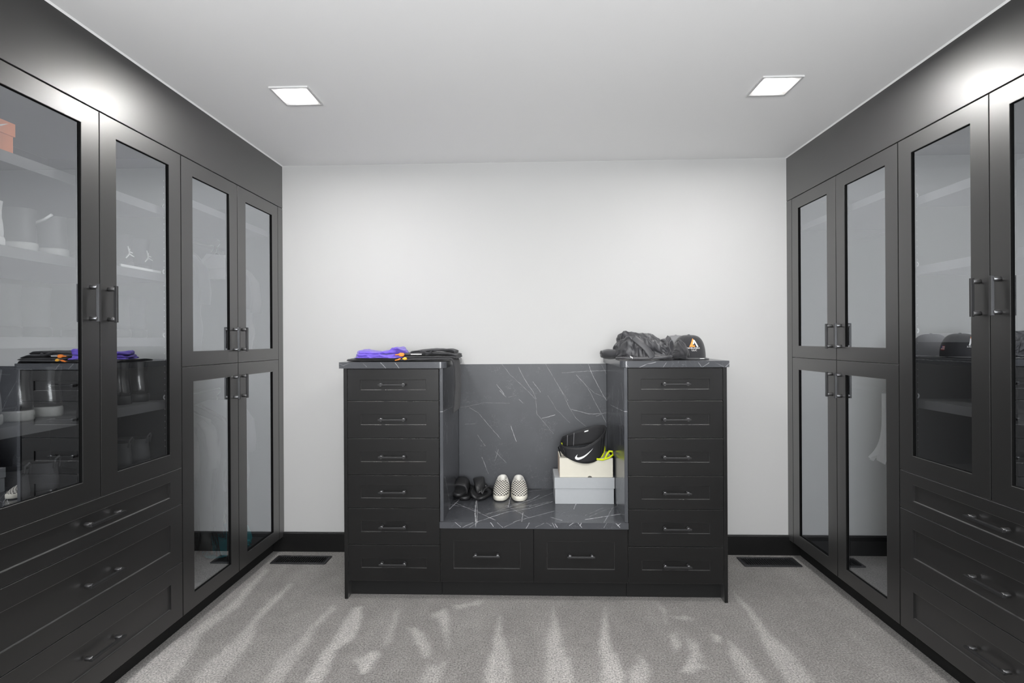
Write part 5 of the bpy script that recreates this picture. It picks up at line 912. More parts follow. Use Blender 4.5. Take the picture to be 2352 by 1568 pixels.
-1,-4,8,4,1,3,0,1,5,12,4,-4,2,8,4,7,29,18,8,4,12,5,3,4,6,9,7,5,-2,0,0,4,-31,9,-11,1,4,7,-6,-2,-1,-13,-6,2,-15,-13,-9,-8,-8,-17,-8,0,-9,-6,-4,-5,-2,-7,2,0,0,-8,5,1,4,6,1,1,3,7,-2,1,5,4,6,2,6,7,1,6,13,12,7,6,3,7,5,6,-4,7,0,1,8,-5,-3,
0,-8,13,-7,3,-2,-4,1,-5,-4,-1,-6,-2,-8,-10,-6,-7,-20,-14,3,-1,-12,-9,-6,3,-8,2,-3,5,-5,0,-2,8,3,8,0,-3,0,9,-2,2,3,3,2,-1,9,4,5,9,13,-3,7,4,4,10,2,5,-1,-2,3,2,7,-2,-4,0,-10,11,1,-3,-2,-2,-2,0,-11,3,-6,-6,-5,-10,-4,-5,-7,-12,0,-6,-9,
6,-5,-5,-5,8,-6,-4,2,-8,8,6,-17,6,5,-1,-6,10,-1,0,3,7,3,5,9,6,-2,8,5,3,4,6,-2,5,6,4,5,-2,-3,3,4,8,-4,-3,-15,4,-1,0,-5,-5,-4,-6,-2,5,5,0,-10,7,1,-6,-12,5,1,-1,-9,4,1,-2,-9,8,-1,-9,2,8,-4,-11,3,9,-2,-2,-6,3,4,0,-2,8,-2,4,0,2,-6,7,8,-2,
3,3,4,-2,0,4,-1,2,3,0,5,2,1,-1,-6,3,-1,1,1,-1,-2,-5,-2,-4,7,-2,-8,-7,7,-4,-14,4,1,1,-7,-5,6,-2,-6,-2,9,2,-8,10,4,0,-6,2,2,-1,-4,2,6,2,-2,1,-1,-3,6,1,0,-6,7,0,2,2,-1,4,2,-1,4,2,3,0,0,3,0,0,18,-7,1,2,9,5,1,0,-1,0,-4,0,7,-6,0,6,-6,11,
-6,1,0,6,-3,-7,0,2,-7,0,6,-4,-2,-9,4,6,-5,4,5,1,-1,-2,-7,-6,-1,0,5,1,-4,-5,7,-7,6,2,-5,-1,0,1,3,6,1,-3,6,0,0,0,-3,-3,1,6,5,6,2,-1,-2,8,-3,-4,8,0,-5,5,-5,8,1,-5,5,-5,4,0,-8,3,-1,-8,4,-4,-5,-10,-5,19,-7,-4,1,1,0,-1,-2,-7,0,0,1,8,-4,-5,
7,-4,4,5,4,-4,-3,-1,1,4,2,-1,0,3,0,-2,20,10,7,2,9,-2,11,4,11,10,-2,3,14,0,5,3,7,4,-4,-1,-2,-7,-2,-3,-13,-15,0,-9,-7,-10,-10,3,-15,5,0,-3,-3,-4,2,0,7,-2,-8,3,-9,3,-2,-3,-6,1,-7,-1,9,-5,0,2,11,-1,0,0,4,0,1,2,-5,21,-13,11,1,24,-5,3,11,
15,3,4,15,2,7,3,6,4,-7,-3,5,-14,5,-5,-9,-5,2,-7,-14,-17,-14,-12,-12,-8,-2,-3,1,-5,2,0,5,4,-7,3,9,-2,1,-3,-17,9,-8,-2,3,6,2,8,1,-8,-1,-1,1,1,0,4,-1,16,9,-5,7,19,8,6,12,13,2,4,10,8,7,4,7,4,-3,-4,-2,-10,-2,-4,-12,-11,-4,-2,-10,-16,-14,
-12,-18,3,-3,-3,-4,-5,-2,0,-6,3,-5,4,3,4,-1,-4,2,4,-4,-2,-3,-2,-2,5,-6,1,3,6,0,-4,3,0,-9,20,17,0,18,27,10,11,21,8,8,7,13,-4,4,5,-19,7,9,5,11,-1,-3,-7,-12,-12,-9,-6,-23,-24,-11,-14,-39,4,-3,-1,9,-2,-3,-5,-12,-7,-1,-3,5,-1,-10,1,0,13,
-10,-2,13,0,-7,3,10,-10,5,7,2,-3,-2,-5,27,16,12,3,8,19,14,14,25,17,3,-2,16,-21,5,8,8,1,-3,4,3,5,6,2,-21,-6,-8,-9,-21,-36,-18,-12,-32,10,-1,-5,4,-7,-5,-3,-5,-8,-4,-5,-4,-4,5,-8,10,-10,0,5,1,0,-2,5,12,5,-4,3,7,6,1,-4,4,10,19,5,15,23,
14,13,18,8,12,-4,17,-6,4,2,0,10,10,1,-1,-9,-7,4,-7,-14,-6,-8,-23,-37,-1,-24,-50,4,1,-6,-4,13,-5,-5,1,-7,5,-6,-13,-9,-2,7,-6,-2,-5,5,4,8,3,-3,9,1,11,7,-2,9,0,-5,-3,13,14,21,13,13,16,13,26,16,-4,9,4,11,3,3,-2,12,-1,3,3,-6,-6,-5,-3,-19,
0,-5,-19,-45,-20,-5,-41,-6,2,1,-9,-10,8,-1,1,-12,-7,7,-11,-14,4,-6,18,-14,-2,2,-2,17,-2,-6,11,14,-1,2,0,2,6,0,4,3,23,20,26,-2,10,8,28,22,11,3,12,1,0,3,13,14,0,-1,1,-11,4,-6,-6,-22,-2,-7,-28,-33,-23,-28,-32,8,-5,-3,7,-13,-3,-4,7,-8,
-6,-1,-13,-12,-3,3,23,-13,-3,-7,10,1,-1,9,14,7,2,-7,-2,8,4,1,-22,46,26,3,11,28,7,3,18,24,12,4,13,18,5,2,1,14,1,7,-16,-13,-1,2,5,-19,-13,-12,-34,-34,-19,-26,-55,2,1,5,5,5,-7,-7,0,-9,0,-4,-11,-2,-6,33,14,-34,11,-11,-4,11,2,0,7,-4,1,6,
-9,-3,1,-5,1,49,16,11,9,24,10,3,25,26,13,8,1,21,11,-1,4,10,5,7,-15,-21,-11,1,3,-1,-17,-13,-37,-31,-25,-33,-48,4,1,1,7,7,-4,-9,-4,-14,-4,1,-8,5,-5,26,19,-35,6,6,-20,25,-6,-5,4,7,7,4,-15,-7,0,-2,4,40,21,14,9,13,11,18,18,33,13,10,3,5,
16,7,5,11,4,6,-13,-24,-7,-15,-2,5,-9,-18,-31,-36,-28,-35,-36,-3,-2,-7,15,0,-1,-7,-3,0,-7,-9,-2,2,-3,9,20,-30,14,9,-12,11,5,-7,0,14,-7,2,3,-11,0,5,18,24,12,18,26,7,10,17,20,28,13,16,9,-11,11,19,-8,8,19,11,-18,-19,-4,-10,-20,2,-13,-8,
-30,-44,-22,-31,-35,-3,-3,1,-2,10,-8,-9,-8,-7,10,-3,-7,-13,13,7,-4,-3,1,-2,24,-16,11,12,-9,-13,5,10,-3,4,1,4,-8,26,26,2,43,8,8,10,22,27,11,8,9,0,9,18,-12,13,10,15,-6,-22,-16,-10,-13,10,-17,-15,-31,-38,-23,-30,-41,-2,-4,-4,-4,10,-3,
0,-17,0,-1,-1,6,-15,-2,15,-1,-1,0,-2,17,-17,16,8,1,-11,-5,7,-7,4,4,3,-4,24,21,11,45,10,15,-4,29,26,16,8,-8,21,4,16,-14,23,12,1,5,-25,-10,-13,-20,-4,0,-15,-31,-41,-32,-34,-32,-7,1,0,-5,-7,9,4,-17,10,-16,-13,9,1,2,3,5,4,1,0,-12,4,12,
2,6,11,-1,-8,1,3,-3,-8,-7,27,22,20,41,15,12,-6,25,24,13,14,-3,13,12,10,-4,7,20,2,-3,-15,-14,-7,-18,-11,1,-19,-33,-37,-28,-37,-27,-2,-2,-5,-6,-12,6,5,-6,1,-10,-11,7,2,1,2,3,4,-1,2,-3,-6,13,-5,11,15,-1,1,-17,12,-3,-5,8,15,28,24,38,18,
9,-4,26,25,2,11,15,-5,12,15,-2,7,18,-9,3,-3,-13,-16,-7,-19,2,-18,-31,-44,-24,-27,-44,7,-5,-6,-5,-8,0,-4,3,-3,-4,-5,5,-1,2,1,2,4,3,3,-12,-5,10,-1,12,13,5,1,-12,4,5,-2,6,9,25,24,28,28,20,3,25,20,7,-7,12,10,-2,7,15,14,6,-19,3,5,-1,-14,
-27,1,-4,-17,-35,-46,-11,-30,-72,12,3,4,-1,-11,-8,-2,12,-3,-3,-8,4,-3,-3,-1,4,4,2,-1,7,-10,16,-15,25,-5,-1,-4,4,4,2,-7,-6,12,28,23,36,19,20,13,27,18,3,-5,-3,21,8,-2,3,23,5,-21,16,-18,6,-2,-25,-17,4,-17,-34,-44,0,-36,-80,12,3,3,-9,-4,
3,-3,14,-11,-3,-10,3,-5,1,1,2,5,2,-1,11,4,0,-8,8,7,-4,-4,-5,-2,6,-4,-3,15,23,23,36,32,9,14,26,23,-7,10,-15,19,17,4,-8,18,13,-22,20,-23,-4,3,-10,-25,-2,-10,-38,-42,1,-30,-82,3,4,-2,-11,16,-5,10,3,-15,-3,-11,-7,8,0,-1,1,4,0,9,-11,14,
6,-8,17,4,-7,-4,-7,-5,-1,1,5,8,28,25,37,35,20,8,0,27,-4,6,-15,17,14,16,7,11,8,-19,3,3,-16,-14,3,-11,-12,-18,-28,-48,-13,-11,-83,-10,4,4,-11,19,0,7,-18,2,13,-13,-9,-7,1,1,4,2,0,-1,12,-6,9,6,13,-9,-10,6,3,9,-1,-3,3,3,30,24,37,36,20,9,
-3,21,8,-3,-14,16,13,18,20,10,-2,-14,-7,11,-10,-16,-11,1,-15,-19,-30,-46,-17,-12,-73,0,-5,-7,-6,11,4,3,-10,7,1,-3,-3,-7,0,-1,-2,2,1,3,4,-1,-2,10,17,-20,3,-5,7,3,3,5,-1,3,28,28,38,32,19,11,-2,26,-3,-7,-7,14,13,19,28,5,-10,-15,-3,16,
-5,-15,-26,4,-5,-20,-39,-39,-22,-17,-77,9,-4,0,-5,14,6,5,-10,-9,6,-10,1,4,-2,-1,-4,-2,0,-1,-4,11,9,-8,20,-7,-4,-5,2,6,2,1,-12,31,16,26,42,24,13,16,-1,25,-7,3,-10,9,20,1,33,7,-1,-5,-18,7,4,-1,-22,-29,-1,-8,-34,-44,-26,-16,-72,6,1,3,
-4,13,7,4,3,-15,-9,-9,1,4,1,0,1,2,2,0,-9,8,8,-3,8,-16,2,5,13,-5,-2,-6,0,38,13,24,44,21,15,8,4,24,0,-2,0,-2,20,0,35,-4,9,2,-26,-1,3,7,-19,-35,-7,-1,-35,-37,-26,-24,-68,18,0,-1,-3,4,5,4,8,-18,-3,-9,6,-3,0,0,0,-4,0,-1,3,-1,8,2,10,-18,
1,4,17,-1,-1,-9,0,23,32,25,34,19,15,2,17,10,2,-4,10,5,17,0,35,-12,-1,7,-7,-22,2,4,5,-33,-21,-10,-33,-26,-24,-34,-54,6,1,5,1,6,2,-1,7,-1,-12,-14,-7,5,2,0,0,0,-1,1,-5,4,7,-4,11,-7,-7,3,8,11,-5,-4,4,23,31,25,33,24,0,12,16,8,-4,1,4,15,
15,-1,32,0,-12,-1,6,-24,-7,5,10,-28,-21,-20,-30,-26,-23,-36,-45,16,-4,-6,0,9,3,1,-3,5,4,-13,-23,2,1,0,0,0,1,0,-2,9,14,-1,1,2,-14,-4,5,10,4,-9,-4,34,27,25,32,26,-8,8,25,14,-9,-5,1,29,1,5,31,6,-6,-14,4,-11,-14,-5,10,-16,-22,-23,-32,-31,
-18,-33,-41,19,0,0,-11,-1,5,4,-4,3,0,-1,-25,5,1,0,-1,2,0,-3,-7,12,12,-4,11,0,-6,-5,-11,6,9,-5,4,46,17,26,26,29,-17,15,23,24,-11,-10,-10,28,19,8,3,8,2,4,-23,-1,-2,-8,-11,-5,-13,-22,-42,-41,-5,-21,-45,-3,8,-2,-8,0,-3,9,16,-14,-3,-1,7,
-2,-1,-2,-3,-5,-1,1,-1,3,5,4,6,-15,1,3,12,-10,0,4,-7,62,12,24,28,25,-16,7,27,30,-9,-11,-16,28,16,17,3,-3,-1,6,-6,-21,0,3,-19,-7,-6,-19,-44,-43,-9,-17,-45,-8,6,4,-6,-7,7,6,15,-6,-10,0,7,0,-3,-3,-7,-7,-1,1,6,0,3,15,4,-15,0,-5,17,2,-3,
-8,-1,68,14,19,31,18,-4,-7,34,24,-6,-13,-16,27,16,19,12,-4,-10,-1,8,-27,-9,3,-5,-21,-2,-11,-44,-46,-18,-14,-48,-3,0,1,10,-4,3,2,18,1,-15,-3,-1,0,-2,-2,-5,-2,-3,1,-6,2,10,12,9,-13,1,-8,12,4,3,-2,4,68,8,17,44,-8,11,-3,33,20,-3,-14,-18,
26,20,12,15,3,-2,-2,-17,-14,-11,-12,10,-25,-12,-6,-30,-50,-10,-21,-48,16,0,-1,-11,13,-7,9,5,6,0,-12,-16,11,-1,-2,-1,-3,1,0,-2,3,9,15,-14,-9,-3,0,4,7,4,1,6,60,15,17,39,-11,11,0,30,21,-2,-12,-19,22,14,13,21,0,5,-3,-20,-20,-9,-9,7,-20,
-15,-11,-22,-51,-6,-22,-49,19,0,0,-14,8,1,4,8,5,2,-14,-18,5,-1,1,-2,-6,0,-2,-4,20,2,10,-7,-6,-1,1,-3,10,0,5,-5,60,27,8,39,-10,1,13,17,19,4,-5,-20,26,7,14,10,-2,8,-6,-3,-16,-12,-13,-7,-4,-18,-16,-25,-43,-3,-21,-46,14,-7,-7,6,1,0,6,11,
2,-10,-16,4,3,-1,-1,-2,-3,2,-1,-13,13,16,6,-9,-11,0,2,10,5,3,-1,11,51,23,9,39,-8,-1,10,19,10,5,5,-14,15,14,7,21,-9,-1,5,-15,-4,-9,-12,-23,3,-15,-14,-32,-39,-3,-20,-51,21,-6,-7,2,13,-4,7,0,2,-8,-16,6,2,-1,-2,-3,-1,0,3,-2,6,11,-7,9,-7,
-8,3,10,11,2,1,-11,61,21,10,41,-7,-2,11,17,6,-1,5,-6,12,17,12,15,-3,-7,2,-15,-8,1,-10,-30,2,-6,-17,-38,-34,-5,-21,-48,23,-1,-9,-1,7,5,-5,10,0,-4,-10,-8,5,-2,0,-1,3,0,-1,-7,10,10,-6,-5,13,-6,3,14,-1,-4,-4,5,60,13,15,35,5,-1,-6,27,2,
-8,-4,10,14,9,11,17,-6,-6,-3,-8,5,-7,-16,-24,-11,-5,-6,-31,-31,-12,-15,-53,20,0,-10,16,-5,-3,3,4,9,-5,-6,-22,6,1,0,0,2,1,0,-11,14,5,8,-12,15,5,0,1,0,-6,-6,0,62,15,17,25,9,-2,-6,27,2,-4,2,-7,21,16,1,16,1,-7,-5,-9,4,-4,-14,-25,-8,-17,
-5,-31,-21,-11,-23,-47,21,-5,-8,13,1,-6,-4,0,11,2,2,-18,5,-2,0,-2,-1,-1,1,-10,9,10,4,-2,9,-1,4,-10,13,1,-7,9,54,20,7,23,7,5,-6,27,9,-7,8,-14,18,18,5,3,10,-4,-4,-9,-4,-1,-10,-26,-4,-20,-16,-25,-29,-2,-27,-41,22,0,-6,-9,13,-1,-9,7,2,
12,-10,-13,6,-3,0,1,-5,0,-1,-9,11,3,6,7,5,3,0,-13,8,8,2,-1,54,3,14,21,4,6,5,27,6,10,-3,4,-5,11,16,1,-6,4,-2,-10,-16,7,-6,-6,-17,-10,-19,-30,-37,1,-24,-25,13,-1,-3,-13,8,-10,5,-10,-1,10,7,4,-2,-1,-1,-5,-4,4,1,-5,-10,11,10,7,8,1,2,-13,
4,8,-4,7,42,1,14,22,0,7,9,32,6,10,-6,17,-13,11,5,16,-16,-4,-1,-6,-19,4,2,-12,-4,-15,-18,-27,-40,-1,-24,-13,-8,5,4,-13,16,-6,-13,-6,-4,15,10,-7,5,1,2,-4,-4,-3,-1,24,-31,4,11,6,7,7,1,-5,0,-1,8,-11,41,0,13,19,1,10,17,24,22,3,-6,8,25,-6,
-4,4,5,-5,-7,-15,-22,7,-9,-7,-1,-17,-7,-36,-29,-4,-19,-12,-4,-6,-1,12,-11,10,-8,-14,-8,4,4,21,-12,-3,-1,11,0,-2,-3,13,4,-18,1,9,14,5,-4,-2,-11,-1,-1,6,29,-1,14,16,4,14,14,22,19,11,0,-4,29,10,-4,-13,4,-3,-11,-13,-22,10,-1,-18,-7,-15,
1,-31,-30,-13,-11,-26,15,-2,-8,12,-1,-4,3,-19,-8,-5,5,9,11,-5,-4,1,8,-3,1,7,-3,-4,-3,9,14,-1,7,-1,-1,-5,-5,-8,29,7,13,10,5,19,7,21,22,8,12,-9,23,13,5,-21,-3,-3,0,-20,-20,9,0,-17,-2,-17,-5,-31,-26,-14,-4,-33,9,-4,-2,12,13,-3,-1,-18,
-7,-12,7,4,8,1,1,-6,8,3,-7,16,-19,6,1,9,0,2,9,-8,6,-3,-7,8,5,20,12,10,11,10,12,7,24,13,4,24,-9,12,10,0,-26,-2,3,-19,-17,-6,8,0,-17,-1,-15,-28,-24,-11,-9,-18,6,-5,-2,-12,16,6,-4,7,-16,-17,6,5,-2,2,0,6,-1,-1,-1,19,-10,-17,10,8,15,-2,
-11,1,-3,5,8,-9,14,21,6,6,18,10,0,15,26,14,9,16,-7,17,1,3,-19,-11,6,-14,-12,-16,1,11,-23,1,-14,-30,-14,-12,-6,-36,8,-5,-4,10,-6,10,3,10,-16,-10,-20,23,-3,0,2,3,5,2,3,8,-13,-19,6,18,0,9,4,-5,-9,1,4,-9,31,17,-7,17,17,14,3,16,15,12,13,
9,-2,18,-7,1,-1,-16,-6,0,-15,-18,-5,14,-14,-10,-6,-34,-17,0,-16,-41,15,1,-10,7,-4,3,3,18,-16,-6,-12,4,4,1,0,2,7,2,1,15,-14,-18,-2,11,16,6,1,-2,-11,-6,0,16,6,18,-4,10,27,2,8,28,20,7,9,11,-2,3,13,-24,12,1,-13,-22,-3,-4,-2,-1,-10,-10,
-14,-18,-13,-17,-11,-46,1,5,-1,-7,3,3,6,7,1,2,-1,-15,-3,3,5,3,7,0,2,3,-4,-8,-9,10,5,4,10,1,-2,0,2,-10,13,18,-7,12,23,12,5,25,16,7,10,9,13,-10,8,-11,2,6,-3,-24,-17,-5,4,13,-23,-14,-6,-16,-16,-12,-9,-51,13,-2,-4,-11,8,10,-3,-3,-1,5,4,
-1,-15,-1,1,7,8,2,12,12,-26,-8,-3,4,11,-5,9,5,-8,1,1,2,11,15,-10,16,20,12,16,12,17,11,6,6,16,-3,-4,7,-15,6,5,-16,-23,-8,1,22,-27,-15,-6,-18,-17,-1,-17,-51,10,1,2,-8,13,4,-3,-18,-2,5,8,13,-21,-3,3,4,2,4,7,18,-20,-8,-9,9,23,-9,-2,4,10,
-10,-2,-4,17,6,-2,27,20,-2,9,13,20,4,0,8,10,5,-7,5,-4,-2,7,-7,-17,-6,-8,17,-25,-7,-12,-19,-18,-2,-15,-24,-3,-2,-7,-1,-6,2,4,-2,0,-4,8,10,10,-18,3,-7,19,-12,0,8,0,-4,-14,-3,22,9,-3,-16,8,12,-2,5,7,8,10,14,19,1,6,22,10,3,3,22,-8,2,3,
6,-2,-4,-3,7,-27,-5,-1,9,-17,-14,-11,-13,-11,-14,-17,-23,-4,-1,-6,-3,3,5,-3,-1,-5,-2,1,5,26,-14,-10,10,1,-6,0,-2,7,-8,3,-6,6,11,9,-11,4,11,-1,-6,5,23,16,5,17,-2,13,8,12,-2,9,19,12,-12,5,24,-11,-6,-5,-11,-3,-8,-12,10,-20,-6,-9,-12,-24,
-14,0,-44,13,2,1,-10,2,-6,1,4,-3,-8,4,0,6,11,-3,-5,-1,-10,-3,3,-1,-2,0,-2,7,3,6,7,-1,6,-3,-6,20,22,17,-5,14,13,2,14,5,13,7,3,5,-3,14,16,-7,-2,-2,-9,-6,-8,-9,-12,-8,-10,-9,-8,-27,-17,-1,-39,11,1,1,-5,-1,4,1,-5,-4,-4,8,-1,-7,9,13,-10,
-9,0,1,-5,1,-1,-6,10,-3,4,0,16,-12,6,5,-3,32,23,5,3,17,13,7,-6,25,4,7,10,-5,7,7,0,16,-3,-5,-8,-7,-4,-9,-13,-7,-15,-9,-11,-25,-10,-19,-31,20,0,-4,2,1,-9,-5,-4,9,-7,-1,1,-9,-3,11,-2,2,-7,0,2,6,-6,-5,-1,3,0,3,12,-10,2,5,1,42,14,-4,25,
1,7,9,23,15,10,4,-5,19,5,-7,5,6,-3,-2,-6,-5,1,-5,-13,-20,-13,-6,-28,-28,-13,-16,-19,-9,2,-3,6,5,5,-2,-8,10,5,-5,-13,9,10,-14,-11,1,5,-5,13,2,-6,-5,-8,10,1,2,10,-1,-3,6,-7,46,12,11,8,13,9,6,24,19,0,-6,15,3,9,4,6,4,-1,-2,-5,-6,-6,-6,
-15,-19,-8,-12,-25,-24,-11,-18,-25,-11,0,3,9,9,1,-2,-14,4,-4,-4,7,1,11,0,-12,-9,-4,13,-5,8,-1,-11,2,0,0,-1,6,3,-5,-2,6,40,18,15,2,19,8,5,10,17,5,8,7,-5,4,2,10,6,0,-1,-7,-10,-5,-6,-13,-13,-9,-11,-18,-21,-13,-16,-35,-9,-1,0,7,10,-1,4,
-15,3,6,-9,-7,4,9,-1,4,-15,-3,13,0,-6,-2,3,-4,7,4,0,1,6,1,-6,1,39,-1,19,25,16,7,4,18,0,-4,6,3,11,4,-10,9,3,1,0,-4,-9,-1,-9,-13,-9,-8,8,-18,-27,-19,-11,-17,-8,5,-1,-12,4,-2,-2,-2,3,-4,-9,2,-6,0,8,-3,-2,-1,1,-2,-2,-3,3,6,8,-3,4,7,2,-2,
-7,3,30,13,16,22,16,9,8,13,6,-2,-10,11,0,6,4,-11,8,3,-2,-3,-7,4,-10,-8,-10,-9,-4,-6,-29,-17,-15,-21,-6,2,8,-4,-3,-3,-2,-2,3,-4,3,-6,-2,2,-9,0,4,-2,3,-4,3,-7,2,2,2,1,0,6,3,-1,2,2,21,13,14,24,19,5,7,14,0,2,8,-4,2,1,4,10,-5,-4,-6,7,-12,
8,-3,-15,-6,-10,-11,0,-21,-16,-17,-26,0,0,-3,-4,-2,1,0,5,-8,5,8,-9,-7,-4,4,4,-3,3,-1,2,-5,-1,3,-4,5,3,1,-3,2,-4,2,10,13,14,13,25,13,11,5,11,15,0,6,4,-1,1,6,3,-5,-9,-8,1,-10,-4,7,-12,-13,-6,-8,-15,-8,-13,-17,-24,6,2,-5,-1,3,-4,-1,5,
-9,-3,-1,2,-4,-3,-1,9,-3,4,0,5,-5,-2,0,-1,-5,2,5,0,7,-2,0,5,-4,11,10,24,12,9,9,11,14,5,2,9,1,-6,1,0,4,-10,-1,2,-14,-6,0,-6,-14,1,-2,-14,-22,4,-13,-23,-7,4,-5,-4,1,-4,0,-1,-2,-5,1,4,-3,-6,1,18,7,2,-1,1,-12,-1,0,6,3,-6,-1,5,-1,4,6,-22,
6,7,6,8,4,-4,2,9,0,1,4,2,5,2,0,0,-1,-1,-2,-1,4,-6,-2,5,-11,-2,4,-12,-2,-7,5,-8,-4,2,0,-5,-2,-3,1,0,4,-4,-4,7,3,1,0,1,-13,3,-2,4,1,-3,0,9,4,0,-4,3,-4,-7,-2,1,-2,3,-1,0,6,0,0,6,-2,0,1,0,5,1,2,3,-3,3,-2,0,6,-4,-1,7,-7,-2,-2,-1,3,-2,0,
1,-9,3,1,-6,-3,-2,0,4,6,1,-3,5,2,1,0,-2,-11,-2,2,3,8,1,-2,2,-2,-1,-4,-2,2,-4,-4,])
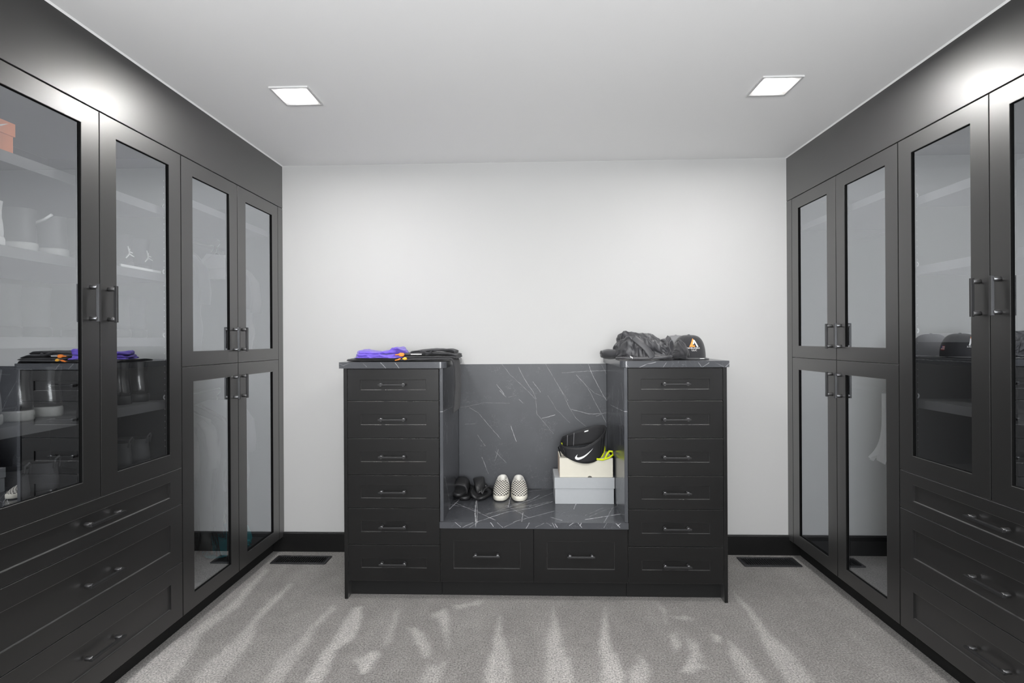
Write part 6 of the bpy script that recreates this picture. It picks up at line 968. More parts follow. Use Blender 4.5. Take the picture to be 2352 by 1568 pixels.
CLOTH['beanie'] = (26, 30, [
-87,-4,-7,-3,-2,-1,-4,-3,8,-4,0,4,13,-6,1,3,0,7,0,-3,4,2,-12,11,2,-6,-2,-2,1,1,-1,1,5,-4,-7,6,-5,-7,7,0,-9,-3,15,7,-17,2,2,2,1,3,-4,10,-3,-9,13,-2,0,2,-2,-3,13,-6,-5,-5,5,9,3,7,-2,-1,-6,-8,13,-10,-11,3,0,5,2,-6,-3,3,6,-6,13,6,-4,6,
-3,-3,3,-19,2,13,-14,6,10,7,-12,4,6,-7,4,-3,-6,5,6,-4,-6,6,-10,3,-4,7,-2,3,1,2,-5,5,8,-13,14,-9,-4,-5,10,1,13,-10,2,12,0,13,-20,0,6,-4,-9,2,-1,-16,0,0,6,10,1,-1,-3,6,8,-14,15,-9,-14,5,5,3,16,-10,-6,16,4,2,-8,-4,4,-3,-2,-7,-14,-8,-9,
16,-3,13,5,3,1,3,6,-16,19,-8,-17,7,5,2,8,-1,-13,10,18,1,-8,0,2,-5,-5,-9,-8,-20,1,8,0,20,-10,16,3,-3,12,-16,1,-3,2,9,8,2,-16,-1,12,-2,5,10,-2,8,7,-18,-7,-2,-18,-11,28,5,-29,0,6,17,-5,10,6,-13,2,-4,9,4,2,-4,-13,0,13,5,-2,9,0,5,11,-15,
-13,-3,-21,1,35,-2,-40,4,13,7,-4,10,10,-10,4,-7,2,0,-1,4,3,-3,5,5,0,1,28,-4,10,-19,-7,-14,-19,26,11,-13,-35,5,15,-1,2,9,7,-10,-3,2,1,-5,8,7,-15,-5,13,-5,10,4,30,-4,2,-9,8,-33,-18,29,8,-14,-24,-7,-1,21,-6,13,-3,-4,7,-2,-4,2,10,-5,-3,
-13,8,6,3,6,30,-1,-4,-3,7,-35,-22,38,4,-17,-28,-4,1,19,-1,0,18,-11,-1,-9,20,4,0,-5,-1,-14,8,5,1,8,17,6,-11,12,1,-15,-26,20,8,-14,-7,-22,5,-5,11,12,2,-6,-3,-5,16,-6,9,-4,-2,-11,7,-1,9,7,17,2,-4,1,12,-9,-6,-7,-5,-14,3,-28,24,-20,6,11,
15,-5,-18,-1,20,-7,-8,4,7,-6,-8,7,15,10,7,-1,-1,8,-3,6,9,-18,-7,-27,38,-40,25,-26,2,18,-6,13,-32,-1,27,-9,-12,-4,13,6,-10,1,21,10,9,-8,2,7,-6,17,-4,20,-34,-26,32,-19,11,-22,-22,23,3,11,-32,6,23,-12,-8,-3,1,18,-8,-3,24,10,10,-7,3,-4,
0,18,-7,28,-11,-51,32,-19,3,-9,-13,3,10,16,-28,-17,30,-7,-8,2,2,13,-15,3,18,16,20,-11,-3,-5,3,18,-8,11,14,-65,23,-6,7,-18,6,-11,2,19,-27,-17,23,-9,3,-2,5,3,-4,4,15,15,22,-22,5,-3,8,3,-1,14,4,-30,9,-14,-7,-11,-6,3,14,20,-22,-15,-1,-6,
7,9,-2,-3,13,10,2,18,25,-28,-5,1,3,11,1,0,10,-12,4,-10,-13,-6,-14,9,12,15,-27,0,-12,-3,13,8,5,-3,12,3,-1,18,17,-25,-4,-5,0,15,4,5,3,-13,-1,-12,0,-14,-6,12,-5,24,-21,2,-5,-1,4,16,-9,12,-4,-3,19,-4,24,-29,-4,1,2,2,5,8,-1,-2,-3,-7,-2,
-18,-2,-3,22,8,7,-2,-6,0,-4,14,-12,0,12,6,-5,15,4,-24,2,-7,3,1,3,-2,4,-12,-3,-6,0,0,-3,10,8,4,6,2,-12,-5,1,8,21,-1,5,1,-13,1,10,-11,-6,0,5,-5,-10,17,2,-11,-13,-1,1,-4,-1,8,16,3,-8,-4,11,2,-6,2,11,-9,-5,2,0,1,14,-1,-6,-5,-1,6,-4,-14,
0,9,-10,7,0,3,0,1,3,0,2,-7,7,4,-2,-1,7,1,-7,-1,4,-4,-4,4,-3,-5,-3,1,2,-9,-3,2,-2,7,0,6,1,2,47,-1,-11,-2,-9,-1,9,-3,-13,1,-7,1,5,-2,-8,-4,5,2,1,2,2,-4,2,11,-4,7,3,5,4,3,1,4,-13,-2,0,-7,1,2,-20,-5,-8,-5,-1,9,-17,-4,2,8,1,3,3,5,0,25,3,
8,4,-1,5,-3,21,5,-8,2,-6,-3,-14,-10,-32,-13,-16,-9,-4,-4,-11,-7,1,9,3,16,4,12,13,32,7,18,6,0,5,4,5,9,-1,-1,0,-8,-21,-13,-42,-17,-24,-11,-7,-6,-5,2,6,3,-2,19,12,16,8,45,11,11,-6,15,2,5,8,20,-4,12,-6,-9,-35,-19,-52,-14,-25,-12,-28,-1,
-14,8,7,1,1,22,5,21,15,71,18,4,-10,8,11,2,8,19,-7,12,-1,-12,-35,-21,-59,-16,-24,-9,-33,-6,-13,8,6,7,-2,26,2,39,21,48,23,18,-17,12,6,7,4,21,-9,13,2,-14,-37,-20,-69,-18,-24,-12,-20,-13,-18,11,10,4,-4,21,18,48,11,53,-3,38,-2,4,4,7,9,28,
-9,11,0,-15,-37,-23,-77,-21,-24,-18,-30,-7,-24,21,9,2,0,18,6,64,-2,71,-11,50,9,-5,13,-1,6,30,-13,14,-3,-11,-41,-26,-75,-22,-29,-14,-38,-8,-25,36,1,3,-5,17,5,62,6,77,9,22,13,0,13,2,7,32,-14,9,8,-20,-38,-23,-81,-24,-23,-18,-37,11,-54,
44,-1,-1,0,11,3,44,21,81,43,6,1,3,13,4,-2,34,-25,31,-3,-17,-38,-23,-83,-24,-25,-17,-35,8,-44,32,-4,8,3,-1,2,47,26,81,40,7,9,1,3,7,0,42,-23,25,-7,-23,-27,-22,-91,-16,-33,-10,-35,0,-41,36,-6,5,8,-15,3,54,26,90,38,8,12,-10,3,9,0,42,-19,
9,1,-23,-37,-16,-73,-14,-28,-25,-36,-16,-28,43,-4,5,4,-9,-17,64,27,79,29,40,9,-9,-5,10,6,39,-20,5,-1,-16,-40,-19,-74,-11,-22,-24,-40,-20,-24,33,2,12,-1,-4,-9,49,31,74,28,54,-1,-15,12,6,-3,43,-24,-6,3,-7,-42,-23,-59,-22,-28,-17,-34,
-21,-22,30,2,1,13,-5,-4,56,21,75,28,50,-1,-12,5,1,-1,46,-38,-4,12,-16,-30,-28,-51,-26,-25,-20,-33,-19,-25,35,1,-3,11,-1,4,32,37,70,23,46,0,-6,6,1,-6,44,-44,13,4,-10,-35,-25,-49,-22,-23,-18,-40,-16,-25,28,-1,8,6,-4,9,32,33,65,26,34,
25,-16,1,1,10,29,-32,-10,2,-3,-28,-23,-36,-21,-34,-19,-24,-18,-29,27,3,10,0,0,7,32,27,65,3,48,18,-3,4,-1,-11,31,-14,-25,1,-4,-24,-17,-35,-22,-36,-18,-28,-9,-29,34,-2,6,-4,7,10,39,30,50,-11,54,17,-10,6,4,-9,28,-12,-12,-15,-10,-19,1,
-42,-20,-36,-17,-18,-9,-25,25,1,7,6,-3,9,30,20,72,8,11,17,9,-7,1,-2,24,-20,6,-30,-8,0,-10,-46,-17,-36,-13,-11,-10,-22,22,0,9,4,-2,9,19,21,66,20,3,18,4,-5,8,7,11,-8,-5,-15,-10,-28,7,-45,-16,-32,-13,-18,3,-22,21,6,0,2,3,8,12,22,45,22,
17,17,-1,8,5,-18,13,-3,-5,-17,-10,-26,14,-34,-18,-26,-11,-13,-3,-7,5,-1,8,1,5,13,19,18,40,13,5,10,9,-6,6,-13,8,-2,-2,-11,-7,-21,-8,-14,-15,-18,-9,-13,-6,7,-20,5,7,0,8,6,23,13,39,9,0,9,10,0,1,-23,1,-4,-5,1,-4,-13,-6,-23,9,-12,-9,-7,
-4,-3,2,0,7,1,7,-2,9,7,29,7,3,-5,5,1,6,-22,2,0,-3,-2,3,-8,-4,-22,-1,12,-2,-10,-1,-2,4,2,2,0,-1,1,0,2,27,2,11,-4,-5,-4,-1,15,-3,12,4,8,4,10,3,-11,5,-5,2,3,-4,-7,-7,-7,0,-2,-7,-1,13,5,0,-8,-7,-1,0,-1,5,27,-11,4,7,6,-1,11,5,-8,-1,4,-3,
-4,2,-15,-15,-6,0,7,-4,-9,2,15,5,-2,-7,-2,8,1,11,-18,26,-1,9,14,2,4,2,0,0,-2,3,-13,-4,-11,-19,-7,-6,6,12,-14,-17,12,17,8,-8,0,-1,-1,-10,13,-4,31,4,11,8,8,1,-1,-1,-6,2,-11,-10,-21,-27,0,9,8,3,-19,-15,18,11,7,8,-4,-2,-1,-3,18,1,14,1,
27,10,5,5,-11,8,-14,-6,-8,-6,-26,-39,1,17,7,11,-7,-1,6,-41,14,25,9,-8,-1,7,-3,3,15,6,26,9,10,5,-14,5,-9,-5,-12,-15,-19,-42,7,12,13,-1,-5,-26,10,-8,6,21,3,10,-2,-4,-11,7,22,10,25,5,7,8,-4,-6,-1,-8,-18,-10,-19,-43,4,11,10,-6,2,-37,11,
18,-23,38,-8,22,-7,-12,-3,6,14,18,34,2,9,4,13,-2,-18,-6,-15,-11,-26,-39,1,10,8,-6,-11,-16,22,8,-27,12,9,18,-5,-8,-4,14,20,13,30,12,10,5,10,-1,-16,-12,-14,-12,-33,-34,0,1,5,-4,-16,0,14,8,-23,14,6,27,-4,-20,3,14,26,23,35,10,17,4,5,2,
-17,-7,-33,-21,-30,-38,5,8,-6,-10,-10,0,13,-8,-8,8,13,17,9,-22,3,22,27,9,45,13,17,2,11,2,-18,-8,-36,-24,-33,-46,9,9,-7,-14,-8,9,-1,5,-17,5,14,20,0,-8,14,10,28,12,46,2,29,9,-3,13,-16,-18,-29,-31,-28,-53,3,14,-5,-18,-4,6,6,2,-16,7,2,
26,7,-2,0,25,8,22,41,1,26,21,6,12,-35,-8,-34,-24,-32,-52,0,10,-14,-11,-6,0,7,10,-2,-2,5,1,14,5,-6,28,5,28,36,13,24,18,-3,21,-38,-13,-33,-19,-30,-52,-6,13,-7,-16,-5,-1,-1,11,-8,12,-2,6,2,15,-11,31,15,28,35,26,27,11,-3,16,-29,-17,-44,
-19,-39,-51,-1,19,-6,-11,-15,1,2,-4,2,4,-3,10,-2,13,4,27,20,23,44,19,34,4,0,12,-31,-8,-47,-24,-37,-45,-2,13,1,-17,-10,-9,6,4,-9,5,-4,21,0,1,11,25,11,20,54,21,30,5,2,5,-35,-11,-36,-26,-33,-51,-4,8,-2,-13,-2,-6,-6,9,-6,7,2,10,3,17,-13,
42,11,25,51,19,32,-4,4,1,-17,-10,-43,-26,-38,-49,-6,6,-5,-10,-1,-6,2,17,-8,-2,-1,10,-3,5,2,40,17,21,48,17,35,-12,7,-3,-3,-9,-42,-28,-46,-43,1,-8,-3,4,-11,-7,-11,38,-17,-8,-2,15,2,5,-6,37,23,25,37,15,18,16,-18,0,-2,-3,-41,-20,-57,-22,
1,-5,-5,-12,0,14,-18,37,3,-44,4,8,0,9,-1,31,22,28,27,15,20,12,5,-8,-6,-13,-37,-16,-52,-21,6,-6,-11,-2,-6,4,7,-12,15,-29,6,9,7,5,-6,27,22,24,37,12,18,7,-4,3,-18,-12,-21,-25,-38,-14,-1,-7,-5,10,-5,-4,7,-22,-2,-11,4,17,2,-7,3,-5,28,14,
23,8,10,5,1,-3,-7,-4,-15,-12,-32,-5,8,-2,-2,0,-1,11,1,-24,-17,23,1,-5,3,5,-5,-4,19,8,13,6,8,9,8,-1,-10,-5,-11,-9,-21,-9,-2,7,-2,15,3,1,-5,-18,-1,13,-1,-14,6,4,-8,-3,18,4,-3,6,1,3,11,-1,0,-1,-1,-3,-5,-10,6,2,-6,-6,-3,-2,4,-7,-8,11,5,
-10,-2,6,0,-5,16,1,0,-3,5,0,6,9,0,3,-6,0,-1,-3,-4,-1,-3,-9,-2,-5,5,-6,-6,-1,2,-1,0,10,])
CLOTH['teal'] = (24, 28, [
-326,12,-5,-8,-4,-4,1,-7,2,-3,5,-9,-1,3,4,6,4,-1,1,-3,-4,-3,0,0,4,8,3,2,41,-6,12,2,-18,-3,-3,-3,-4,0,14,-12,-2,15,-8,2,6,-4,-6,3,-3,-19,23,5,9,2,0,2,43,-10,1,0,-24,3,-19,-17,5,19,26,0,-11,21,-5,4,-2,-5,-20,6,-17,-6,0,26,16,9,-7,6,20,
7,-27,-5,2,-20,-16,0,24,13,11,-2,3,26,-25,14,1,4,-25,-8,-25,8,6,5,32,9,-5,1,16,-5,-23,6,10,-41,4,0,3,13,4,25,-2,18,-14,9,0,-6,-19,-9,-24,-17,26,11,14,17,-2,4,33,-41,9,11,-21,-7,3,-1,2,-6,19,12,11,-1,12,-8,5,-8,-18,-30,-4,-31,30,20,
5,23,16,-2,35,-50,-1,1,-7,2,6,-5,5,-1,17,8,0,5,17,0,-7,-3,-23,-18,-14,8,-9,25,6,18,10,5,15,-28,1,-1,-10,2,0,6,-2,10,6,10,2,2,17,-7,2,-4,-35,9,-9,-6,0,12,8,10,2,6,33,-25,-4,-4,-3,-7,0,5,3,2,5,15,3,10,3,-3,-13,2,-20,5,3,-4,-4,14,-12,
14,10,-2,21,-14,-3,-7,1,-9,1,2,3,1,5,5,2,24,-14,2,-6,-5,-7,-3,19,-8,0,5,-15,10,12,1,41,-23,-1,-5,-1,-8,2,-1,0,6,1,5,9,10,-1,-3,0,-4,-3,-5,15,-10,4,-1,0,0,-4,12,14,-21,15,3,-6,-6,0,-1,-8,12,-4,8,11,10,-2,4,-3,-2,-2,0,6,-10,4,7,-7,-18,
14,-9,14,-16,14,3,-13,-3,-4,6,-8,5,2,7,10,9,2,0,2,3,-13,9,2,-10,5,10,-10,-15,3,1,23,-7,13,7,-11,-6,-6,0,-1,-1,13,-3,-1,23,0,0,-3,20,-10,4,-2,-2,-5,15,-13,-12,-6,-8,19,11,12,5,-14,0,-3,-8,-12,1,18,-3,3,3,10,-2,7,19,5,5,-12,3,-4,16,-23,
-10,-6,-12,38,10,9,1,-15,4,-10,-5,-5,-2,17,2,-9,15,9,-5,4,3,22,16,-19,7,-4,6,-21,-4,-14,-10,35,-25,20,13,-6,3,-14,0,2,-5,10,11,-8,-12,26,-14,18,3,15,9,-4,4,2,-17,13,-24,-17,-8,25,-25,18,1,18,6,-6,-3,-4,-7,10,6,-1,-19,15,-1,-2,12,20,
25,5,13,-10,-10,-30,-25,-8,-3,29,-19,14,8,-22,3,22,6,4,-4,-15,-16,-2,2,18,6,7,3,19,12,8,12,5,-18,-29,-29,-5,8,15,-2,14,10,-16,-10,4,3,32,-5,-13,-9,-2,-6,13,-9,0,2,32,18,3,0,-5,-18,-22,5,-9,-6,25,-7,3,5,3,-7,4,5,12,10,-9,-11,-2,-6,-7,
-8,-11,7,25,28,13,-1,-1,-20,-28,-2,4,-4,22,22,-2,-10,14,-18,22,7,15,-15,-16,-13,-1,-5,-7,2,0,-3,1,25,15,25,-20,-8,-16,-20,1,6,37,-7,8,-9,4,11,-8,23,-16,4,-15,-3,-1,-13,13,-4,2,8,-9,5,14,32,-25,-11,0,-10,0,5,39,-7,1,0,-2,3,-4,-2,5,11,
0,-9,6,-6,1,-6,1,6,2,1,6,1,4,-12,-8,-4,2,9,24,-7,6,3,5,-4,-9,-3,-10,-9,-2,-9,-3,-2,7,-3,7,0,7,3,2,7,6,3,4,-5,-2,4,60,-3,-11,-5,3,-8,-27,-17,-36,-25,-14,-18,-4,8,-4,10,7,1,9,21,25,25,-1,20,11,18,1,7,33,13,-4,-9,4,-30,-32,-21,-89,-27,
-10,-23,-12,8,-14,7,13,6,1,28,33,61,27,20,16,19,11,-1,54,1,11,-6,-26,-28,-55,-37,-81,-58,-26,-32,-13,5,0,10,17,11,6,36,29,100,32,43,13,19,12,8,18,12,6,-10,-44,-25,-54,-39,-91,-59,-38,-13,-21,-7,3,8,18,5,15,44,29,126,25,45,21,14,11,
12,14,40,-16,-20,-25,-34,-64,-44,-106,-60,-31,-31,-13,-19,19,-1,9,10,9,30,61,128,36,50,39,12,-4,16,17,48,-15,-17,-38,-44,-63,-51,-115,-54,-36,-33,-20,-27,26,-6,17,12,11,13,79,127,47,78,17,19,13,8,22,40,-6,-24,-34,-52,-72,-44,-131,-63,
-36,-37,-21,-28,33,8,11,11,-13,36,88,131,47,95,14,19,9,9,-8,39,29,-22,-48,-61,-73,-43,-151,-67,-45,-14,-13,-49,25,15,7,8,-8,46,92,145,45,106,26,1,3,4,17,12,40,-11,-51,-62,-77,-42,-158,-72,-50,-38,-10,-15,45,4,5,-16,-11,50,96,157,54,
111,36,-5,-15,12,20,-13,40,11,-58,-66,-76,-45,-165,-76,-54,-40,-7,-4,31,-5,20,-19,-13,56,96,161,62,109,51,-14,8,4,3,1,5,31,-45,-68,-82,-49,-164,-85,-61,-30,-17,18,-3,13,20,-21,-11,91,70,153,65,112,53,-21,8,11,-4,14,-5,31,-49,-63,-82,
-50,-165,-82,-62,-28,-9,-5,13,10,21,-23,-12,91,75,146,66,119,50,-27,9,9,1,9,16,13,-55,-50,-86,-53,-162,-83,-65,-15,-4,-11,26,2,10,-21,-13,81,85,149,49,122,47,-27,17,9,-5,3,28,-2,-56,-41,-79,-58,-151,-73,-68,-18,-14,15,-27,16,9,11,-16,
59,99,146,48,106,49,-16,12,9,-3,10,5,-6,-56,-33,-79,-56,-135,-66,-57,-31,6,-23,-7,13,22,12,-10,40,98,142,46,87,51,0,8,18,-18,-8,7,-2,-35,-44,-71,-48,-130,-57,-45,-45,-6,17,-14,14,0,13,24,3,102,129,52,76,37,-1,3,22,-27,-14,8,19,-28,
-49,-64,-47,-121,-47,-44,-41,-14,3,16,5,14,3,13,16,56,148,48,64,17,15,7,10,-26,11,0,8,-34,-41,-57,-46,-101,-65,-36,-8,-12,9,3,10,-5,-11,26,23,56,126,48,43,16,9,6,12,-10,-4,12,-6,-20,-41,-51,-50,-90,-58,-21,-26,-10,16,-29,8,19,8,21,
23,57,106,34,44,21,30,5,-4,-10,-4,2,-7,-7,-37,-46,-48,-98,-45,-33,-19,-7,1,5,10,14,8,19,18,47,98,34,36,15,25,7,4,-44,7,1,-3,-4,-25,-40,-34,-86,-29,-19,-13,-5,-4,6,2,13,6,22,15,30,72,8,32,18,6,8,10,-47,3,2,-9,-8,-15,-33,-3,-40,-24,-8,
-7,-2,-1,-1,5,1,2,20,23,14,18,6,16,17,7,3,10,-64,1,-1,-6,-5,-3,-3,-9,10,-9,-9,6,-4,3,5,1,1,-5,-4,1,2,10,8,-4,-1,13,1,-1,47,-2,10,-2,-3,9,4,7,-19,-6,1,4,-3,-10,-2,0,0,-6,7,-6,12,3,-6,-3,11,-3,1,7,-16,13,12,8,0,6,1,1,10,3,-12,0,-9,-7,
-14,3,4,-7,-9,3,10,-26,11,-9,3,-3,5,9,24,12,26,14,10,8,13,4,-4,-12,-11,-17,-2,-13,-29,11,-10,-6,-13,2,-10,-12,-6,15,10,8,-2,9,-5,48,29,20,32,12,23,4,-14,-14,-14,-19,-15,-19,-65,2,-4,5,-5,-10,-30,0,-16,20,16,9,-3,8,3,49,52,21,16,40,
9,3,-2,-15,-21,-32,-9,-30,-81,19,-3,-13,-6,-17,-20,25,-20,-4,21,16,5,-11,12,49,53,19,45,32,11,4,-1,-13,-25,-31,-21,-40,-96,12,-8,-5,-9,-22,11,31,-27,-31,19,29,11,-1,9,45,61,26,46,-4,8,1,0,11,-17,-41,-20,-41,-94,12,-8,2,-24,-16,13,16,
2,-28,9,33,-1,4,-16,61,54,26,54,-11,11,5,-9,20,-14,-39,-19,-53,-85,7,2,-6,-19,-10,0,11,-4,-17,26,28,-8,-18,10,55,54,26,44,-12,-4,-1,34,-9,5,-48,-24,-46,-76,-5,-11,-7,-8,-9,11,5,-2,-1,11,8,10,6,9,44,44,32,36,-10,-2,18,14,-11,26,-51,
-24,-59,-75,17,-19,-7,-15,-2,6,3,0,5,-3,18,6,16,-4,52,42,22,26,7,9,20,20,-22,9,-37,-30,-52,-79,7,-6,-11,-18,14,-4,2,2,6,-14,29,-11,9,-14,68,46,8,39,21,3,18,0,-5,-1,-33,-27,-48,-88,6,-8,-11,-20,13,5,2,1,5,-14,25,-2,9,9,51,58,6,23,20,
31,6,-8,15,-8,-35,-34,-52,-79,12,-12,-11,-25,15,5,1,2,4,-16,36,4,-4,-8,52,56,25,14,27,4,1,28,5,-10,-36,-26,-53,-87,17,-19,-10,-14,18,-3,0,1,6,-23,39,5,-9,-4,55,54,28,7,33,-4,-4,25,4,-11,-20,-25,-59,-74,16,-14,-8,-32,28,-6,-1,0,-1,-20,
37,12,-14,-13,76,47,29,2,36,-16,7,24,9,-12,-23,-28,-49,-77,-9,-4,1,-22,6,11,-1,-4,-5,-15,25,5,-4,9,73,47,23,20,17,-1,3,15,5,-18,-18,-26,-60,-66,1,-14,0,-15,-17,29,-3,1,-2,-10,24,-15,13,14,55,49,15,18,19,7,3,15,-6,-19,-24,-20,-49,-61,
6,-11,-9,-13,-22,53,2,-19,-13,22,2,16,-9,1,52,29,16,1,20,16,20,31,-18,-34,-35,-19,-22,-56,10,-15,-6,3,-25,27,-1,-12,-3,28,4,11,-14,7,29,31,15,-3,7,27,-3,35,-7,-26,-25,-16,-32,-30,8,-7,-11,1,-22,-4,2,31,-16,11,-2,4,9,7,18,22,14,20,-6,
27,-3,10,9,-21,-24,-15,-31,-25,2,0,-9,-8,-4,-29,12,27,-2,19,-9,-3,14,12,-7,25,8,18,3,14,12,3,-18,-14,-16,-11,-6,-24,5,0,6,-13,-5,-13,-12,17,5,9,7,8,-8,-1,17,10,-2,8,6,-13,5,12,2,-6,-9,-8,-19,-3,9,-16,-5,7,-4,-8,-21,13,18,-4,11,5,2,
-13,1,9,4,4,4,13,2,10,1,-7,-6,1,-8,-1,-11,-10,0,-6,-9,-5,-11,5,11,13,-5,1,7,])
def crumpled(key, name, m, parent, fn=None, subd=1, thick=.0012):
    a, b, num = CLOTH[key]
    q = np.array(num, np.int64).reshape(3, a, b)
    q[:, :, 0] = np.cumsum(q[:, :, 0], 1); q = np.cumsum(q, 2) * 0.0005
    vs = [tuple(q[:, i, j]) for i in range(a) for j in range(b)]
    if fn: vs = [fn(*p_) for p_ in vs]
    mb = MB(); mb.add(vs, [(i * b + j, (i + 1) * b + j, (i + 1) * b + (j + 1) % b, i * b + (j + 1) % b) for i in range(a - 1) for j in range(b)], 0, True)
    o = mb.build(name, m, parent, fix=True)
    so = o.modifiers.new('solidify', 'SOLIDIFY'); so.thickness = thick; so.offset = -1
    if subd: sd = o.modifiers.new('subdivision', 'SUBSURF'); sd.levels = 1; sd.render_levels = 1
    return o
def ridged(p, f, seed=0.0):
    q = Vector((p[0] * f + seed, p[1] * f - seed, p[2] * f + seed * .5))
    wv = noise.noise_vector(q * .6) * .8
    return 1 - abs(noise.noise(q + wv)) * 2
def heap(prof_top, x0, x1, yc, dep, z0, nu=150, nv=72, amp=.010, f=(14, 30), seed=1.0, pw=.62, stretch=(1, 1, 1), fold=None):
    """closed crumpled body: top outline prof_top(x), rounded front and back, flat bottom"""
    R = []
    for i in range(nu + 1):
        u = i / nu; x = x0 + (x1 - x0) * u
        e = min(1, (math.sin(PI * min(max(u, .0008), .9992))) * 2.2) ** .5
        h = max(.002, prof_top(x) - z0); row = []
        for j in range(nv):
            a = 2 * PI * j / nv; c, s_ = math.cos(a), math.sin(a)
            yy = dep(x) * math.copysign(abs(c) ** pw, c) * e
            zz = h * (.5 + .5 * math.copysign(abs(s_) ** pw, s_))
            zz = h * .5 + (zz - h * .5) * (.25 + .75 * e)
            p = Vector((x, yc + yy, z0 + zz))
            q = (p.x * stretch[0], p.y * stretch[1], p.z * stretch[2])
            d = (ridged(q, f[0], seed) - .55) * amp + (ridged(q, f[1], seed + 5) - .55) * amp * .45
            if fold: d += fold(p)
            n = Vector(((u - .5) * .5, c * .9, s_ * (.9 if s_ > 0 else .1))).normalized()
            p += n * d
            if p.z < z0: p.z = z0 + .0004 * (j % 3)
            row.append(p)
        R.append(row)
    return MB().rings(R, cap0=True, cap1=True)
def pl(*pts):
    def f(x):
        if x <= pts[0][0]: return pts[0][1]
        for (a, b), (c, d) in zip(pts[:-1], pts[1:]):
            if x <= c: 
                k = (x - a) / (c - a); k = k * k * (3 - 2 * k); return b + (d - b) * k
        return pts[-1][1]
    return f
Z = ZT1 + .0006
# jacket heap
off = (.63, 2.85, Z)
t = thing('jacket', 'crumpled black jacket heaped on the right countertop', 'jacket', off)
def jfit(x, y, z):
    z *= 1.055 + 1.15 * math.exp(-((x - .146) / .024) ** 2) * min(1, z / .05) ** .5 + .22 * math.exp(-((x - .04) / .05) ** 2)
    return (x * .985, y + .012, z)
crumpled('jacket', 'body', M['jacket_cloth'], t, jfit)
def strap_band(pts, wd, th, name, m, parent, off):
    """a folded strip of cloth: flat tube along points, wide across wd"""
    P = [Vector(p) for p in pts]; Q = []
    for i in range(len(P) - 1):
        p0 = P[max(i - 1, 0)]; p1 = P[i]; p2 = P[i + 1]; p3 = P[min(i + 2, len(P) - 1)]
        for k in range(5):
            s_ = k / 5; Q.append(.5 * ((2 * p1) + (p2 - p0) * s_ + (2 * p0 - 5 * p1 + 4 * p2 - p3) * s_ ** 2 + (3 * p1 - p0 - 3 * p2 + p3) * s_ ** 3))
    Q.append(P[-1]); R = []
    for i, p in enumerate(Q):
        tt = (Q[min(i + 1, len(Q) - 1)] - Q[max(i - 1, 0)]).normalized()
        nn = Vector((0, -1, .25)).normalized(); b = tt.cross(nn).normalized(); nn = b.cross(tt).normalized()
        R.append([p + b * math.cos(2 * PI * k / 14) * wd / 2 * (1 + .12 * noise.noise((i * .5, wd * 50, 1))) + nn * math.sin(2 * PI * k / 14) * th for k in range(14)])
    return MB().rings(R).build(name, m, parent, off)
strap_band([(.548, 2.762, 1.352), (.578, 2.748, 1.326), (.606, 2.742, 1.298), (.628, 2.739, 1.268), (.640, 2.739, 1.244)], .034, .0045, 'sleeve', M['jacket_cloth'], t, off)
strap_band([(.462, 2.79, Z + .010), (.50, 2.750, Z + .013), (.58, 2.742, Z + .011), (.66, 2.740, Z + .013), (.72, 2.744, Z + .017), (.745, 2.765, Z + .020)], .015, .005, 'hem', M['jacket_cloth'], t, off)
mk = MB()
for pp in ([(0, 0), (.011, .004), (.004, .006)], [(.004, .006), (.011, .004), (.009, -.007)], [(0, 0), (.004, .006), (-.004, .010)]):
    mk.prism([(.528 + a, 1.246 + b) for a, b in pp], 2.7345, 2.7352, lambda a, b, c: (a, c, b))
mk.build('logo', M['white_print'], t, off)
# rolled cloth at the left end
off = (.445, 2.90, Z)
t = thing('rolled_cloth', 'small black rolled garment at the niche end of the right countertop', 'cloth', off)
R = []
for i in range(25):
    x = .397 + .10 * i / 24; e = math.sin(PI * min(max(i / 24, .02), .98)) ** .22
    R.append([(x, 2.90 + .055 * math.cos(2 * PI * k / 28) * e + noise.noise((x * 40, k * .5, 1)) * .002, Z + .029 + .028 * math.sin(2 * PI * k / 28) * e + noise.noise((x * 40, k * .6, 5)) * .0022) for k in range(28)])
MB().rings(R).build('roll', M['plain_black_cloth'], t, off)
MB().tube([(.3985 + .0, 2.90 + .038 * math.cos(a) * (1 - a / 22), Z + .029 + .020 * math.sin(a) * (1 - a / 22)) for a in [i * .5 for i in range(30)]], .0028, 6).build('rolled_end', M['plain_black_cloth'], t, off)
# dark beanie / pouch behind the cap
off = (.81, 2.85, Z)
t = thing('beanie', 'slouched black knit beanie between the jacket and the logo cap', 'hat', off)
crumpled('beanie', 'body', M['plain_black_cloth'], t, lambda x, y, z: (x * .95, y, z * .98))

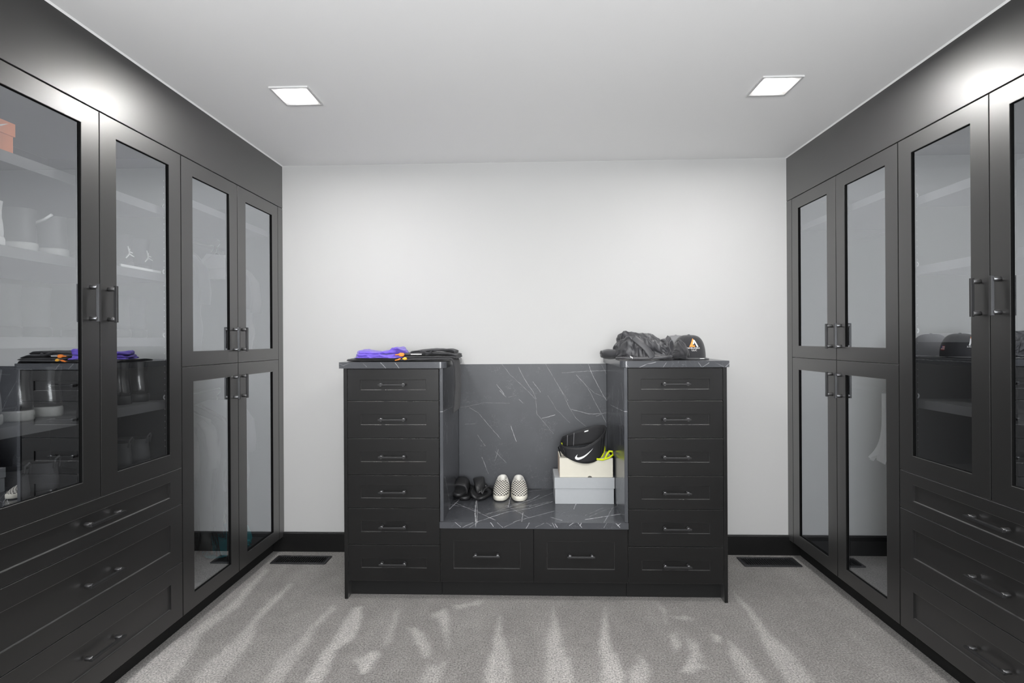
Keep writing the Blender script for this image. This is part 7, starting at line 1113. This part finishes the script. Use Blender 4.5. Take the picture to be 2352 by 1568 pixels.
# cap with triangular logo
def cap(name, label, loc, rz, m, logo=True):
    t = thing(name, label, 'cap', loc, rz)
    a, b, h = .086, .092, .124
    def dome(u, v, r=0.0):   # u around (0 = front, -y), v 0 rim .. 1 top
        th = u; z = h * math.sin(v * PI / 2) ** .92; rad = math.cos(v * PI / 2) ** .60
        boxy = 1.0
        return Vector(((a + r) * rad * math.sin(th), -(b + r) * rad * math.cos(th), z + .008 + r * v))
    n = 48; R = []
    for i in range(19):
        v = i / 18 * .985; R.append([dome(2 * PI * k / n, v, .0009 * (1 if (k % 8) else -1)) for k in range(n)])
    mb = MB().rings(R, cap0=False, cap1=True)
    mb.build('crown', m, t)
    MB().rings([[(.008 * q * math.cos(2 * PI * k / 12), .008 * q * math.sin(2 * PI * k / 12), h + .006 + z) for k in range(12)] for q, z in ((1, 0), (1, .003), (.6, .006), (.1, .0068))]).build('button', m, t)
    # brim
    V = []; nb = 24
    for s_, zo in ((0, .003), (1, .008)):
        inn = []; out = []
        for i in range(nb + 1):
            th = -1.35 + 2.7 * i / nb
            ib = dome(th, 0, -.004); inn.append((ib.x, ib.y, zo + .002))
            k = max(0.0, math.cos(th / 1.35 * PI / 2)) ** .6
            out.append((ib.x * (1.02 + .05 * k), ib.y - .066 * k, zo - .002 * k))
        V += inn + out
    m_ = nb + 1; q = MB()
    for base, fl in ((0, 0), (2 * m_, 1)):
        pass
    fs = [(i, i + 1, m_ + i + 1, m_ + i) for i in range(nb)] + [(2 * m_ + i, 3 * m_ + i, 3 * m_ + i + 1, 2 * m_ + i + 1) for i in range(nb)]
    fs += [(m_ + i, m_ + i + 1, 3 * m_ + i + 1, 3 * m_ + i) for i in range(nb)] + [(i, 2 * m_ + i, 2 * m_ + i + 1, i + 1) for i in range(nb)]
    fs += [(0, m_, 3 * m_, 2 * m_), (nb, 2 * m_ + nb, 3 * m_ + nb, m_ + nb)]
    q.add(V, fs, 0, False); q.build('brim', m, t)
    MB().tube([(-.004, b - .004, .03), (0, b + .004, .022), (.01, b + .006, .02)], .003, 6).build('strap', m, t)
    if logo:
        def on(x, z, d=0.0):  # a point on the front of the crown at sideways x and height z
            zz = min(max((z - .008) / h, 0), .999); v = math.asin(zz ** (1 / .92)) / (PI / 2); rad = math.cos(v * PI / 2) ** .60
            sn = max(-.98, min(.98, x / (a * rad))); th = math.asin(sn)
            return dome(th, v, .0016 + d)
        def patch(poly, name, mm, sub=7, d=.0):
            # triangle or quad filled with a small grid so that it follows the crown
            mb = MB(); P = [Vector((p[0], p[1], 0)) for p in poly]
            if len(P) == 3: P = [P[0], P[1], P[2], P[2]]
            for lay in (0, .0009):
                vs = []
                for i in range(sub + 1):
                    for j in range(sub + 1):
                        p = P[0].lerp(P[1], i / sub).lerp(P[3].lerp(P[2], i / sub), j / sub); vs.append(on(p.x, p.y, d + lay))
                mb.add(vs, [(i * (sub + 1) + j, (i + 1) * (sub + 1) + j, (i + 1) * (sub + 1) + j + 1, i * (sub + 1) + j + 1) for i in range(sub) for j in range(sub)])
            return mb
        ox = -.010
        mb = MB()
        for pg in ([(ox, .113), (ox + .005, .104), (ox - .010, .068), (ox - .024, .068)], [(ox - .012, .076), (ox + .004, .076), (ox + .004, .068), (ox - .014, .068)]):
            k = patch(pg, '', None); mb.add(k.v, k.f)
        mb.build('logo_orange', M['orange_print'], t)
        mb = MB()
        for pg in ([(ox + .002, .104), (ox + .006, .104), (ox - .001, .084), (ox - .006, .080)], [(ox + .001, .104), (ox + .007, .104), (ox + .022, .068), (ox + .014, .068)], [(ox - .004, .090), (ox + .004, .100), (ox + .002, .086), (ox - .002, .080)]):
            k = patch(pg, '', None, d=.001); mb.add(k.v, k.f)
        mb.build('logo_white', M['white_print'], t)
        def text(s_, size, z, name, mm):
            cu = bpy.data.curves.new('txt', 'FONT'); cu.body = s_; cu.size = size; cu.align_x = 'CENTER'; cu.resolution_u = 2; cu.extrude = 0
            o = bpy.data.objects.new('txt', cu); me0 = o.to_mesh()
            bm = bmesh.new(); bm.from_mesh(me0); bmesh.ops.triangulate(bm, faces=bm.faces); bmesh.ops.subdivide_edges(bm, edges=bm.edges, cuts=1)
            vs = [on(v.co.x * 1.25 + ox - .001, v.co.y + z, .0012) for v in bm.verts]; bm.verts.index_update()
            fs = [[v.index for v in f.verts] for f in bm.faces]; bm.free(); o.to_mesh_clear()
            bpy.data.objects.remove(o); bpy.data.curves.remove(cu)
            MB().add(vs, fs).build(name, mm, t, fix=False)
        text('WELDERS', .0115, .0575, 'lettering', M['white_print']); text('LLC', .0125, .046, 'lettering', M['white_print'])
        MB().box(-.012, .012, -b - .0625, -b - .0655, .0068, .0096).build('brim_sticker', M['white_print'], t)
        # small flag patch on the right side of the crown
        def side(u, v): return dome(PI * .5 + (u - .5) * .34, .16 + v * .13, .0018)
        for k in range(5):
            vs = [side(i / 4, k / 5 + j * .2 * .98) for j in (0, 1) for i in range(5)]
            MB().add(vs, [(i, i + 1, 6 + i, 5 + i) for i in range(4)]).build('flag_stripe', M['red_print'] if k % 2 == 0 else M['white_print'], t, fix=False)
        vs = [side(.62 + .38 * i / 2, .5 + .5 * j) + Vector((.0005, 0, 0)) for j in (0, 1) for i in range(3)]
        MB().add(vs, [(0, 1, 4, 3), (1, 2, 5, 4)]).build('flag_canton', M['blue_print'], t, fix=False)
    return t
cap('cap', 'black cap with orange and white triangle logo on the right countertop', (.882, 2.915, ZT1), math.radians(8), M['cap_cloth'])
cap('cap.001', 'plain grey cap hidden behind the logo cap, against the wall', (.872, 3.135, ZT1), math.radians(100), M['grey_cloth'], False)

# purple shirt, folded
off = (-.80, 2.82, Z)
t = thing('folded_shirt', 'folded purple shirt with orange print on the left countertop', 'shirt', off)
def pfold(k):
    def f(p):
        a = (p.z - 1.26) * 1.0 + (p.x + .8) * (-.10 + .05 * k) + noise.noise((p.x * 9 + k, p.y * 5, p.z * 9)) * .020
        b = p.x * .8 + (p.z - 1.25) * 1.6 + noise.noise((p.x * 7, k, p.y * 7)) * .05
        return (1 - abs(math.sin(a * 170))) ** 3 * .0035 - .002 + (1 - abs(math.sin(b * 38))) ** 4 * .004
    return f
LAY = [(-.950, -.655, Z + .0155, pl((-.950, 1.248), (-.90, 1.262), (-.75, 1.260), (-.655, 1.256)), .118),
       (-.942, -.668, Z + .020, pl((-.942, 1.266), (-.91, 1.279), (-.84, 1.276), (-.76, 1.272), (-.70, 1.276), (-.668, 1.264)), .112),
       (-.936, -.660, Z + .037, pl((-.936, 1.279), (-.915, 1.292), (-.86, 1.289), (-.80, 1.280), (-.755, 1.288), (-.725, 1.304), (-.698, 1.310), (-.68, 1.298), (-.660, 1.280)), .104)]
for k, (a, b, z_, pf, dp) in enumerate(LAY):
    heap(pf, a, b, 2.835, pl((a, dp * .75), (a + .04, dp), (b - .05, dp), (b, dp * .7)), z_, 150, 64, .006, (11, 27), 3.3 + k * 2, .5, (.7, 1, 1.5), pfold(k)).build('fold', M['purple'], t, off)
def blot(pts, d, name, m):
    mb = MB(); mb.prism(pts, 2.708 - d, 2.708 - d + .012, lambda a, b, c: (a, c, b)); mb.build(name, m, t, off, bevel=.003)
blot([(-.700, 1.270), (-.683, 1.272), (-.672, 1.279), (-.655, 1.277), (-.650, 1.268), (-.656, 1.259), (-.672, 1.259), (-.682, 1.266), (-.699, 1.264)], .004, 'print', M['orange_print'])
blot([(-.700, 1.236), (-.678, 1.240), (-.668, 1.247), (-.672, 1.251), (-.686, 1.245), (-.700, 1.241)], .006, 'print', M['orange_print'])
blot([(-.664, 1.246), (-.650, 1.257), (-.640, 1.252), (-.636, 1.243), (-.650, 1.240)], .003, 'print', M['yellow_print'])

# black pants, folded, one leg hanging into the niche
off = (-.50, 2.86, Z)
t = thing('folded_pants', 'folded black pants on the left countertop with one leg hanging into the niche', 'pants', off)
def sheet(path, y0, y1, th, name, m, seed, ny=26, wob=.003, yw=lambda s: 0.0):
    """a folded cloth layer: path in x-z, extruded along y with a soft thickness"""
    P = [Vector((a, 0, b)) for a, b in path]; Q = []
    for i in range(len(P) - 1):
        p0 = P[max(i - 1, 0)]; p1 = P[i]; p2 = P[i + 1]; p3 = P[min(i + 2, len(P) - 1)]
        for k in range(6):
            s_ = k / 6; Q.append(.5 * ((2 * p1) + (p2 - p0) * s_ + (2 * p0 - 5 * p1 + 4 * p2 - p3) * s_ ** 2 + (3 * p1 - p0 - 3 * p2 + p3) * s_ ** 3))
    Q.append(P[-1]); R = []
    nq = len(Q)
    for i, p in enumerate(Q):
        tt = (Q[min(i + 1, nq - 1)] - Q[max(i - 1, 0)]).normalized(); nn = Vector((-tt.z, 0, tt.x)); s_ = i / (nq - 1)
        ring_ = []
        for side in (1, -1):
            for j in range(ny):
                q = j / (ny - 1)
                if side < 0: q = 1 - q
                y = y0 + (y1 - y0) * q + yw(s_); e = (1 - abs(2 * q - 1) ** 6) ** .5 if 0 < q < 1 else 0
                d = th / 2 * (.12 + .88 * e) * side + noise.noise((p.x * 22 + seed, y * 20, p.z * 22)) * wob
                ring_.append((p + nn * d) + Vector((0, y + noise.noise((s_ * 6, seed, 3)) * .006, 0)))
        R.append(ring_)
    return MB().rings(R).build(name, m, t, off)
sheet([(-.965, Z + .007), (-.80, Z + .008), (-.62, Z + .009), (-.50, Z + .011), (-.43, Z + .013), (-.405, Z + .004), (-.398, Z - .03), (-.394, 1.12), (-.398, 1.03), (-.404, .955)], 2.735, 2.99, .013, 'leg', M['denim'], 1.0, yw=lambda s: .03 * max(0, s - .5))
sheet([(-.66, Z + .020), (-.56, Z + .022), (-.45, Z + .022), (-.385, Z + .019)], 2.75, 3.00, .012, 'leg', M['denim'], 5.0)
sheet([(-.68, Z + .034), (-.60, Z + .038), (-.52, Z + .040), (-.44, Z + .038), (-.386, Z + .030)], 2.765, 2.99, .014, 'seat', M['denim'], 9.0, wob=.005)
sheet([(-.64, Z + .046), (-.57, Z + .054), (-.50, Z + .056), (-.43, Z + .056), (-.402, Z + .050)], 2.80, 2.98, .013, 'waistband', M['denim'], 13.0, wob=.006)
strap_band([(-.575, 2.765, 1.285), (-.555, 2.752, 1.279), (-.535, 2.75, 1.272), (-.515, 2.756, 1.281)], .014, .006, 'fold', M['denim'], t, off)
MB().box(-.628, -.570, 2.7545, 2.7575, 1.2665, 1.2705).build('label', M['white_print'], t, off, bevel=.0008)

# ------------------------------------------------------------------ hanging clothes
def hanger(t, x, y, z, off, wd=.21, m='white_plastic', drop=.09, card=False):
    mb = MB()
    mb.tube([(x + .004, y, z + .012), (x + .018, y, z + .006), (x + .020, y, z - .012), (x + .006, y, z - .030), (x, y, z - .045), (x, y, z - .062)], .0018, 6)
    mb.tube([(x - wd, y, z - .062 - drop), (x - wd * .5, y, z - .062 - drop * .55), (x, y, z - .060), (x + wd * .5, y, z - .062 - drop * .55), (x + wd, y, z - .062 - drop), (x + wd * .5, y, z - .062 - drop), (x, y, z - .062 - drop), (x - wd * .5, y, z - .062 - drop), (x - wd, y, z - .062 - drop)], .003, 6)
    mb.build('hanger', M[m], t, off)
    if card:
        MB().prism([(-wd * .42, -.068), (wd * .42, -.068 - .01), (wd * .95, -.068 - drop), (wd * .80, -.07 - drop - .055), (-wd * .80, -.07 - drop - .055), (-wd * .95, -.068 - drop)], y - .0015, y + .0015, lambda a, b, c: (x + a, c, z + b)).build('paper_cover', M['white_print'], t, off)
def garment(name, label, x, y, ztop, zbot, m, wd=.21, th=.025, group=None, cat='garment', film=False, card=False, flare=1.0, sleeves=True, hm='white_plastic'):
    off = (x, y, ztop); t = thing(name, label, cat, off, 0, group)
    hanger(t, x, y, ztop, off, wd * .95, hm, card=card)
    sh = ztop - .066
    def lv(z, w_, th_, sd):
        n = 44; r = []
        for k in range(n):
            a = 2 * PI * k / n; c, s_ = math.cos(a), math.sin(a)
            fo = 1 + .28 * math.sin(c * 9 + sd * .4 + z * 3) * min(1, (sh - z) * 3)
            r.append((x + w_ * math.copysign(abs(c) ** .8, c), y + th_ * fo * math.copysign(abs(s_) ** .6, s_), z - (.45 * max(0, abs(w_ * c) - .05) if z > sh - .02 else 0)))
        return r
    if not card:
        R = [lv(sh, .055, .012, 0), lv(sh - .012, .10, .018, 1), lv(sh - .03, wd * .8, .02, 1), lv(sh - .055, wd, .022, 1)]
        R = [lv(sh + .006, .05, .012, 0)]
        for i in range(1, 15):
            q = i / 14; z = sh - (sh - zbot) * q
            w_ = min(wd, .07 + (sh - z) * 2.4) * (1 + (flare - 1) * q) * (1 + .03 * math.sin(i * 1.3))
            R.append(lv(z, w_, th * (.75 + .3 * q), y * 20))
        MB().rings(R).build('body', M[m], t, off)
        if sleeves:
            for sg in (-1, 1):
                P = [Vector((x + sg * (wd * .80), y, sh - .06)), Vector((x + sg * (wd * 1.02), y, sh - .12)), Vector((x + sg * (wd * 1.10), y, sh - .24)), Vector((x + sg * (wd * 1.06), y, sh - .30))]
                MB().tube(P, [.040, .046, .044, .045], 12, flat=.5).build('sleeve', M[m], t, off)
    if film:
        R = []
        for i in range(26):
            q = i / 25; z = ztop - .05 - (ztop - .05 - zbot + .04) * q; w_ = min(wd + .03, .05 + q * 2.2 * (sh - zbot)) * (1 + .10 * math.sin(q * 9 + y * 30) * q)
            R.append([(x + w_ * math.copysign(abs(math.cos(a)) ** .8, math.cos(a)) + noise.noise((k * .7, z * 9, y * 9)) * .014, y + (th + .012) * math.copysign(abs(math.sin(a)) ** .6, math.sin(a)) + noise.noise((k * .9, z * 13, y * 5)) * .022, z) for k, a in ((k, 2 * PI * k / 40) for k in range(40))])
        MB().rings(R, cap0=False, cap1=False).build('plastic_cover', M['film'], t, off)
    return t
xr = XL - .30
gA = 'clothes on the upper rail of the left wardrobe'
for i, (y, lb) in enumerate(((2.42, 'dark shirt hanging nearest the shoe cabinet on the upper rail'), (2.62, 'dark shirt hanging before the white paper hanger'))):
    garment('hanging_shirt' + ('.%03d' % i if i else ''), lb, xr, y, 1.90, 1.28, 'plain_black_cloth', .20, group=gA)
garment('paper_hanger', 'white paper-covered hanger on the upper rail of the left wardrobe', XL - .215, 2.945, 1.915, 1.7, 'white_print', .15, group=gA, cat='hanger', card=True)
t = garment('hanging_shirt.002', 'dark shirt with faint letters hanging behind the white paper hanger', xr, 3.02, 1.90, 1.27, 'plain_black_cloth', .20, group=gA)
garment('hanging_shirt.003', 'grey shirt hanging last on the upper rail by the wall', xr, 3.13, 1.88, 1.27, 'grey_wool', .20, group=gA)
gB = 'clothes on the lower rail of the left wardrobe'
garment('covered_garment', 'grey garment under clear plastic, nearest on the lower rail', xr, 2.52, 1.055, .30, 'grey_wool', .20, .03, group=gB, film=True)
garment('covered_garment.001', 'grey garment under clear plastic, second on the lower rail', xr + .02, 2.66, 1.055, .26, 'grey_wool', .20, .03, group=gB, film=True, hm='cream_card')
garment('covered_garment.002', 'dark garment under clear plastic, third on the lower rail', xr, 2.80, 1.055, .30, 'plain_black_cloth', .20, .03, group=gB, film=True, hm='cream_card')
garment('hanging_shirt.004', 'pale grey shirt hanging last on the lower rail', xr, 3.08, 1.055, .45, 'grey_cloth', .19, .03, group=gB)
# teal bag on the wardrobe floor
off = (-1.85, 2.93, .1165)
t = thing('teal_bag', 'crumpled teal fabric bag on the floor of the left wardrobe', 'bag', off)
crumpled('teal', 'body', M['teal'], t, lambda x, y, z: (x * .9 + .085, y * 1.1 + .06, z * 1.1))
off = (-1.86, 3.02, .27)
o = heap(pl((-1.98, .30), (-1.92, .42), (-1.84, .40), (-1.80, .32)), -1.99, -1.79, 3.04, pl((-1.99, .03), (-1.88, .06), (-1.79, .03)), .262, 50, 36, .02, (10, 22), 9.0, .8).build('folded_cloth', M['cream_cloth'], None, off); o.location = off
tag(o, 'cream cloth bundle on top of the teal bag in the left wardrobe', 'cloth')
# white cloth in the right wardrobe
off = (XR + .26, 2.80, 1.06)
t = thing('hanging_cloth', 'white gathered cloth hanging alone in the right wardrobe', 'cloth', off)
R = []
for i in range(18):
    q = i / 17; z = 1.05 - .34 * q; w_ = .012 + .050 * q ** 5
    R.append([(off[0] + w_ * math.cos(2 * PI * k / 36) * (1 + .25 * math.sin(k * 1.9)), off[1] + w_ * math.sin(2 * PI * k / 36) * (1 + .25 * math.sin(k * 1.9 + 1)), z - (.02 * math.sin(k * .9) * q)) for k in range(36)])
MB().rings(R).build('cloth', M['white_print'], t, off)
MB().tube([(off[0], off[1], 1.04), (off[0] + .014, off[1], 1.06), (off[0], off[1], 1.076), (off[0] - .014, off[1], 1.062)], .002, 6).build('hook', M['chrome'], t, off)
